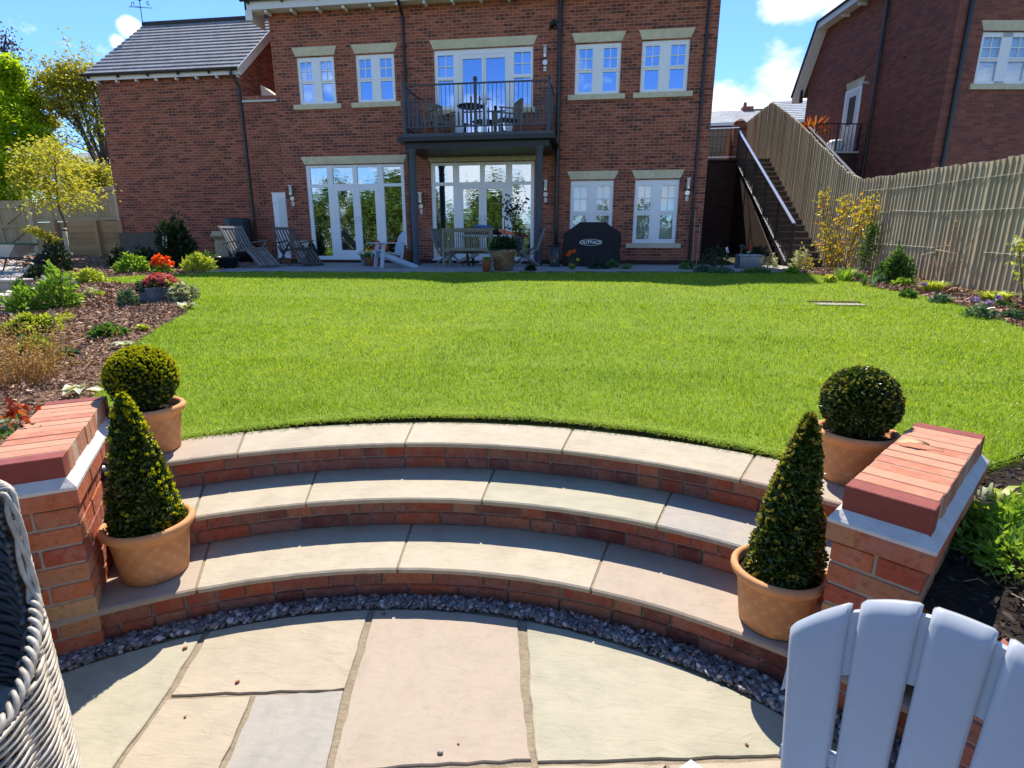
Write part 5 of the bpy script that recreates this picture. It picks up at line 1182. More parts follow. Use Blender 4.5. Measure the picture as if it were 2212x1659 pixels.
m = MB(); m.box(13.0, 13.9, 41.95, 42.0, 8.1, 9.0); wf = m.build('window', M['white_upvc'], fh2); m = MB(); m.quad((13.08, 41.94, 8.18), (13.82, 41.94, 8.18), (13.82, 41.94, 8.92), (13.08, 41.94, 8.92)); m.build('pane', M['blind_glass'], wf)
# ---------------------------------------------------------------- terrace paving and path
def grid_sheet(m, x0, x1, yfun0, yfun1, zf, nx=24, ny=5):
    b = len(m.v)
    for j in range(ny+1):
        for i in range(nx+1):
            x = x0+(x1-x0)*i/nx; y = yfun0(x)+(yfun1(x)-yfun0(x))*j/ny; m.v.append((x, y, zf(x, y)))
    for j in range(ny):
        for i in range(nx): k = b+j*(nx+1)+i; m.f.append((k, k+1, k+nx+2, k+nx+1)); m.m.append(0)
def ter_edge(x):
    T = [(-8.6, 11.0), (-6.9, 11.4), (-3.7, 11.45), (-1., 11.85), (2.2, 12.1), (4.2, 12.3)]
    return interp(T, x)
m = MB(); grid_sheet(m, -8.6, 4.9, ter_edge, lambda x: FY, lambda x, y: G(x, y)-.002); terrace = tag(m.build('terrace', M['joint_mortar']), kind='structure')
k = 0
for j in range(8):
    x = -8.6+(j % 3)*.2
    y0_ = 11.0+j*.6
    while x < 4.8:
        w = random.choice((.6, .6, .9)); x1 = min(x+w, 4.9); ya, yb = max(y0_, ter_edge((x+x1)/2)), min(y0_+.6, FY)
        if yb-ya > .08:
            m = MB(); m.add([(x+.006, ya+.006, G(x, ya)+.008), (x1-.006, ya+.006, G(x1, ya)+.008), (x1-.006, yb-.006, G(x1, yb)+.008), (x+.006, yb-.006, G(x, yb)+.008)], [(0, 1, 2, 3)]); b_ = m.v; m.quad(*[b_[0], b_[1], (b_[1][0], b_[1][1], b_[1][2]-.03), (b_[0][0], b_[0][1], b_[0][2]-.03)][::-1]); m.build('slab', M['paving_grey'], terrace)
        x = x1
pth = gpts([(0, 560), (75, 548), (62, 585), (30, 610), (40, 640), (20, 668), (0, 672)])
m = MB(); m.sheet(pth+[(pth[-1][0]-4, pth[-1][1]), (pth[0][0]-5, pth[0][1])], lambda x, y: G(x, y)+.012); tag(m.build('path', M['path_stone']), kind='structure')
# ---------------------------------------------------------------- left fence, retaining boards, gate
def up_to(u, v, y): p = onY(u, v, y); return p
FYL = 15.85
fx0, fx1 = onY(80, 478, FYL).x, onY(243, 404, FYL-.1).x
lf = thing('panel_fence', 'pale brown board fence on timber sleepers between the gate and the brick wing', 'fence', ((fx0+fx1)/2, FYL, 1.3))
ztop = lambda x: 2.80+(x-fx0)/(fx1-fx0)*.42; zbt = lambda x: 2.22+(x-fx0)/(fx1-fx0)*.06
m = MB(); x = fx0
while x < fx1: m.box(x, min(x+.136, fx1), FYL+random.uniform(0, .008), FYL+.03, zbt(x), ztop(x)+random.uniform(-.012, .012)); x += .14
m.build('boards', M['panel_wood'], lf)
m = MB(); m.beam((fx0, FYL-.02, zbt(fx0)+.03), (fx1, FYL-.02, zbt(fx1)+.03), .05, .10); m.build('rail', M['panel_wood'], lf)
m = MB(); m.beam((fx0+1.2, FYL-.025, ztop(fx0+1.2)-.03), (fx1, FYL-.025, ztop(fx1)+.0), .05, .14); m.build('top_rail', M['panel_wood'], lf)
m = MB(); m.box(fx1-.03, fx1+.10, FYL-.10, FYL+.04, 2.18, ztop(fx1)+.06); m.build('post', M['fence_wood'], lf)
m = MB(); x = fx0
while x < fx0+1.15: m.box(x, x+.136, FYL+.0, FYL+.03, 1.3, zbt(x)-.03); x += .14
m.build('lower_boards', M['panel_wood'], lf)
rt = thing('sleeper_wall', 'stack of reddish timber sleepers under the board fence', 'retaining wall', ((fx0+fx1)/2+.5, FYL-.1, 1.2))
m = MB(); z = 1.15
while z < 2.18: m.cbox(((fx0+1.15+fx1+.12)/2, FYL-.02, z+.09), (fx1+.12-fx0-1.15, .10, .178), ch=.008); z += .18
m.build('sleepers', M['sleeper_wood'], rt)
for u in (118, 208, 262): q = onY(u, 480, FYL-.1); m = MB(); m.box(q.x-.07, q.x+.07, FYL-.19, FYL-.072, 1.1, 2.24); m.build('post', M['sleeper_wood'], rt)
m = MB(); m.box(fx1+.12, fx1+1.75, FYL-.30, FYL-.20, 1.0, 1.86); m.build('dark_boards', M['teak_dark'], rt)
gx0, gx1 = onY(-6, 480, FYL-.05).x, onY(66, 480, FYL-.05).x
gt2 = thing('garden_gate', 'brown boarded garden gate with Z braces at the far left', 'gate', ((gx0+gx1)/2, FYL-.05, 1.25))
m = MB(); x = gx0
while x < gx1: m.box(x, min(x+.145, gx1), FYL-.03, FYL-.01, 1.30, 2.86); x += .15
m.build('boards', M['panel_wood'], gt2)
m = MB()
for z in (1.42, 2.02, 2.62): m.box(gx0, gx1, FYL-.065, FYL-.032, z, z+.11)
m.box(gx0+.05, gx0+.15, FYL-.062, FYL-.033, 1.3, 2.86)
m.beam((gx0+.2, FYL-.048, 1.5), (gx1-.15, FYL-.048, 2.02), .10, .03, (0, -1, 0)); m.beam((gx0+.2, FYL-.048, 2.1), (gx1-.15, FYL-.048, 2.62), .10, .03, (0, -1, 0)); m.build('braces', M['panel_wood'], gt2)
m = MB(); m.box(gx1, gx1+.16, FYL-.12, FYL+.04, 1.2, 2.90); m.build('post', M['fence_wood'], gt2)
m = MB(); m.box(gx0-1.5, gx0, FYL-.03, FYL, 1.3, 2.86); m.build('side_boards', M['panel_wood'], gt2)
for z in (1.5, 2.68): m = MB(); m.box(gx1-.32, gx1+.04, FYL-.075, FYL-.066, z-.02, z+.02); m.build('hinge', M['black_metal'], gt2)
# ---------------------------------------------------------------- trees
def grow(m, tips, p, d, r, L, lev, spread=.55, upb=.25, taper=.72, kids=(2, 3), segs=4, mids=None):
    pts = [Vector(p)]; rs = [r]; d = Vector(d).normalized()
    for i in range(segs):
        d = (d+Vector((random.gauss(0, .12), random.gauss(0, .12), random.gauss(0, .08)+upb*.08))).normalized(); pts.append(pts[-1]+d*L/segs); rs.append(r*(1-(1-taper)*(i+1)/segs))
    m.tube(pts, rs, 7 if lev > 1 else 5, cap=False)
    if mids is not None and lev <= 2: mids += pts[1:]
    if lev == 0: tips.append((pts[-1], d)); return
    for k in range(random.randint(*kids)):
        a = random.uniform(0, 6.28); o = d.orthogonal().normalized(); o = Matrix.Rotation(a, 3, d) @ o
        nd = (d+o*random.uniform(spread*.6, spread*1.5)+Vector((0, 0, upb))).normalized(); s = random.randint(max(1, segs-2), segs)
        grow(m, tips, pts[s], nd, rs[s]*.72, L*random.uniform(.62, .85), lev-1, spread, upb, taper, kids, segs, mids)
def leaf_cloud(name, par, centres, n, spread, L, Wd, mat, up=.3, droop=0., flat=1.):
    c = np.array([tuple(q) for q in centres]); k = RNG.integers(0, len(c), n); P = c[k]+RNG.normal(size=(n, 3))*np.array([spread, spread, spread*flat])
    D = rdir(n); D[:, 2] = D[:, 2]*.6-droop; N = rdir(n); N[:, 2] = np.abs(N[:, 2])+up
    V, F = leaves_np(P, D, nrm(N), RNG.uniform(.7, 1.3, n)*L, RNG.uniform(.7, 1.3, n)*Wd); return npmesh(name, V, F, M[mat], par)
def blob_pts(n, c, r, sq=(1, 1, 1), hollow=.45):
    d = rdir(n); rr = r*(hollow+(1-hollow)*RNG.uniform(size=n)**.5); return np.array(c)+d*rr[:, None]*np.array(sq)
# bright maple at the far left
pm = onY(-20, 455, 23); tr = thing('maple_tree', 'bright lime green tree at the left edge behind the garden gate', 'tree', (pm.x, 23, G(pm.x, 23)))
random.seed(3); m = MB(); tips = []; grow(m, tips, (pm.x, 23, G(pm.x, 23)-.1), (0, 0, 1), .2, 2.2, 3, .6, .3); m.build('trunk', M['bark'], tr, True)
cs = []
for u, v, r in ((5, 190, .9), (40, 215, .8), (-10, 260, 1.2), (35, 280, 1.1), (60, 260, .6), (10, 330, 1.2), (45, 345, .8), (-5, 400, 1.2), (30, 405, .7), (20, 160, .6), (-70, 230, 1.6), (-90, 330, 1.8), (75, 300, .4)):
    cs.append(blob_pts(26, onY(u, v, 23+random.uniform(-1, 1)), r*.9))
leaf_cloud('crown', tr, np.concatenate(cs), 15000, .17, .17, .15, 'leaf_maple', .5, .15)
# big tree with bare branches showing
pb = onY(226, 415, 24); bt = thing('oak_tree', 'tall tree with dark forked branches and yellow green leaves beside the brick wing', 'tree', (pb.x, 24, G(pb.x, 24)))
m = MB(); tips = []; mids = []; random.seed(11)
b0 = Vector((pb.x, 24, G(pb.x, 24)-.1)); fork = onY(222, 355, 24)
m.tube([b0, b0.lerp(fork, .5)+Vector((.03, 0, 0)), fork], [.26, .22, .2], 9)
for (u, v, r) in ((160, 250, .11), (120, 330, .07), (140, 190, .10), (215, 225, .11), (195, 165, .1), (100, 290, .06), (235, 250, .1), (170, 215, .09), (232, 180, .08)):
    e = onY(u, v, 24+random.uniform(-1.5, 1.5)); st = fork.lerp(b0, random.uniform(0, .25)); mid = st.lerp(e, .5)+Vector((0, 0, -.25)); P = [st, st.lerp(mid, .5)+Vector((.05, 0, -.1)), mid, mid.lerp(e, .5)+Vector((random.uniform(-.1, .1), 0, .05)), e]
    m.tube(P, [r, r*.85, r*.7, r*.5, r*.3], 6)
    for k in range(9):
        t = random.uniform(.35, 1); q = st.lerp(e, t) if t > .5 else st.lerp(mid, t*2); dirn = (e-st).normalized()+Vector((random.gauss(0, .6), random.gauss(0, .6), random.gauss(.15, .5))); grow(m, tips, q, dirn, r*.28, random.uniform(.6, 1.2), 2, .6, .1, .6, (2, 3), 3, mids)
m.build('trunk', M['bark_grey'], bt, True)
tp = [t[0] for t in tips]; top_c = np.concatenate([blob_pts(18, onY(u, v, 24), r) for u, v, r in ((120, 165, .5), (155, 150, .45), (190, 165, .5), (95, 185, .4), (140, 190, .5), (175, 200, .45), (90, 215, .35), (215, 190, .4), (130, 230, .3), (105, 260, .3))])
leaf_cloud('crown', bt, list(tp)+[tuple(x) for x in top_c]*4, 9500, .17, .14, .09, 'leaf_oak', .3, .1)
# purple leaved tree further back
pc = onY(-30, 300, 30); ct = thing('copper_beech', 'thin purple leaved tree rising above the lime green tree', 'tree', (pc.x, 30, G(pc.x, 30)))
m = MB(); tips = []; random.seed(5); m.tube([(pc.x, 30, G(pc.x, 30)-.1), onY(-10, 180, 30), onY(8, 110, 30), onY(14, 65, 30)], [.2, .12, .06, .015], 7)
for (u, v) in ((30, 120), (45, 150), (55, 185), (66, 210), (20, 95), (0, 120), (10, 150), (78, 240)):
    a = onY(0, v+60, 30); e = onY(u, v, 30); m.tube([a, a.lerp(e, .6)+Vector((0, 0, -.1)), e], [.05, .03, .012], 5); tips += [e, a.lerp(e, .8), a.lerp(e, .65), a.lerp(e, .9)]
tips += [onY(14, 70, 30), onY(12, 85, 30), onY(10, 100, 30)]
m.build('trunk', M['bark_grey'], ct); leaf_cloud('crown', ct, tips, 800, .28, .17, .12, 'leaf_copper', .2, .2, 1.1)
# undergrowth behind the fence
hb = thing('hedge_shrub', 'loose olive green shrubbery behind the board fence', 'shrub', onY(150, 430, 19))
cs = np.concatenate([blob_pts(20, onY(u, v, 19+random.uniform(-.8, .8)), r) for u, v, r in ((60, 400, .8), (100, 380, .8), (140, 405, .6), (170, 400, .6), (205, 405, .45), (230, 385, .45), (110, 340, .5), (75, 350, .6), (160, 370, .5), (190, 380, .4))])
leaf_cloud('foliage', hb, cs, 7000, .16, .13, .08, 'leaf_young', .3, .1); m = MB(); m.tube([onY(110, 470, 19), onY(105, 380, 19), onY(120, 330, 19)], [.05, .035, .015], 6); m.tube([onY(175, 460, 19), onY(180, 390, 19)], [.04, .015], 6); m.build('stems', M['bark'], hb)
# houses beyond the trees
fh3 = far_house('far_house', 'distant brick house with a grey roof half hidden behind the branching tree', onY(190, 400, 48).x, onY(238, 400, 48).x+3, 48, onY(200, 352, 48).z, onY(200, 322, 48).z, 1.5, 6., 'house_brick')
fh4 = far_house('far_house', 'distant white house with a grey roof glimpsed between the trees at left', onY(140, 400, 52).x, onY(198, 400, 52).x, 52, onY(170, 345, 52).z, onY(170, 318, 52).z, 1.5, 6., 'cream_render')
for u, v, par, yy in ((207, 372, fh3, 48), (226, 372, fh3, 48), (165, 372, fh4, 52), (184, 372, fh4, 52)):
    p = onY(u, v, yy-.05); m = MB(); m.box(p.x-.4, p.x+.4, yy-.06, yy-.01, p.z-.5, p.z+.6); w_ = m.build('window', M['white_upvc'], par); m = MB(); m.quad((p.x-.32, yy-.07, p.z-.42), (p.x+.32, yy-.07, p.z-.42), (p.x+.32, yy-.07, p.z+.52), (p.x-.32, yy-.07, p.z+.52)); m.build('pane', M['blind_glass'], w_)
# young staked tree in the border
py = onG(152, 574); yt = thing('young_tree', 'slender young tree with drooping yellow green branches tied to a stake', 'tree', py)
yy = py.y; Tt = [py+Vector((0, 0, -.05)), onY(146, 530, yy), onY(140, 480, yy), onY(129, 455, yy), onY(124, 430, yy), onY(121, 385, yy), onY(118, 340, yy)]
m = MB(); m.tube(Tt, [.035, .032, .03, .028, .025, .018, .008], 8); br = []
for i, (u, v, u2, v2) in enumerate(((122, 425, 185, 420), (122, 428, 200, 440), (123, 430, 70, 450), (121, 400, 75, 415), (121, 395, 175, 395), (120, 370, 85, 370), (119, 360, 150, 350), (122, 415, 90, 435), (121, 380, 200, 412), (124, 440, 160, 450), (120, 350, 95, 335), (119, 340, 125, 312))):
    a = onY(u, v, yy); e = onY(u2, v2, yy+random.uniform(-.7, .7)); mid = a.lerp(e, .5)+Vector((0, 0, .12)); m.tube([a, mid, e], [.012, .009, .004], 5); br += [mid.lerp(e, t) for t in (0, .25, .5, .75, 1)]+[a.lerp(mid, .6)]
lb = [onY(140, 545, yy), onY(122, 525, yy), onY(100, 508, yy-.2), onY(70, 497, yy-.3)]; m.tube(lb, [.012, .01, .007, .004], 5)
m.build('trunk', M['bark'], yt, True)
leaf_cloud('crown', yt, br, 2100, .21, .085, .042, 'leaf_young', .5, .25, .45)
lbb = [Vector(lb[1]).lerp(lb[2], t) for t in (0, .5)]+[Vector(lb[2]).lerp(lb[3], t) for t in (0, .35, .7, 1)]; leaf_cloud('low_branch', yt, lbb, 600, .07, .085, .04, 'leaf_young', .6, .2, .4)
sk = onG(150, 578); st = thing('tree_stake', 'thick round wooden stake beside the young tree', 'stake', sk); tp_ = onY(139, 492, sk.y)
m = MB(); m.tube([sk-Vector((0, 0, .1)), tp_], [.045, .042], 10); m.build('post', M['fence_wood'], st, True); m = MB(); t_ = sk.lerp(tp_, .92); m.tube([t_, sk.lerp(tp_, .96)], .05, 10); m.build('strap', M['rubber'], st)
# wheelbarrow
wb = onG(18, 588); y = wb.y
w = thing('wheelbarrow', 'green rimmed wheelbarrow standing on the path by the garden gate', 'wheelbarrow', (wb.x, y, wb.z), .3)
def tray(m, s, o=0.):
    top = [(-.62, -.33, .62), (.48, -.36, .60), (.48, .36, .60), (-.62, .33, .62)]; bt_ = [(-.38, -.2, .36), (.2, -.22, .32), (.2, .22, .32), (-.38, .2, .36)]
    b = m.add(top+bt_, [(4, 5, 6, 7)])
    for i in range(4): m.f.append((b+i, b+(i+1) % 4, b+4+(i+1) % 4, b+4+i)); m.m.append(0)
m = MB(); tray(m, 1); m.build('tray', M['galv'], w, world=False)
m = MB(); m.tube([(-.62, -.33, .62), (.48, -.36, .60), (.48, .36, .60), (-.62, .33, .62), (-.62, -.33, .62)], .02, 6); m.build('rim', plain('green_rim', (.02, .13, .07), .5), w, world=False)
m = MB()
for s in (-1, 1): m.tube([(.75, s*.06, .2), (.2, s*.2, .30), (-.4, s*.22, .34), (-1.05, s*.28, .62)], .018, 7); m.tube([(-.3, s*.22, .34), (-.38, s*.24, 0.02), (-.25, s*.24, .02), (-.1, s*.21, .33)], .015, 6)
m.build('frame', M['black_metal'], w, world=False)
m = MB(); m.lathe([(.10, -.04), (.19, -.045), (.20, 0), (.19, .045), (.10, .04)], n=18); m.v = [(p[0]+.75, p[2], p[1]+.2) for p in m.v]; m.build('wheel', M['rubber'], w, True, world=False)
# pale stone planters beside the path
for (u, v, lab, hh) in ((33, 634, 'square grey stone planter at the corner of the path', .20), (10, 655, 'low grey stone block beside the path', .10)):
    p = onG(u, v); o = thing('stone_planter', lab, 'planter', p); m = MB(); m.add([], []); m.cbox((p.x, p.y, p.z+hh/2), (.36, .32, hh), ch=.02); m.build('body', M['concrete'], o); m = MB(); m.cbox((p.x, p.y, p.z+hh+.012), (.40, .36, .035), ch=.012); m.build('rim', M['path_stone'], o)
sl = onG(92, 560); lg = thing('path_edging', 'low slab of stone edging sloping down beside the path', 'edging', sl); a, b = onG(60, 588, .03), onG(108, 548, .03); m = MB(); m.beam(a, b, .12, .14); m.build('block', M['path_stone'], lg)
# tall hedge across the garden behind the viewer; it shows in the glass
hd = thing('garden_hedge', 'tall green hedge behind the viewer, mirrored in the glazed doors', 'hedge', (-4, -9, .4))
cs = np.concatenate([blob_pts(12, (x, -9+random.uniform(-.5, .5), .4+hz*random.uniform(.05, .95)), .9) for x in np.arange(-25, 9, .7) for hz in [(4.6 if x < -11 else 3.6 if x < -9 else 5.0 if x < -5.5 else 2.6)+.8*math.sin(x*1.9)] for _ in range(4)])
leaf_cloud('foliage', hd, cs, 20000, .3, .35, .28, 'leaf_hedge', .3)
for (x, y_, hgt, lab) in ((-17., -12., 7., 'broad tree behind the viewer left of the hedge centre'), (-7.6, -12., 6.0, 'broad tree behind the viewer mirrored in the right doors')):
    o = thing('garden_tree', lab, 'tree', (x, y_, .4)); m = MB(); tips = []; grow(m, tips, (x, y_, .3), (0, 0, 1), .2, hgt*.33, 3, .55, .3); m.build('trunk', M['bark'], o); leaf_cloud('crown', o, [t[0] for t in tips], 4500, .55, .32, .24, 'leaf_hedge', .3)
# ---------------------------------------------------------------- furniture on the terrace (each model in its own frame, front towards -y)
class LB(MB):
    def build(s, *a, **k): k['world'] = False; return MB.build(s, *a, **k)
def deck_chair(label, loc, rz, mat):
    o = thing('deck_chair', label, 'deck chair', loc, rz, 'wooden deck chairs on the terrace'); W_ = M[mat]; w = .27
    hb, tb = Vector((0, .16, .36)), Vector((0, .62, .93)); d = tb-hb
    m = LB()
    for s in (-1, 1): m.beam(hb+Vector((s*w, 0, 0))-d*.15, tb+Vector((s*w, 0, 0)), .03, .045, (0, -1, 1))
    for i in range(6): x = -w+.07+i*(2*w-.14)/5; m.beam(hb+Vector((x, 0, .01)), tb+Vector((x, 0, -.02)), .042, .014, (0, -1, 1))
    m.beam(tb+Vector((-w-.04, .01, 0)), tb+Vector((w+.04, .01, 0)), .09, .03, (0, -1, 1), .012); m.build('backrest', W_, o)
    m = LB()
    for s in (-1, 1): m.beam((s*w, .22, .36), (s*w, -.42, .40), .03, .045)
    for i in range(8): y = .12-i*.07; m.beam((-w, y, .385+(.16-y)*.06), (w, y, .385+(.16-y)*.06), .045, .016)
    m.build('seat', W_, o)
    m = LB(); a, b = Vector((0, -.42, .41)), Vector((0, -.98, .035))
    for s in (-1, 1): m.beam(a+Vector((s*(w-.03), 0, 0)), b+Vector((s*(w-.03), 0, 0)), .03, .035, (0, 1, 1))
    for i in range(6): x = -w+.07+i*(2*w-.14)/5; m.beam(a+Vector((x, 0, .012)), b+Vector((x, 0, .012)), .042, .014, (0, 1, 1))
    m.beam(a+Vector((-w-.03, 0, .02)), a+Vector((w+.03, 0, .02)), .07, .022, (0, 1, 1), .008); m.beam(b+Vector((-w, 0, .01)), b+Vector((w, 0, .01)), .06, .022, (0, 1, 1), .008); m.build('leg_rest', W_, o)
    for s in (-1, 1):
        for a, b in (((s*(w+.03), -.36, .58), (s*(w+.03), .42, .0)), ((s*(w+.055), .30, .50), (s*(w+.055), -.30, .0))): m = LB(); m.beam(a, b, .028, .055, (0, 1, 1), .008); m.build('leg', W_, o)
        m = LB(); m.beam((s*(w+.05), .42, .56), (s*(w+.06), -.34, .62), .065, .026, (0, 0, 1), .008); m.build('armrest', W_, o)
    m = LB(); m.beam((-w-.05, -.26, .05), (w+.05, -.26, .05), .03, .03); m.beam((-w-.05, .36, .05), (w+.05, .36, .05), .03, .03); m.build('stretcher', W_, o); return o
def adirondack(label, loc, rz, mat, group=None, rot=None, arm0=.12, zarm=.555):
    o = thing('garden_chair', label, 'garden chair', loc, rz, group, rot); P = M[mat]
    lean = math.tan(R(18)); zb, n = .28, 5; HT_, HB2 = .285, .212
    def pt(x, z, dy=0.): return Vector((x, (z-.30)*lean+dy, z))
    ztop = lambda x: .834-.152*(abs(x)/HT_)**2.3
    for i in range(n):
        m = LB(); N_ = 16; K = 8; th = .016; gap = .0082; w0, w1 = 2*HB2/n, 2*HT_/n; row = 2*(K+1)
        for k in range(N_+1):
            t = (k/N_)**.85; prof = []
            for j in range(K+1):
                f = j/K; e = (0., .07, .2, .35, .5, .65, .8, .93, 1.)[j]
                xa, xb = -HB2+w0*i+gap*.6, -HB2+w0*(i+1)-gap*.6; xta, xtb = -HT_+w1*i+gap, -HT_+w1*(i+1)-gap
                x0 = xa+(xta-xa)*t; x1 = xb+(xtb-xb)*t; x = x0+(x1-x0)*e; zt = ztop(xta+(xtb-xta)*e)-(.006 if j in (0, K) else 0)
                z = zb+(zt-zb)*t; rd = (.007 if j in (0, K) else .0015 if j in (1, K-1) else 0)+(.006 if k == N_ else .0015 if k == N_-1 else 0); prof.append(pt(x, z, rd+.02*(x/HT_)**2*-1))
            m.v += [tuple(p) for p in prof]+[tuple(p+Vector((0, th, -.003))) for p in prof]
        for k in range(N_):
            b = k*row
            for j in range(K): m.f.append((b+j, b+j+1, b+row+1+j, b+row+j)); m.m.append(0); m.f.append((b+K+1+j, b+row+K+1+j, b+row+K+2+j, b+K+2+j)); m.m.append(0)
            m.f.append((b, b+row, b+row+K+1, b+K+1)); m.m.append(0); m.f.append((b+K, b+2*K+1, b+row+2*K+1, b+row+K)); m.m.append(0)
        b = N_*row
        for j in range(K): m.f.append((b+j, b+j+1, b+K+2+j, b+K+1+j)); m.m.append(0)
        m.build('back_slat', P, o, True)
    for (dz0, dz1, y) in ((-.155, -.022, .013), (-.37, -.345, .013), (-.56, -.52, .013)):
        m = LB(); Kx = 12; b = 0
        for i in range(Kx+1):
            x = -HT_*.93+2*HT_*.93*i/Kx; q = (HT_ if dz0 > -.2 else HT_*.9 if dz0 > -.4 else HB2*1.05)/HT_; xx = x*q; zt = ztop(x); bow = -.02*(x/HT_)**2
            if dz0 < -.2: zt = .842-.06*(abs(x)/HT_)**2
            for z_, yy in ((zt+dz0, y), (zt+dz1, y), (zt+dz1, y+.014), (zt+dz0, y+.014)): m.v.append(tuple(pt(xx, z_, yy+bow)))
        for i in range(Kx):
            for k in range(4): k2 = (k+1) % 4; m.f.append((i*4+k, i*4+4+k, i*4+4+k2, i*4+k2)); m.m.append(0)
        m.build('back_rib', P, o)
    for i in range(5): y = -.04-i*.105; z = .30+.02*i+.012*(i > 3); m = LB(); m.cbox((0, y, z), (.50, .095, .018), Matrix.Rotation(R(-9), 4, 'X'), .006); m.build('seat_slat', P, o)
    for s in (-1, 1):
        m = LB(); m.prism([(s*.29-.04, arm0), (s*.29+.04, arm0), (s*.31+.07, -.42), (s*.31+.06, -.55), (s*.31, -.58), (s*.31-.06, -.55), (s*.31-.06, -.42)], zarm, zarm+.023); m.build('armrest', P, o)
        m = LB(); m.add([], []); m.beam((s*.30, -.46, .0), (s*.30, -.38, zarm), .05, .085, (0, 1, 0), .012); m.build('front_leg', P, o)
        m = LB(); m.beam((s*.25, -.46, .33), (s*.25, .42, .0), .035, .11, (0, 0, 1), .012); m.build('rear_leg', P, o)
        m = LB(); m.beam((s*.262, arm0-.1, .20), (s*.285, arm0-.04, zarm), .035, .06, (0, 1, 0), .01); m.build('arm_support', P, o)
    return o
def atY(u, y): p = onY(u, 576, y); p.z = G(p.x, p.y)+.008; return p
def at(u, v): p = onG(u, v); p.z = G(p.x, p.y)+.008; return p
q = at(537, 577); deck_chair('silvery grey wooden deck chair with a sloping leg rest beside the chimney pot', q, R(62), 'teak_grey')
q = at(642, 574); deck_chair('dark brown wooden deck chair with a leg rest in front of the narrow white door', q, R(52), 'teak_dark')
q = at(852, 579); adirondack('pale blue plastic garden chair on the terrace beside potted tulips', q+Vector((.05, .1, 0)), R(-55), 'blue_plastic', 'pale blue plastic slatted chairs')
# chimney pot
q = atY(484, 13.7); cpn = thing('chimney_pot', 'buff clay chimney pot with a flared crown standing behind the grey deck chair', 'chimney pot', q)
m = MB(); m.lathe([(0, 0), (.22, 0), (.23, .1), (.17, .12), (.15, .2), (.16, .55), (.13, .62), (.15, .66), (.24, .72), (.25, .76), (.2, .78), (.185, .86), (.15, .86), (.14, .8), (0, .8)], q, 8); m.build('pot', M['buff_clay'], cpn)
q = at(470, 582)+Vector((0, .35, 0)); bp = thing('round_planter', 'wide navy glazed planter on the ground in front of the chimney pot', 'planter', q)
m = MB(); m.lathe([(0, 0), (.20, 0), (.26, .22), (.29, .24), (.29, .27), (.25, .27), (.24, .22), (0, .22)], q, 26); m.build('pot', M['navy_glaze'], bp, True); m = MB(); m.disc(q+Vector((0, 0, .235)), .24); m.build('soil', M['soil'], bp)
wbp = onY(524, 548, FY-.38); q = Vector((wbp.x, FY-.42, 1.0)); wbt = thing('water_butt', 'dark teal water butt with a black lid against the brick wall', 'water butt', q)
m = MB(); m.lathe([(0, 0), (.30, 0), (.35, .3), (.36, .7), (.34, 1.16), (.33, 1.18)], q, 24); m.build('barrel', M['black_plastic'], wbt, True); m = MB(); m.lathe([(.34, .0), (.345, .06), (.30, .09), (0, .10)], q+Vector((0, 0, 1.16)), 24); m.build('lid', M['dark_teal'], wbt, True); m = MB(); m.tube([q+Vector((0, -.36, .12)), q+Vector((0, -.42, .12)), q+Vector((0, -.43, .08))], .015, 8); m.build('tap', M['black_plastic'], wbt)
q = atY(657, 14.5); pw = thing('cream_pot', 'cream coloured pot leaning behind the dark brown deck chair', 'pot', q); m = MB(); m.lathe([(0, 0), (.13, 0), (.2, .3), (.22, .55), (.2, .62), (.18, .6), (0, .55)], q, 18); m.build('body', M['cream_render'], pw, True)
q = atY(672, 14.6); bk_ = thing('covered_stack', 'black covered bundle against the left edge of the glazed doors', 'cover', q); m = MB(); m.lathe([(0, 0), (.2, 0), (.22, .3), (.14, .55), (0, .6)], q, 14, wob=lambda a, z: .12*math.sin(2*a+z*7)); m.build('cover', M['cloth_dark'], bk_, True)
# bench seen from behind
a, b = at(960, 578), at(1062, 579); wv = (b-a); L = wv.length; bn = thing('garden_bench', 'weathered slatted garden bench with its back to the lawn by the right doors', 'bench', (a+b)/2, math.atan2(wv.y, wv.x)+math.pi); h = L/2; TW = M['teak_warm']
m = LB(); m.beam((-h, .02, .86), (h, .02, .86), .035, .09, ch=.01); m.beam((-h, .02, .42), (h, .02, .42), .035, .07)
for i in range(21): x = -h+.06+i*(2*h-.12)/20; m.box(x-.013, x+.013, .012, .028, .44, .83)
m.build('backrest', TW, bn)
m = LB(); [m.box(-h+.02, h-.02, -.48+i*.085, -.41+i*.085, .40, .42) for i in range(6)]; m.build('seat', TW, bn)
for s in (-1, 1):
    m = LB(); m.box(s*h-.03, s*h+.03, -.01, .05, 0, .90); m.build('leg', TW, bn); m = LB(); m.box(s*h-.03, s*h+.03, -.50, -.44, 0, .62); m.build('leg', TW, bn); m = LB(); m.box(s*h-.035, s*h+.035, -.52, .0, .62, .65); m.build('armrest', TW, bn)
m = LB(); m.beam((-h, .02, .36), (-h+.25, .02, .42), .03, .05); m.beam((h, .02, .36), (h-.25, .02, .42), .03, .05); m.beam((-h, -.47, .35), (h, -.47, .35), .03, .07); m.build('apron', TW, bn)
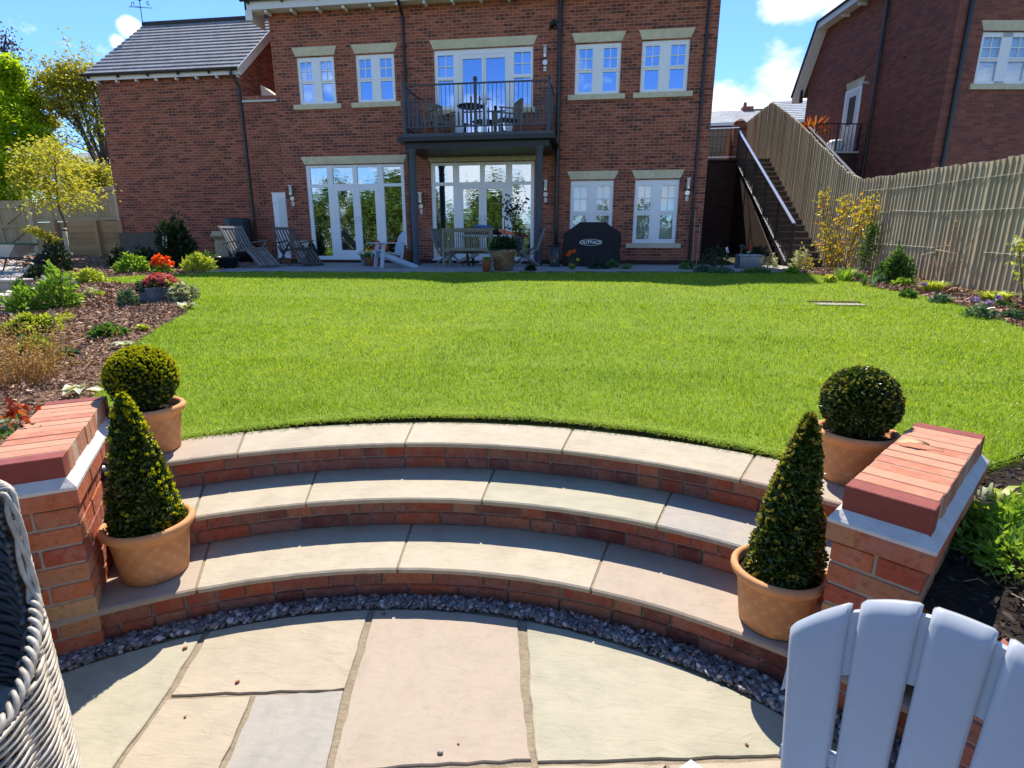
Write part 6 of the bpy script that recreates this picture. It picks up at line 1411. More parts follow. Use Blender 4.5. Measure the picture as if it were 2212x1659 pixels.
# table with a white top, heaped with cushions
c = at(1028, 578)+Vector((.1, .95, 0)); tb_ = thing('garden_table', 'garden table with a white top behind the slatted bench', 'table', c)
m = LB(); m.cbox((0, 0, .74), (1.35, .85, .04), ch=.012); m.build('table_top', M['white_paint'], tb_)
for sx in (-1, 1):
    for sy in (-1, 1): m = LB(); m.beam((sx*.42, sy*.3, 0), (sx*.5, sy*.34, .72), .05, .05); m.build('leg', M['black_metal'], tb_)
def soft(name, label, cat, loc, size, mat, rz=0., tilt=0.):
    o = thing(name, label, cat, loc, rz, rot=(0, tilt, rz)); m = LB(); n, k = 14, 8; x, y, z = size
    for i in range(k+1):
        t = -1+2*i/k; rr = (1-abs(t)**3.2)**.5
        for j in range(n*2):
            a_ = math.pi*j/n; ca, sa = math.cos(a_), math.sin(a_); e = .45; m.v.append((x/2*rr**.35*math.copysign(abs(ca)**e, ca)*(1+.03*math.sin(j*2.3+i)), y/2*rr**.35*math.copysign(abs(sa)**e, sa), z/2+z/2*t*(1+.10*math.sin(j*1.7))))
    for i in range(k):
        for j in range(2*n): j2 = (j+1) % (2*n); m.f.append((i*2*n+j, i*2*n+j2, (i+1)*2*n+j2, (i+1)*2*n+j)); m.m.append(0)
    m.build('cushion_body', M[mat], o, True); return o
zt_ = c.z+.765
soft('seat_cushion', 'dark navy cushion lying on the white garden table', 'cushion', (c.x-.18, c.y, zt_), (.85, .5, .17), 'cloth_dark', .1, .06)
soft('folded_blanket', 'blue folded cover on top of the dark cushion on the table', 'blanket', (c.x-.12, c.y, zt_+.16), (.42, .4, .09), 'cloth_blue', -.1, .05)
soft('orange_tarp', 'orange rolled cloth at the right end of the white table', 'cloth', (c.x+.50, c.y-.05, zt_+.01), (.42, .22, .10), 'cloth_orange', .1, .28)
def folding_chair(label, loc, rz):
    o = thing('folding_chair', label, 'chair', loc, rz, 'folding chairs at the garden table'); m = LB()
    for s in (-1, 1): m.beam((s*.21, .28, .0+.42), (s*.21, .46, .92), .025, .04, (0, 1, 0))
    for i in range(6): x = -.16+i*.064; m.beam((x, .29, .46), (x, .445, .88), .05, .012, (0, -1, 0))
    m.beam((-.22, .46, .90), (.22, .46, .90), .02, .07); m.build('backrest', M['teak_grey'], o)
    m = LB(); [m.box(-.2, .2, -.2+i*.075, -.135+i*.075, .43, .445) for i in range(6)]; m.build('seat', M['teak_grey'], o)
    for s in (-1, 1):
        for a_, b_ in (((s*.2, -.22, .43), (s*.2, .36, 0)), ((s*.22, .30, .45), (s*.22, -.28, 0))): m = LB(); m.beam(a_, b_, .025, .04, (0, 1, 1)); m.build('leg', M['teak_grey'], o)
    return o
folding_chair('grey folding chair at the left end of the white garden table', c+Vector((-1.0, .1, 0)), R(75)); folding_chair('grey folding chair at the right end of the white table behind the large pot', c+Vector((.98, -.1, 0)), R(-70))
q = at(1013, 575)+Vector((0, .3, .02)); o = soft('stone_slab', 'pale grey cushion pad leaning under the garden table', 'cushion', q+Vector((-.1, .1, .12)), (.6, .35, .10), 'path_stone', .15, -.32)
o = soft('stone_slab', 'flat grey cushion pad on the paving beside the small terracotta pot', 'cushion', q+Vector((.42, .05, .0)), (.45, .3, .09), 'path_stone', .0, .0)
for o in bpy.data.objects:
    if o.name.startswith('stone_slab'): o.name = 'cushion_pad'
# gas bottle cover painted with flowers
q = at(1198, 577); gb = thing('painted_canister', 'dark green metal canister painted with orange flowers beside the black covered barbecue', 'canister', q)
m = MB(); m.lathe([(0, 0), (.125, 0), (.13, .03), (.13, .38), (.10, .43), (.05, .45), (.05, .48), (0, .48)], q, 22); m.build('body', M['dark_teal'], gb, True)
m = MB()
for i in range(7):
    a_ = -1.57+random.uniform(-.9, .9); z = random.uniform(.1, .34); r_ = .131
    for k in range(5): b_ = k*1.256; p = Vector((math.cos(a_+.10*math.cos(b_))*r_, math.sin(a_+.10*math.cos(b_))*r_, z+.016*math.sin(b_))); m.disc(q+p, .011, nrm=(math.cos(a_), math.sin(a_), 0), n=8)
m.build('painted_flowers', plain('flower_paint', (.55, .16, .07), .5), gb)
# barbecue under its cover
a, b = at(1215, 576), at(1338, 577); yy = (a.y+b.y)/2; x0, x1 = a.x, b.x; zt = onY(1275, 481, yy+.1).z; z0 = a.z
bb = thing('covered_barbecue', 'large barbecue under a black fitted cover with a white oval emblem', 'barbecue', ((x0+x1)/2, yy+.3, z0)); w = x1-x0; hgt = zt-z0
prof = [(0, 0), (.0, .72*hgt), (.03*w, .755*hgt), (.27*w, .985*hgt), (.30*w, hgt), (.72*w, hgt), (.75*w, .985*hgt), (.97*w, .775*hgt), (w, .74*hgt), (w, 0)]
m = MB(); n = len(prof); ys = (yy, yy+.04, yy+.56, yy+.60)
NX = 26; NZ = 14
def topz(x):
    for (xa, za), (xb, zb) in zip(prof[1:], prof[2:-1]):
        if xa <= x <= xb: return za+(zb-za)*(x-xa)/max(1e-6, xb-xa)
    return 0
grid = []
for side in (0, 1):
    b_ = len(m.v)
    for i in range(NX+1):
        x = w*i/NX; tz = max(topz(x), .70*hgt)
        for j in range(NZ+1):
            t = j/NZ; fold = .012*math.sin(x*17+t*2)*(1-t)+.008*math.sin(x*41+3*t)*(1-t); m.v.append((x0+x+.012*math.sin(t*9+i), (yy+fold-(1-t)*.02) if side == 0 else yy+.6-fold, z0+.01+tz*t))
    for i in range(NX):
        for j in range(NZ): k = b_+i*(NZ+1)+j; q_ = (k, k+NZ+1, k+NZ+2, k+1); m.f.append(q_ if side == 0 else q_[::-1]); m.m.append(0)
    grid.append(b_)
for i in range(NX): k, l = grid[0]+i*(NZ+1)+NZ, grid[1]+i*(NZ+1)+NZ; m.f.append((k, k+NZ+1, l+NZ+1, l)); m.m.append(0)
for i in (0, NX):
    for j in range(NZ): k, l = grid[0]+i*(NZ+1)+j, grid[1]+i*(NZ+1)+j; q_ = (k, k+1, l+1, l); m.f.append(q_ if i else q_[::-1]); m.m.append(0)
cov = m.build('cover', M['cover_black'], bb, True)
lc = onY(1276, 523.5, yy-.035); m = MB()
rx, rz_ = .275, .078
for k in range(40):
    a0, a1 = 2*math.pi*k/40, 2*math.pi*(k+1)/40
    m.quad(*[(lc.x+r_*rx*math.cos(a_), lc.y, lc.z+(r_*rz_ if r_ == 1 else rz_-.009)*math.sin(a_)) for a_, r_ in ((a0, .966), (a1, .966), (a1, 1), (a0, 1))])
m.build('oval_emblem', M['tag_white'], bb)
cu = bpy.data.curves.new('lettering', 'FONT'); cu.body = 'OUTBACK'; cu.size = .112; cu.align_x = 'CENTER'; cu.align_y = 'CENTER'; cu.offset = .0035; cu.shear = .15; cu.extrude = .001
tob = bpy.data.objects.new('lettering_curve', cu); COL.objects.link(tob); bpy.context.view_layer.update()
me = bpy.data.meshes.new_from_object(tob.evaluated_get(bpy.context.evaluated_depsgraph_get())); bpy.data.objects.remove(tob)
lo = link('lettering', me, M['tag_white'], bb); lo.rotation_euler = (math.pi/2, 0, 0); lo.location = lc-Vector(bb.location)+Vector((0, -.004, -.002))
# balcony furniture
def armchair(label, loc, rz):
    o = thing('wooden_armchair', label, 'armchair', loc, rz, 'wooden armchairs on the balcony'); T = M['teak_warm']
    m = LB(); m.beam((-.25, .30, .86), (.25, .30, .86), .03, .09, ch=.02); m.beam((-.25, .27, .45), (.25, .27, .45), .03, .05)
    for i in range(7): x = -.2+i*.0667; m.beam((x, .27, .46), (x, .30, .84), .035, .014, (0, -1, 0))
    m.build('backrest', T, o); m = LB(); [m.box(-.25, .25, -.25+i*.08, -.18+i*.08, .40, .42) for i in range(6)]; m.build('seat', T, o)
    for s in (-1, 1):
        m = LB(); m.beam((s*.27, .24, 0), (s*.27, .31, .88), .045, .045, (0, 1, 0)); m.build('leg', T, o); m = LB(); m.beam((s*.27, -.26, 0), (s*.27, -.25, .62), .045, .045, (0, 1, 0)); m.build('leg', T, o); m = LB(); m.beam((s*.27, .3, .64), (s*.27, -.32, .64), .06, .025, ch=.008); m.build('armrest', T, o)
    m = LB(); m.beam((-.27, -.25, .36), (.27, -.25, .36), .025, .06); m.build('apron', T, o); return o
bz = BALZ-.015
def bal_at(u, y): p = onY(u, 285, y); return Vector((p.x, y, bz))
armchair('weathered wooden armchair on the balcony left of the round table', bal_at(950, 14.95), R(48)); armchair('weathered wooden armchair on the balcony right of the round table', bal_at(1096, 14.95), R(-62))
q = bal_at(1017, 14.75); bt_ = thing('bistro_table', 'round dark metal table on the balcony between two wooden armchairs', 'table', q)
m = MB(); m.lathe([(0, .69), (.30, .69), (.33, .70), (.34, .72), (.32, .73), (0, .725)], q, 26); m.build('table_top', M['black_metal'], bt_, True); m = MB(); m.tube([q+Vector((0, 0, .25)), q+Vector((0, 0, .69))], .018, 8); m.build('stem', M['black_metal'], bt_)
for k in range(3): a_ = k*2.094-.4; m = MB(); dv = Vector((math.cos(a_), math.sin(a_), 0)); m.tube([q+Vector((0, 0, .3)), q+dv*.16+Vector((0, 0, .26)), q+dv*.2+Vector((0, 0, .1)), q+dv*.27+Vector((0, 0, .01))], .012, 6); m.build('leg', M['black_metal'], bt_)
a = onY(901, 190, 14.6); rp_ = thing('red_pole', 'thin red pole leaning in the left corner of the balcony', 'pole', (a.x+.25, 14.6, bz)); m = MB(); m.tube([(a.x+.30, 14.6, bz), (a.x, 14.6, a.z)], .012, 7); m.build('shaft', M['petal_red'], rp_)
# canes against the house corner
for (u, v, u2, v2, lab) in ((1496, 566, 1502, 456, 'taller thin bamboo cane leaning at the right corner of the house'), (1504, 568, 1512, 484, 'shorter thin bamboo cane leaning at the right corner of the house')):
    b = at(u, v); b.y = FY-.35; b = onY(u, v, FY-.35); b.z = 1.0; t_ = onY(u2, v2, FY-.05); o = thing('bamboo_cane', lab, 'cane', b, group='bamboo canes at the house corner'); m = MB(); m.tube([b, t_], .011, 6); m.build('shaft', M['cane'], o)
# drain cover in the lawn
q = onG(1810, 659); dc = thing('drain_cover', 'sunken square drain cover in the lawn', 'drain cover', q); m = MB(); m.box(q.x-.27, q.x+.30, q.y-.12, q.y+.14, q.z+.006, q.z+.016); m.build('lid', M['concrete'], dc); m = MB(); m.box(q.x-.31, q.x+.34, q.y+.15, q.y+.22, q.z+.0, q.z+.035); m.build('soil_edge', M['mulch'], dc)
# ---------------------------------------------------------------- plants: placed by where they grow, sized in metres from the distance
def dome(par, q, w, h, n, L, Wd, mat, name='foliage', inner=.5, z0=.0, up=.35, seedcore=True):
    d = rdir(n); d[:, 2] = np.abs(d[:, 2]); lump = 1+.22*np.sin(d[:, 0]*5+q.x*3)*np.sin(d[:, 1]*6+q.y*2)
    r = (inner+(1-inner)*RNG.uniform(size=n)**.45)*lump; P = np.array(q)+np.array([0, 0, z0])+d*r[:, None]*np.array([w/2, w/2, h])
    D = d+rdir(n)*.7; D[:, 2] += .1; N = rdir(n)+np.array([0, 0, up])+d*.5
    V, F = leaves_np(P-nrm(D)*L*.5, D, nrm(N), RNG.uniform(.65, 1.3, n)*L, RNG.uniform(.65, 1.3, n)*Wd); return npmesh(name, V, F, M[mat], par)
def blades(par, q, w, h, n, Wd, mat, name='foliage', arch=.5, spread=1.):
    """upright strap leaves bending over, three quads each"""
    a = RNG.uniform(0, 2*np.pi, n); rad = np.sqrt(RNG.uniform(0, 1, n))*w*.22; b = np.array(q)+np.stack([np.cos(a)*rad, np.sin(a)*rad, 0*a-.01], 1)
    out = np.stack([np.cos(a), np.sin(a), 0*a], 1)*(w*.5*RNG.uniform(.3, 1., n)*spread)[:, None]; hh = h*RNG.uniform(.6, 1.05, n)
    side = np.stack([-np.sin(a), np.cos(a), 0*a], 1); ww = Wd*RNG.uniform(.7, 1.2, n)[:, None]; pts = []
    for t in (0., .35, .7, 1.):
        c = b+out*(t**1.6)+np.array([0, 0, 1.])*(hh*(t-arch*.55*t**3))[:, None]; wd = ww*(.55+.9*t-1.4*t*t if t < 1 else .04); pts.append((c-side*wd*.5, c+side*wd*.5))
    V = np.stack([x for p in pts for x in p], 1).reshape(-1, 3); i = np.arange(n)[:, None]*8
    F = np.concatenate([i+np.array([[2*k, 2*k+1, 2*k+3, 2*k+2]]) for k in range(3)], 1).reshape(-1, 4); return npmesh(name, V, F, M[mat], par)
def blooms(par, q, w, h, n, size, mat, name='flowers', z0=.0, top=.55):
    d = rdir(n); d[:, 2] = np.abs(d[:, 2])*(1-top)+top*RNG.uniform(.5, 1, n); d = nrm(d); C = np.array(q)+np.array([0, 0, z0])+d*np.array([w/2, w/2, h]); P, D, N = [], [], []
    for c in C:
        ax = nrm(rdir(1)[0]+np.array([0, -.4, 1.2]))
        for k in range(6): dd = nrm(rdir(1)[0]+ax*.6); P.append(c); D.append(dd); N.append(nrm(ax+rdir(1)[0]*.3))
    V, F = leaves_np(np.array(P), np.array(D), np.array(N), size, size*.8, .2); return npmesh(name, V, F, M[mat], par)
def stems(par, q, w, h, n, r=.006, mat='bark', name='stems'):
    m = MB()
    for i in range(n):
        a = random.uniform(0, 6.28); e = q+Vector((math.cos(a)*w*.35*random.random(), math.sin(a)*w*.35*random.random(), h*random.uniform(.5, .85))); m.tube([q+Vector((random.uniform(-.03, .03), random.uniform(-.03, .03), -.02)), q.lerp(e, .5)+Vector((0, 0, .03)), e], [r, r*.8, r*.5], 5)
    return m.build(name, M[mat], par)
def P_(name, label, cat, u, v, off=0., group=None):
    q = onG(u, v, off); o = thing(name, label, cat, q, group=group); s = 1/ppm(q); return o, q, s
def shrub(name, label, u, v, wpx, hpx, mat, n=500, L=.07, Wd=.045, cat='shrub', flowers=None, st=5, inner=.45, back=0.):
    o, q, s = P_(name, label, cat, u, v); q = q+Vector((0, wpx*s*.35+back, 0)); q.z = G(q.x, q.y); dome(o, q, wpx*s, hpx*s, n, L, Wd, mat, inner=inner)
    if st: stems(o, q, wpx*s, hpx*s, st)
    if flowers: blooms(o, q, wpx*s*flowers[3], hpx*s*1.02, flowers[1], flowers[2], flowers[0])
    return o, q, s
def spiky(name, label, u, v, wpx, hpx, mat, n=60, Wd=.03, cat='plant', arch=.5, spread=1., flowers=None):
    o, q, s = P_(name, label, cat, u, v); blades(o, q, wpx*s, hpx*s*1.12, n, Wd, mat, arch=arch, spread=spread)
    if flowers: blooms(o, q, wpx*s*.8, hpx*s*.8, flowers[1], flowers[2], flowers[0])
    return o, q, s
# left upper border
shrub('peony', 'rounded light green peony clump at the left end of the lawn strip', 270, 590, 62, 36, 'leaf_fresh', 520, .12, .055)
o, q, s = shrub('azalea', 'azalea covered in scarlet flowers between two light green peony clumps', 342, 590, 42, 20, 'leaf_fresh', 260, .09, .04); blooms(o, q, 40*s, 36*s, 34, .085, 'petal_scarlet')
shrub('peony', 'light green peony clump with red buds beside the navy planter', 416, 588, 62, 38, 'leaf_lime', 560, .12, .055)
shrub('evergreen_shrub', 'tall dark evergreen shrub with a white tag before the brick wing', 366, 578, 80, 104, 'leaf_dark', 1700, .13, .06)
q = onG(356, 579); q.y += .1; tg = thing('plant_tag', 'white plant tag hanging on the dark evergreen shrub', 'tag', q); p_ = onY(356, 523, q.y); m = MB(); m.cbox(p_, (.11, .006, .28), Matrix.Rotation(.15, 4, 'Y')); m.build('card', M['tag_white'], tg)
shrub('dark_shrub', 'low dark shrub in the shade beneath the dark timber boards', 300, 580, 55, 44, 'leaf_dark', 420, .11, .05)
shrub('dark_shrub', 'small dark shrub with whitish flowers before the sleeper wall', 250, 580, 45, 42, 'leaf_dark', 380, .1, .05, flowers=('petal_white', 6, .05, .9))
shrub('dark_shrub', 'dark green shrub beneath the drooping branch of the young tree', 105, 588, 60, 62, 'leaf_dark', 500, .1, .05)
shrub('dark_shrub', 'low dark bush beside the stone path edging', 70, 606, 50, 30, 'leaf_dark', 350, .09, .045)
shrub('ground_shrub', 'low shaded shrub between the evergreen and the navy planter', 440, 580, 56, 32, 'leaf_mid', 420, .09, .045)
for i, (u, v, w, h, mt, lab) in enumerate(((175, 612, 62, 28, 'leaf_lime', 'pale lime plant at the tip of the lawn strip near the stake'), (33, 645, 38, 42, 'leaf_mid', 'small dark centred shrub beside the grey stone planter'), (104, 668, 84, 88, 'leaf_fresh', 'large airy yellow green shrub in the middle of the left bed'), (32, 676, 72, 52, 'leaf_fresh', 'yellow green shrub at the left edge above the low conifer'), (215, 730, 66, 20, 'leaf_mid', 'flat mat of green juniper in the open bark of the left bed'), (131, 771, 44, 13, 'leaf_blue', 'tiny blue green seedling patch near the dried orange plant'), (382, 652, 58, 36, 'leaf_white', 'cream variegated ground cover right of the slate trough'), (266, 662, 44, 34, 'leaf_blue', 'thin pale plant left of the slate trough'), (302, 714, 20, 8, 'leaf_lime', 'tiny lime seedling at the lawn edge below the trough'), (190, 640, 30, 16, 'leaf_white', 'pale stemmed little plant above the bare bark'), (211, 640, 18, 8, 'leaf_lime', 'two leaved yellow seedling in the bark left of the trough'), (60, 760, 55, 24, 'leaf_fresh', 'light green plant beneath the dried orange stalks'))):
    shrub(('shrub', 'shrub', 'shrub', 'shrub', 'juniper', 'seedling', 'ground_cover', 'perennial', 'seedling', 'perennial', 'seedling', 'perennial')[i], lab, u, v, w, h, mt, int(120+w*h*(.055 if h > 45 else .2)), .085 if w > 50 else .05, .05 if w > 50 else .028, st=(12 if h > 30 else 2), inner=.2 if h > 45 else .4)
o, q, s = shrub('conifer', 'low spreading golden green conifer at the left edge of the bed', 42, 724, 100, 34, 'leaf_dark', 900, .06, .02); dome(o, q, 106*s, 38*s, 1100, .06, .022, 'leaf_lime', 'new_growth', .8)
a = onG(90, 705, .08); b = onG(148, 680, .08); m = MB(); m.tube([a, b], .006, 5); m.build('arm', M['bark'], o); P = np.array([tuple(a.lerp(b, RNG.uniform())) for _ in range(160)])+RNG.normal(0, .02, (160, 3)); V, F = leaves_np(P, rdir(160)+np.array([.6, .2, .2]), rdir(160), .05, .018); npmesh('arm_foliage', V, F, M['leaf_lime'], o)
o, q, s = P_('lavender', 'purple flowering patch behind the airy yellow green shrub', 'plant', 124, 622); dome(o, q, 78*s, 16*s, 350, .06, .02, 'leaf_mid'); blooms(o, q, 72*s, 24*s, 90, .035, 'petal_purple')
o, q, s = P_('dried_perennial', 'dried orange brown stalks at the left edge above the brick pier', 'plant', 28, 832); q = q+Vector((-.05, .1, 0)); m = MB(); tip = []
for i in range(190):
    a = random.uniform(0, 6.28); rr = random.random()**.6*(1 if i < 150 else 1.9); b0 = q+Vector((math.cos(a)*rr*.2, math.sin(a)*rr*.2, -.01)); e = b0+Vector((math.cos(a)*rr*.16+random.gauss(0, .03), math.sin(a)*rr*.16+random.gauss(0, .03), random.uniform(.12, .42))); m.tube([b0, b0.lerp(e, .5)+Vector((0, 0, .02)), e], [.0022, .0018, .001], 4, cap=False); tip += [e, b0.lerp(e, .7), b0.lerp(e, .85)]
m.build('stalks', M['leaf_straw'], o); P = np.array([tuple(t) for t in tip]*4)+RNG.normal(0, .016, (len(tip)*4, 3)); V, F = leaves_np(P, rdir(len(P)), rdir(len(P)), .020, .010); npmesh('dry_foliage', V, F, M['leaf_straw'], o)
for (u, v, u2, v2, r, lab) in ((140, 747, 107, 666, .008, 'long thin bamboo stake standing in the left bed'), (232, 614, 221, 577, .008, 'thin stake at the far tip of the left bed by the lawn strip'), (337, 697, 333, 672, .006, 'short thin stick below the slate trough'), (178, 772, 176, 760, .008, 'stubby dark stick in the bark near the ball shaped box')):
    b = onG(u, v); t_ = onY(u2, v2, b.y); o = thing('garden_stake', lab, 'stake', b); m = MB(); m.tube([b-Vector((0, 0, .05)), t_], r, 6); m.build('shaft', M['cane'], o)
# slate trough
a, b = onG(291, 656), onG(366, 648); dv = (b-a); Lt = dv.length; ra = math.atan2(dv.y, dv.x); tr_ = thing('slate_trough', 'dark slate trough planted with pink heather in the left bed', 'trough', (a+b)/2+Vector((0, .16, 0)), ra)
m = LB(); hh = .20; m.cbox((0, -.15, hh/2), (Lt, .04, hh), ch=.006); m.cbox((0, .15, hh/2), (Lt, .04, hh), ch=.006); m.cbox((-Lt/2+.02, 0, hh/2), (.04, .262, hh), ch=.006); m.cbox((Lt/2-.02, 0, hh/2), (.04, .262, hh), ch=.006); m.build('box', M['slate_stone'], tr_); m = LB(); m.box(-Lt/2+.03, Lt/2-.03, -.13, .13, .05, .15); m.build('soil', M['soil'], tr_)
q = (a+b)/2+Vector((0, .16, .14)); ht = thing('heather', 'pink flowering heather growing in the slate trough', 'plant', q); dome(ht, q+Vector((-.08, 0, 0)), .50, .17, 700, .05, .02, 'leaf_dark'); blooms(ht, q+Vector((.02, .03, .04)), .46, .2, 130, .038, 'petal_pink')
for (u, v, w, h, lab, mt) in ((402, 668, 48, 18, 'yellow leaved hosta at the lawn edge below the trough', 'leaf_white'), (268, 748, 46, 14, 'pale edged hosta leaves behind the ball shaped box', 'leaf_white'), (305, 708, 26, 10, 'flat lime hosta leaf on the left lawn edge', 'leaf_lime')):
    spiky('hosta', lab, u, v, w, h*1.6, mt, 22, .07, arch=1.1)
o, q, s = P_('fallen_leaf', 'large pale withered leaf lying behind the left brick pier', 'leaf', 168, 851); V, F = leaves_np(np.array(q)+RNG.normal(0, .03, (9, 3))*np.array([1, .6, .1])+np.array([0, 0, .03]), rdir(9)*np.array([1, 1, .3]), np.array([[0, -.2, 1.]]*9), .12, .07, .3); npmesh('blades', V, F, M['leaf_white'], o)
# rose beside the left pier
q = onG(18, 985, .0); q = Vector((-2.52, 1.72, G(-2.5, 1.7))); ro = thing('rose_shoot', 'red leaved rose shoot beside the left brick pier', 'plant', q); c = onY(30, 890, 1.85); m = MB(); m.tube([q, q.lerp(c, .6), c], [.006, .005, .003], 6); m.build('stem', M['leaf_bronze'], ro)
n = 26; P = np.array(c)+RNG.normal(0, .02, (n, 3)); D = rdir(n); D[:, 2] -= .4; V, F = leaves_np(P, D, rdir(n), .045, .024, .3); npmesh('red_leaves', V, F, M['leaf_red'], ro)
lo_ = onY(18, 935, 1.8); n = 26; P = np.array(lo_)+RNG.normal(0, .03, (n, 3)); V, F = leaves_np(P, rdir(n)*np.array([1, 1, .5]), rdir(n)+np.array([0, 0, 1]), .05, .028, .2); npmesh('green_leaves', V, F, M['leaf_mid'], ro)
# terrace edge
def pot(name, label, q, r0, r1, h, mat, rim=.02, cat='plant pot'):
    o = thing(name, label, cat, q); m = LB(); m.lathe([(0, 0), (r0, 0), (r0+(r1-r0)*.8, h*.8), (r1*.97, h*.82), (r1+rim*.5, h*.86), (r1+rim*.5, h*.99), (r1, h), (r1-rim, h*.99), (r1-rim*1.2, h*.9), (0, h*.88)], n=28); m.build('pot', M[mat], o, True); return o
a = at(1083, 588); q = a+Vector((0, .33, 0)); s = 1/ppm(a); pot('large_pot', 'large weathered terracotta pot on the terrace edge in front of the bench', q, 20*s, 27*s, 47*s, 'old_terracotta', .05)
qt = q+Vector((0, 0, 44*s)); o = thing('contorted_hazel', 'dark bushy planting with a twisted climbing branch in the large weathered pot', 'plant', qt); dome(o, qt, 66*s, 30*s, 900, .09, .03, 'leaf_dark'); dome(o, qt+Vector((-.15, 0, .02)), 38*s, 26*s, 160, .08, .04, 'leaf_fresh', 'fresh_leaves'); blades(o, qt+Vector((.12, 0, 0)), 34*s, 52*s, 26, .03, 'leaf_mid', 'strap_leaves')
bp_ = [onY(u, v, q.y) for u, v in ((1087, 520), (1090, 490), (1090, 470), (1100, 460), (1108, 452), (1118, 440), (1127, 436))]; m = MB(); m.tube(bp_, [.014, .012, .011, .009, .007, .005, .003], 6); pts2 = [onY(u, v, q.y) for u, v in ((1095, 464), (1088, 448), (1094, 438), (1104, 470), (1116, 482), (1120, 495), (1114, 462), (1124, 455), (1100, 440), (1112, 435), (1108, 500))]
for e in pts2: a_ = min(bp_, key=lambda b: (b-e).length); m.tube([a_, e], [.006, .003], 5)
m.build('branch', M['bark'], o); cc = np.array([tuple(x) for x in pts2+bp_[3:]]*9); P = cc+RNG.normal(0, .055, cc.shape); V, F = leaves_np(P, rdir(len(P)), rdir(len(P)), .075, .06); npmesh('branch_leaves', V, F, M['leaf_dark'], o)
a = at(1049, 588); q = a+Vector((0, .12, 0)); s = 1/ppm(a); pot('small_pot', 'small brown terracotta pot beside the large weathered pot', q, 8*s, 10.5*s, 25*s, 'small_terracotta'); o = thing('pot_plant', 'light green leafy plant in the small brown pot', 'plant', q+Vector((0, 0, 24*s))); blades(o, q+Vector((0, 0, 23*s)), 30*s, 18*s, 60, .035, 'leaf_fresh', arch=.9)
a = atY(800, 13.6); q = a; s = 1/ppm(a); pot('tulip_pot', 'square shouldered terracotta planter of tulips left of the blue chair', q+Vector((.12, 0, 0)), 16*s, 19*s, 18*s, 'small_terracotta'); pot('galvanised_pot', 'small grey metal pot left of the tulip planter', q+Vector((-.18, .05, 0)), 5*s, 7*s, 17*s, 'galv', .012)
o = thing('tulips', 'red orange and yellow tulips in the planter behind the blue garden chair', 'flowers', q+Vector((.15, 0, 17*s)))
blades(o, q+Vector((-.12, 0, 15*s)), 40*s, 24*s, 60, .03, 'leaf_mid', 'dark_leaves'); blades(o, q+Vector((.15, 0, 15*s)), 52*s, 24*s, 60, .035, 'leaf_mid')
def tulip_heads(par, pts, size, mat, name):
    for c in pts:
        P, D, N = [], [], []
        for k in range(8): a_ = k*.9; P.append((c[0]+.2*size*math.cos(a_), c[1]+.2*size*math.sin(a_), c[2]-size*.4)); D.append((math.cos(a_)*.3, math.sin(a_)*.3, 1)); N.append((math.cos(a_), math.sin(a_), .2))
        V, F = leaves_np(np.array(P), np.array(D), np.array(N), size, size*.75, .25); npmesh('flower', V, F, M[mat], par)
yq = q.y-.05
tulip_heads(o, [onY(u, v, yq+random.uniform(-.15, .1)) for u, v in ((812, 531), (818, 527), (826, 529), (834, 533), (808, 537), (822, 536))], .10, 'petal_scarlet', 'orange_flowers'); tulip_heads(o, [onY(u, v, yq-.1) for u, v in ((815, 541), (836, 538), (830, 541))], .09, 'petal_red', 'red_flowers'); tulip_heads(o, [onY(u, v, yq-.12) for u, v in ((786, 542), (792, 538), (797, 543), (789, 547), (801, 541), (822, 544), (840, 550), (838, 547))], .07, 'petal_yellow', 'yellow_flowers'); tulip_heads(o, [onY(814, 523, yq), onY(817, 526, yq)], .11, 'petal_pink', 'pink_flowers')
a = atY(873, 14.7); q = a; s = 1/ppm(a); pot('brown_tub', 'large plain brown tub against the house behind the blue garden chair', q, 14*s, 17*s, 30*s, 'small_terracotta', .03); o = thing('tub_plant', 'dark leaved plant with one red flower in the plain brown tub', 'plant', q+Vector((0, 0, 28*s))); dome(o, q+Vector((-.2, 0, 26*s)), 44*s, 26*s, 320, .11, .05, 'leaf_dark'); tulip_heads(o, [onY(848, 523, q.y-.2)], .10, 'petal_red', 'red_flower')
q = at(1236, 583); o = thing('tulips', 'small group of red and yellow tulips growing before the covered barbecue', 'flowers', q); s = 1/ppm(q); blades(o, q, 26*s, 22*s, 30, .03, 'leaf_mid'); tulip_heads(o, [onY(u, v, q.y) for u, v in ((1227, 551), (1232, 545), (1240, 543))], .085, 'petal_scarlet', 'red_flowers'); tulip_heads(o, [onY(u, v, q.y-.03) for u, v in ((1234, 573), (1240, 584), (1248, 561), (1236, 575))], .07, 'petal_yellow', 'yellow_flowers'); m = MB(); [m.tube([q, onY(u, v, q.y)], .004, 5) for u, v in ((1227, 552), (1232, 546), (1240, 544), (1248, 562))]; m.build('stalks', M['leaf_mid'], o)
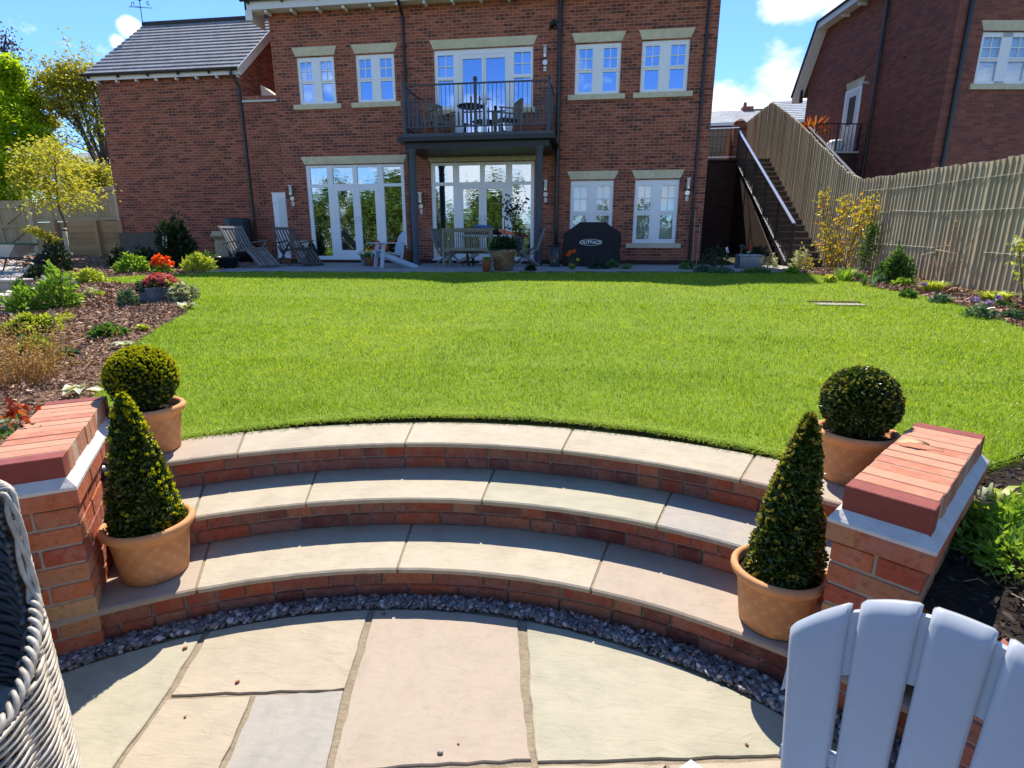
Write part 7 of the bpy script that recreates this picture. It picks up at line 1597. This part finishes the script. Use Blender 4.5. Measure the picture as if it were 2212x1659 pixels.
for (u, v, w, h, lab, mt) in ((1146, 586, 22, 12, 'small dark tuft on the terrace edge left of the painted canister', 'leaf_dark'), (1294, 582, 46, 14, 'low dark plants along the foot of the covered barbecue', 'leaf_dark'), (1352, 582, 48, 20, 'strap leaved clump right of the covered barbecue', 'leaf_mid'), (1487, 583, 34, 18, 'low green mound under the thin downpipe at the house corner', 'leaf_mid'), (1322, 580, 28, 18, 'small bushy plant at the right foot of the barbecue cover', 'leaf_mid'), (1560, 592, 60, 12, 'low leafy border left of the half barrel planter', 'leaf_blue'), (1640, 592, 60, 10, 'low leafy border in front of the half barrel planter', 'leaf_mid'), (1520, 588, 36, 14, 'pale green leaf clump near the bamboo canes', 'leaf_blue'), (1715, 592, 30, 14, 'bright leaf clump at the foot of the stair railing', 'leaf_fresh')):
    (spiky('strap_plant', lab, u, v, w, h, mt, 60, .022) if 'strap' in lab else shrub('border_plant', lab, u, v, w, h, mt, 220, .07, .035, 'plant', st=2))
# shrubs and pots by the stairs
shrub('azalea_bush', 'dark twiggy bush at the right corner of the house', 1548, 586, 62, 54, 'leaf_dark', 650, .06, .03, st=14)
a = atY(1622, 13.6); q = a; s = 1/ppm(a); pot('half_barrel', 'grey half barrel planter in front of the stair wall', q, 21*s, 25*s, 30*s, 'galv', .03); o = thing('barrel_plant', 'leafy green plant spilling over the grey half barrel', 'plant', q+Vector((0, 0, 28*s))); dome(o, q+Vector((.05, 0, 26*s)), 58*s, 22*s, 420, .08, .04, 'leaf_dark'); blooms(o, q+Vector((-.1, -.1, 26*s)), 40*s, 16*s, 5, .05, 'petal_white')
for dx, dz, lab, rr in ((-.12, 30, 'left of two small terracotta pots above the half barrel', .075), (.10, 31, 'right of two small terracotta pots above the half barrel', .085)): pot('terracotta_pot', lab, q+Vector((dx, .25, dz*s)), rr*.75, rr, .17, 'small_terracotta', .012)
pl = thing('pot_plinth', 'rough stone plinth behind the half barrel carrying two small pots', 'plinth', q+Vector((0, .42, 0))); m = MB(); m.cbox(q+Vector((0, .28, 15*s)), (.55, .24, 30*s), ch=.015); m.build('block', M['slate_stone'], pl)
for (u, v, mt, lab) in ((1602, 533, 'dark_teal', 'small turquoise ornament on the half barrel'), (1620, 536, 'petal_red', 'small red and white ornament on the half barrel'), (1571, 540, 'tag_white', 'white plant label in the dark twiggy bush')):
    p = onY(u, v, q.y-.28); o = thing('garden_ornament' if mt != 'tag_white' else 'plant_label', lab, 'ornament' if mt != 'tag_white' else 'label', p); m = MB(); m.lathe([(0, -.04), (.05, -.02), (.06, .02), (.02, .05), (0, .05)], p, 10) if mt != 'tag_white' else m.cbox(p, (.05, .005, .13), Matrix.Rotation(-.3, 4, 'Y')); m.build('body', M[mt], o); m = MB(); m.tube([p, Vector((p.x, p.y, G(p.x, p.y)))], .006, 5); m.build('stick', M['cane'], o)
shrub('pale_shrub', 'light green shrub below the stair railing', 1662, 580, 46, 30, 'leaf_white', 330, .07, .03, st=5)
o, q, s = shrub('pieris', 'white and yellow leaved shrub at the foot of the stairs', 1732, 584, 42, 50, 'leaf_white', 330, .07, .03, st=5); dome(o, q+Vector((.1, 0, .02)), 34*s, 30*s, 200, .07, .03, 'leaf_bronze', 'yellow_leaves')
# right border along the fence
def climber(name, label, spec, L, Wd, mat, n, sp=.07):
    q = None; o = None; cs = []; m = MB()
    for pl in spec:
        P = []
        for k, (u, v) in enumerate(pl): P.append(onX(u, v, FX-.22) if k else onX(u, v, FX-.25))
        P[0].z = G(P[0].x, P[0].y)
        if o is None: o = thing(name, label, 'climber', P[0])
        m.tube(P, [.012*(1-.7*i/len(P)) for i in range(len(P))], 6)
        for a, b in zip(P, P[1:]): cs += [a.lerp(b, t) for t in (.2, .4, .6, .8, 1)]
    m.build('stems', M['bark'], o); c = np.array([tuple(x) for x in cs]); k = RNG.integers(3, len(c), n); Pn = c[k]+RNG.normal(size=(n, 3))*np.array([sp*.7, sp*1.3, sp]); D = rdir(n); D[:, 2] -= .2; V, F = leaves_np(Pn, D, rdir(n), L*RNG.uniform(.7, 1.3, n), Wd*RNG.uniform(.7, 1.3, n)); npmesh('foliage', V, F, M[mat], o); return o
climber('photinia', 'tall yellow and bronze leaved shrub trained on three stems up the fence', [[(1785, 590), (1783, 540), (1780, 490), (1778, 440), (1777, 420)], [(1785, 590), (1800, 540), (1812, 490), (1822, 450), (1832, 435)], [(1788, 590), (1826, 530), (1850, 490), (1865, 455), (1885, 435)], [(1785, 575), (1795, 530), (1790, 500)], [(1830, 528), (1858, 480), (1880, 470)]], .085, .05, 'leaf_bronze', 850, .11)
climber('ivy', 'dark glossy climber on the fence right of the yellow bronze shrub', [[(1862, 590), (1868, 560), (1876, 530), (1884, 500), (1886, 488)]], .065, .045, 'leaf_mid', 420, .085)
for nm, u, v, w, h, n_, wd, mt, lab in (('iris', 1824, 606, 56, 36, 150, .02, 'leaf_fresh', 'dense upright iris clump below the yellow bronze shrub'), ('iris', 1866, 618, 20, 36, 22, .022, 'leaf_mid', 'narrow iris fan left of the two standing at the lawn edge'), ('iris', 1884, 621, 22, 32, 22, .025, 'leaf_blue', 'bluish iris fan right of the two standing at the lawn edge'), ('day_lily', 1894, 605, 30, 32, 50, .028, 'leaf_lime', 'bright lime day lily left of the round green bush'), ('lily_clump', 2012, 630, 70, 38, 170, .03, 'leaf_lime', 'wide bright green lily clump beside a purple flower'), ('hosta', 2150, 652, 84, 38, 90, .07, 'leaf_lime', 'big yellow green hosta before the right end of the fence')): spiky(nm, lab, u, v, w, h, mt, n_, wd, arch=.45 if nm == 'iris' else .8)
shrub('phlox', 'round green bush standing in the border against the fence', 1944, 612, 70, 62, 'leaf_mid', 1100, .085, .035, st=6); o = bpy.data.objects['phlox']; q = Vector(o.location)+Vector((0, .2, 0)); s = 1/ppm(q); dome(o, q, 30*s, 80*s, 330, .08, .035, 'leaf_mid', 'tall_shoot')
for i, (u, v, w, h, mt, lab) in enumerate(((1796, 612, 26, 16, 'leaf_lime', 'small lime plant at the left end of the right border'), (1905, 612, 34, 16, 'leaf_blue', 'low pale plant right of the bluish iris'), (1952, 618, 36, 15, 'leaf_fresh', 'low leafy plant before the round green bush'), (1968, 645, 36, 18, 'leaf_mid', 'low plant at the lawn edge left of the lily clump'), (2040, 656, 44, 17, 'leaf_blue', 'greyish low plant in the bark below the lily clump'), (2128, 690, 56, 26, 'leaf_blue', 'pale woolly leaved plant at the lawn edge below the big hosta'), (2200, 690, 40, 14, 'leaf_blue', 'low plant at the right edge of the lawn'), (1860, 604, 30, 12, 'leaf_mid', 'low dark leaves between the iris clumps'))):
    shrub('border_perennial', lab, u, v, w, h, mt, 200, .065, .035, 'plant', st=2)
o, q, s = P_('periwinkle', 'purple flowers scattered around the big yellow green hosta', 'flowers', 2150, 662); 
for u, v in ((2107, 650), (2132, 656), (2160, 646), (1993, 617)): p = onG(u, v, .10); blooms(o, p-Vector((0, 0, .02)), .10, .05, 5, .045, 'petal_purple', 'flowers')
dome(o, q, 60*s, 14*s, 140, .05, .03, 'leaf_mid')
dv_ = thing('dried_vine', 'bare brown twisted vine on the fence behind the lily clump', 'vine', onX(2040, 612, FX-.2)); m = MB()
for pl in ([(2024, 600), (2022, 560), (2018, 530), (2024, 505), (2034, 500)], [(2024, 590), (2040, 570), (2060, 556)], [(2020, 545), (2000, 548), (1995, 556)], [(2021, 535), (2045, 530), (2052, 532)], [(2022, 540), (2050, 545), (2066, 548)], [(2045, 590), (2072, 572), (2078, 565)], [(2045, 592), (2060, 560), (2066, 510), (2072, 470)], [(2060, 612), (2066, 580), (2110, 500), (2142, 455)]):
    P = [onX(u, v, FX-.08-.05*random.random()) for u, v in pl]; m.tube(P, [.010*(1-.7*i/len(P)) for i in range(len(P))], 5)
m.build('stems', M['cane'], dv_); k = np.array([tuple(onX(u, v, FX-.1)) for u, v in ((2056, 545), (2052, 520), (2058, 500), (2004, 560), (2064, 478))]*9); k = k+RNG.normal(0, .05, k.shape); V, F = leaves_np(k, rdir(len(k)), rdir(len(k)), .05, .02); npmesh('dead_leaves', V, F, M['dry_leaf'], dv_)
climber('clematis', 'sparse climber with white flowers at the right end of the fence', [[(2214, 640), (2206, 590), (2202, 545), (2205, 520)]], .06, .04, 'leaf_lime', 60, .05); o = bpy.data.objects['clematis']; blooms(o, onX(2199, 530, FX-.25), .1, .06, 5, .06, 'petal_white')
# dark bed right of the steps
def near(u, v, z): return onZ(u, v, z)
q = near(2125, 1100, .45); o = thing('variegated_hosta', 'white edged hosta beside the right brick pier', 'plant', q); blades(o, q, .34, .16, 26, .05, 'leaf_lime', arch=.9); blades(o, q, .34, .17, 14, .03, 'leaf_white', 'pale_edges', arch=.95)
for i, (u, v, w, h, n_) in enumerate(((2165, 1180, .30, .16, 330), (2190, 1235, .34, .14, 300), (2215, 1165, .3, .18, 260))):
    q = near(u, v, .45); o = thing('leafy_bush', ('light green bush right of the brick pier, nearest the hosta', 'low light green bush against the curved wall', 'light green bush at the right edge of the dark bed')[i], 'shrub', q); dome(o, q, w, h, n_*2, .036, .017, 'leaf_fresh', inner=.3); stems(o, q, w, h, 5, .003)
o = thing('dry_grass', 'few straw coloured grass stems by the low curved wall', 'grass', near(2180, 1262, .46)); m = MB()
for i in range(7): a = near(2140+i*10, 1268, .46); e = a+Vector((random.uniform(-.1, .1), random.uniform(-.03, .08), random.uniform(.02, .07))); m.tube([a, a.lerp(e, .5)+Vector((0, 0, .02)), e], .0016, 4)
m.build('stems', M['leaf_straw'], o)
# ---------------------------------------------------------------- terracotta pots with clipped box
def tpot(label, x, y, z, k=1., rz=0.):
    o = thing('terracotta_planter', label, 'plant pot', (x, y, z), rz, 'terracotta pots on the curved steps'); m = LB()
    m.lathe([(0, 0), (.118, 0), (.126, .008), (.133, .06), (.141, .13), (.149, .19), (.155, .205), (.170, .214), (.177, .226), (.176, .24), (.166, .25), (.154, .247), (.148, .235), (.146, .21), (0, .205)], n=64)
    m.v = [(a*k, b*k, c*k) for a, b, c in m.v]; m.build('pot', M['terracotta'], o, True)
    n = 500; P = np.stack([RNG.normal(0, .06, n), RNG.normal(0, .06, n), RNG.uniform(.2, .218, n)], 1)*k; P = P[np.hypot(P[:, 0], P[:, 1]) < .14*k]; n = len(P); V, F = leaves_np(P, rdir(n), rdir(n), .016, .008, .3); npmesh('soil', V, F, M['dark_chip'], o, world=False); m = LB(); m.disc((0, 0, .212*k), .147*k, n=40); m.build('compost', M['soil'], o); return o
def boxball(label, c, r, tipmat, ntip, n=9000):
    o = thing('box_ball', label, 'topiary', (c[0], c[1], c[2]-r)); m = MB(); 
    d = rdir(n); lump = 1+.03*np.sin(d[:, 0]*9)*np.sin(d[:, 1]*8+1)*np.sin(d[:, 2]*7); rr = r*lump*(.80+.2*RNG.uniform(size=n)**.6); P = np.array(c)+d*rr[:, None]
    D = d*.9+rdir(n)*.75; V, F = leaves_np(P-nrm(D)*.010, D, nrm(d+rdir(n)*.9), RNG.uniform(.014, .023, n), RNG.uniform(.008, .013, n), .25); npmesh('foliage', V, F, M['leaf_box'], o)
    d = rdir(ntip*3); w = np.clip(d[:, 2]*.9+.35+.25*RNG.normal(size=len(d)), 0, 1); d = d[RNG.uniform(size=len(d)) < w][:ntip]; q = np.repeat(d, 5, 0); n2 = len(q); P = np.array(c)+q*r*1.0; D = q+rdir(n2)*.65+np.array([0, 0, .35]); V, F = leaves_np(P-nrm(D)*.004, D, nrm(q+rdir(n2)), RNG.uniform(.011, .018, n2), RNG.uniform(.007, .010, n2), .25); npmesh('new_shoots', V, F, M[tipmat], o)
    m = MB(); m.lathe([(0, -r*.84)]+[(r*.80*math.cos(a), r*.80*math.sin(a)) for a in np.linspace(-1.4, 1.4, 12)]+[(0, r*.80)], c, 24); m.build('dark_core', M['soil'], o, True); return o  # dark solid core added inside the ball so nothing shows through the leaves
def boxcone(label, base, tip, r, tipmat, ntip, n=9500, side=(-1, 0)):
    base, tip = Vector(base), Vector(tip); ax = tip-base; L = ax.length; o = thing('box_cone', label, 'topiary', base); axn = np.array(ax.normalized())
    def prof(t): return r*(np.clip(1-t, 0, 1)**.66*(.86+.14*np.minimum(1, t*9))+.012)
    t = RNG.uniform(size=n)**1.35; a = RNG.uniform(0, 2*np.pi, n); u = np.stack([np.cos(a), np.sin(a), 0*a], 1); lump = 1+.09*np.sin(a*3+t*11)+.06*np.sin(a*7-t*17)
    rr = prof(t)*lump*(.72+.30*RNG.uniform(size=n)**.6); P = np.array(base)+axn*(t*L)[:, None]+u*rr[:, None]; D = u*.8+rdir(n)*.8+np.array([0, 0, .35]); V, F = leaves_np(P-nrm(D)*.01, D, nrm(u+rdir(n)*.9), RNG.uniform(.016, .027, n), RNG.uniform(.009, .014, n), .25); npmesh('foliage', V, F, M['leaf_box'], o)
    t = RNG.uniform(size=ntip*4)**1.2; a = RNG.uniform(0, 2*np.pi, ntip*4); u = np.stack([np.cos(a), np.sin(a), 0*a], 1); w = .12+.8*np.clip(u[:, 0]*side[0]+u[:, 1]*side[1], 0, 1)**1.5+.5*(t > .85); k = RNG.uniform(size=len(t)) < w; t, u = t[k][:ntip], u[k][:ntip]; t = np.repeat(t, 6); u = np.repeat(u, 6, 0); n2 = len(t)
    P = np.array(base)+axn*(t*L)[:, None]+u*(prof(t)*1.0)[:, None]; D = u*.7+rdir(n2)*.6+np.array([0, 0, .7]); V, F = leaves_np(P, D, nrm(u+rdir(n2)), RNG.uniform(.013, .023, n2), RNG.uniform(.008, .012, n2), .25); npmesh('new_shoots', V, F, M[tipmat], o)
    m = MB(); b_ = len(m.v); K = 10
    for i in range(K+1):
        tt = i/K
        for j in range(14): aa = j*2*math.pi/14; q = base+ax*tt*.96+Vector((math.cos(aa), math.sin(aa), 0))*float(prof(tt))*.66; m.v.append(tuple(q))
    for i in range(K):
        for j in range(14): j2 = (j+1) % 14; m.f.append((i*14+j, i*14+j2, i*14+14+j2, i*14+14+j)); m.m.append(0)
    m.build('dark_core', M['soil'], o, True); m = MB(); m.tube([base-Vector((0, 0, .05)), base+ax*.2], .012, 7); m.build('trunk', M['bark'], o); return o  # dark core added within the cone to block gaps in the foliage
LX, LYc = -1.80, 1.835
tpot('terracotta pot with a pale basket pattern on the lowest step at left', LX, LYc, RI, .98, .4); tp = onY(262, 855, LYc); boxcone('cone of clipped box with fresh yellow shoots on its right side, left of the steps', (LX, LYc, RI+.20), (tp.x, LYc, tp.z), .134, 'leaf_tip', 230, side=(.9, .5))
BX, BYc = -2.215, 2.375
tpot('smooth terracotta pot on the top step beside the left brick pier', BX, BYc, 3*RI, .97, 1.3); c = onY(306, 812, BYc+.0); boxball('ball of clipped box with many bright yellow tips, left of the steps', (c.x, BYc, c.z-.012), .158, 'leaf_tip', 1300)
CX_, CYc = .715, 1.875
tpot('terracotta pot with a silver plant label on the lowest step at right', CX_, CYc, RI, .93, 2.1); tp = onY(1752, 896, CYc+.02); boxcone('cone of clipped box with dull bronze shoots on its left side, right of the steps', (CX_+.01, CYc, RI+.19), (tp.x, CYc+.02, tp.z), .126, 'leaf_tip_dull', 200, side=(-.95, .2))
DX, DYc = 1.20, 2.50
tpot('terracotta pot with scored lattice on the top step beside the right brick pier', DX, DYc, 3*RI, .95, .2); c = onY(1859, 866, DYc); boxball('ball of dark clipped box with few yellow tips, right of the steps', (c.x, DYc, c.z-.008), .158, 'leaf_tip_dull', 260)
q = onZ(1752, 1232, RI+.23); tg = thing('plant_label', 'silver grey plant label stuck in the right front terracotta pot', 'label', (CX_+.105, CYc-.02, RI+.2)); m = MB(); m.cbox((CX_+.112, CYc-.015, RI+.245), (.045, .003, .07), Matrix.Rotation(.25, 4, 'Z') @ Matrix.Rotation(.12, 4, 'Y')); m.build('card', M['tag_white'], tg); m = MB(); m.cbox((CX_+.112, CYc-.018, RI+.232), (.03, .002, .012), Matrix.Rotation(.25, 4, 'Z') @ Matrix.Rotation(.12, 4, 'Y')); m.build('print', M['black_plastic'], tg)
# loose grit on the paving: single stones
for (u, v, sz, lab) in ((513, 1475, .008, 'small round stone on the cream slab'), (951, 1627, .009, 'small pale stone at the foot of the large pink slab'), (829, 1327, .008, 'reddish pebble on the edge of the large pink slab'), (400, 1402, .009, 'brown pebble near the pebble strip at left'), (1613, 1610, .006, 'brown pebble on the large greenish slab'), (400, 1550, .005, 'tiny seed on the lower cream slab'), (990, 1608, .004, 'dark speck of grit on the pink slab')):
    p = onZ(u, v, 0); o = thing('loose_stone', lab, 'stone', p, random.random()*3); m = LB(); m.lathe([(0, -.002), (sz*.8, sz*.15), (sz, sz*.5), (sz*.7, sz*.95), (0, sz*1.1)], n=9, wob=lambda a, z: .15*math.sin(a*2)); m.build('stone', M['small_terracotta' if 'pale' not in lab else 'concrete'], o, True)
# ---------------------------------------------------------------- garden chair at the right
adirondack('pale blue plastic garden chair in the right foreground with its slatted back raised', (.612, .866, .0), R(-39.3), 'pale_plastic', 'pale blue plastic slatted chairs', arm0=-.19, zarm=.485)
# ---------------------------------------------------------------- woven chair at the left
WC = Vector((-1.46, .66, 0)); WR = .352
wk = thing('wicker_chair', 'grey woven tub chair with a braided rim at the left edge', 'wicker chair', WC)
def hrim(psi):
    d = abs((psi-130+180) % 360-180)
    if d < 72: return .975
    if d < 82: t = (d-72)/10; return .975-.25*(t*t*(3-2*t))
    if d < 116: return .725-.125*(d-82)/34
    return .60
def wring(z, phase, rad, amp, r=.0085):
    segs = []; cur = []
    for k in range(-100, 221, 3):
        psi = 130+k*.0+ (k-60)
        d = abs((psi-130+180) % 360-180)
        if d > 172 or z > hrim(psi)-.01: 
            if len(cur) > 2: segs.append(cur)
            cur = []; continue
        rr = rad+amp*math.sin(R(psi*60/6*1.)+phase) - .04*max(0, .55-z)*0
        cur.append((WC.x+rr*math.cos(R(psi)), WC.y+rr*math.sin(R(psi)), z+.0016*math.sin(psi*.37+z*90)))
    if len(cur) > 2: segs.append(cur)
    return segs
m = MB(); z = .06; i = 0
while z < 1.0:
    for sg in wring(z, math.pi*(i % 2), WR, .006): m.tube(sg, .0050+.0007*math.sin(z*431), 5, cap=True)
    z += .0088; i += 1
m.build('weave', M['wicker'], wk, True)
m = MB()
for psi in range(-40, 301, 5):
    d = abs((psi-130+180) % 360-180)
    if d < 170: m.tube([(WC.x+(WR-.008)*math.cos(R(psi)), WC.y+(WR-.008)*math.sin(R(psi)), .03), (WC.x+(WR-.008)*math.cos(R(psi)), WC.y+(WR-.008)*math.sin(R(psi)), hrim(psi))], .006, 5)
m.build('stakes', M['wicker'], wk); 
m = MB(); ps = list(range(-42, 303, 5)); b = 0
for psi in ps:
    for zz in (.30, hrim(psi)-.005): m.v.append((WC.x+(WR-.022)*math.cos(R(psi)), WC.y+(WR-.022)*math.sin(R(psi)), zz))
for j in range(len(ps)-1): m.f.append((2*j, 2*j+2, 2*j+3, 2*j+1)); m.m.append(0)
m.build('shade_lining', M['wicker_shaded'], wk)  # dark shell added inside the weave, its shade painted in
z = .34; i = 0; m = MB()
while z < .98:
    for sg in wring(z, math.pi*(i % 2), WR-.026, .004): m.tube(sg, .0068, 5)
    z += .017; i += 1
m.build('inner_weave', M['wicker_shaded'], wk, True)
for ph in range(3):
    pts = []
    for psi in np.arange(-42, 302, 1.1):
        a_ = R(psi*38)+ph*2.094; rr = WR-.006+.009*math.cos(a_); pts.append((WC.x+rr*math.cos(R(psi)), WC.y+rr*math.sin(R(psi)), hrim(psi)+.004+.009*math.sin(a_)))
    m = MB(); m.tube(pts, .0056, 6); m.build('braided_rim', M['wicker'], wk, True)
m = MB(); m.lathe([(0, .42), (WR-.04, .42), (WR-.03, .38), (0, .36)], WC, 28); m.build('seat', M['wicker'], wk)
for a in (60, 150, 240, 330): m = MB(); m.tube([(WC.x+.3*math.cos(R(a)), WC.y+.3*math.sin(R(a)), 0), (WC.x+.3*math.cos(R(a)), WC.y+.3*math.sin(R(a)), .1)], .022, 8); m.build('leg', M['wicker_shaded'], wk)
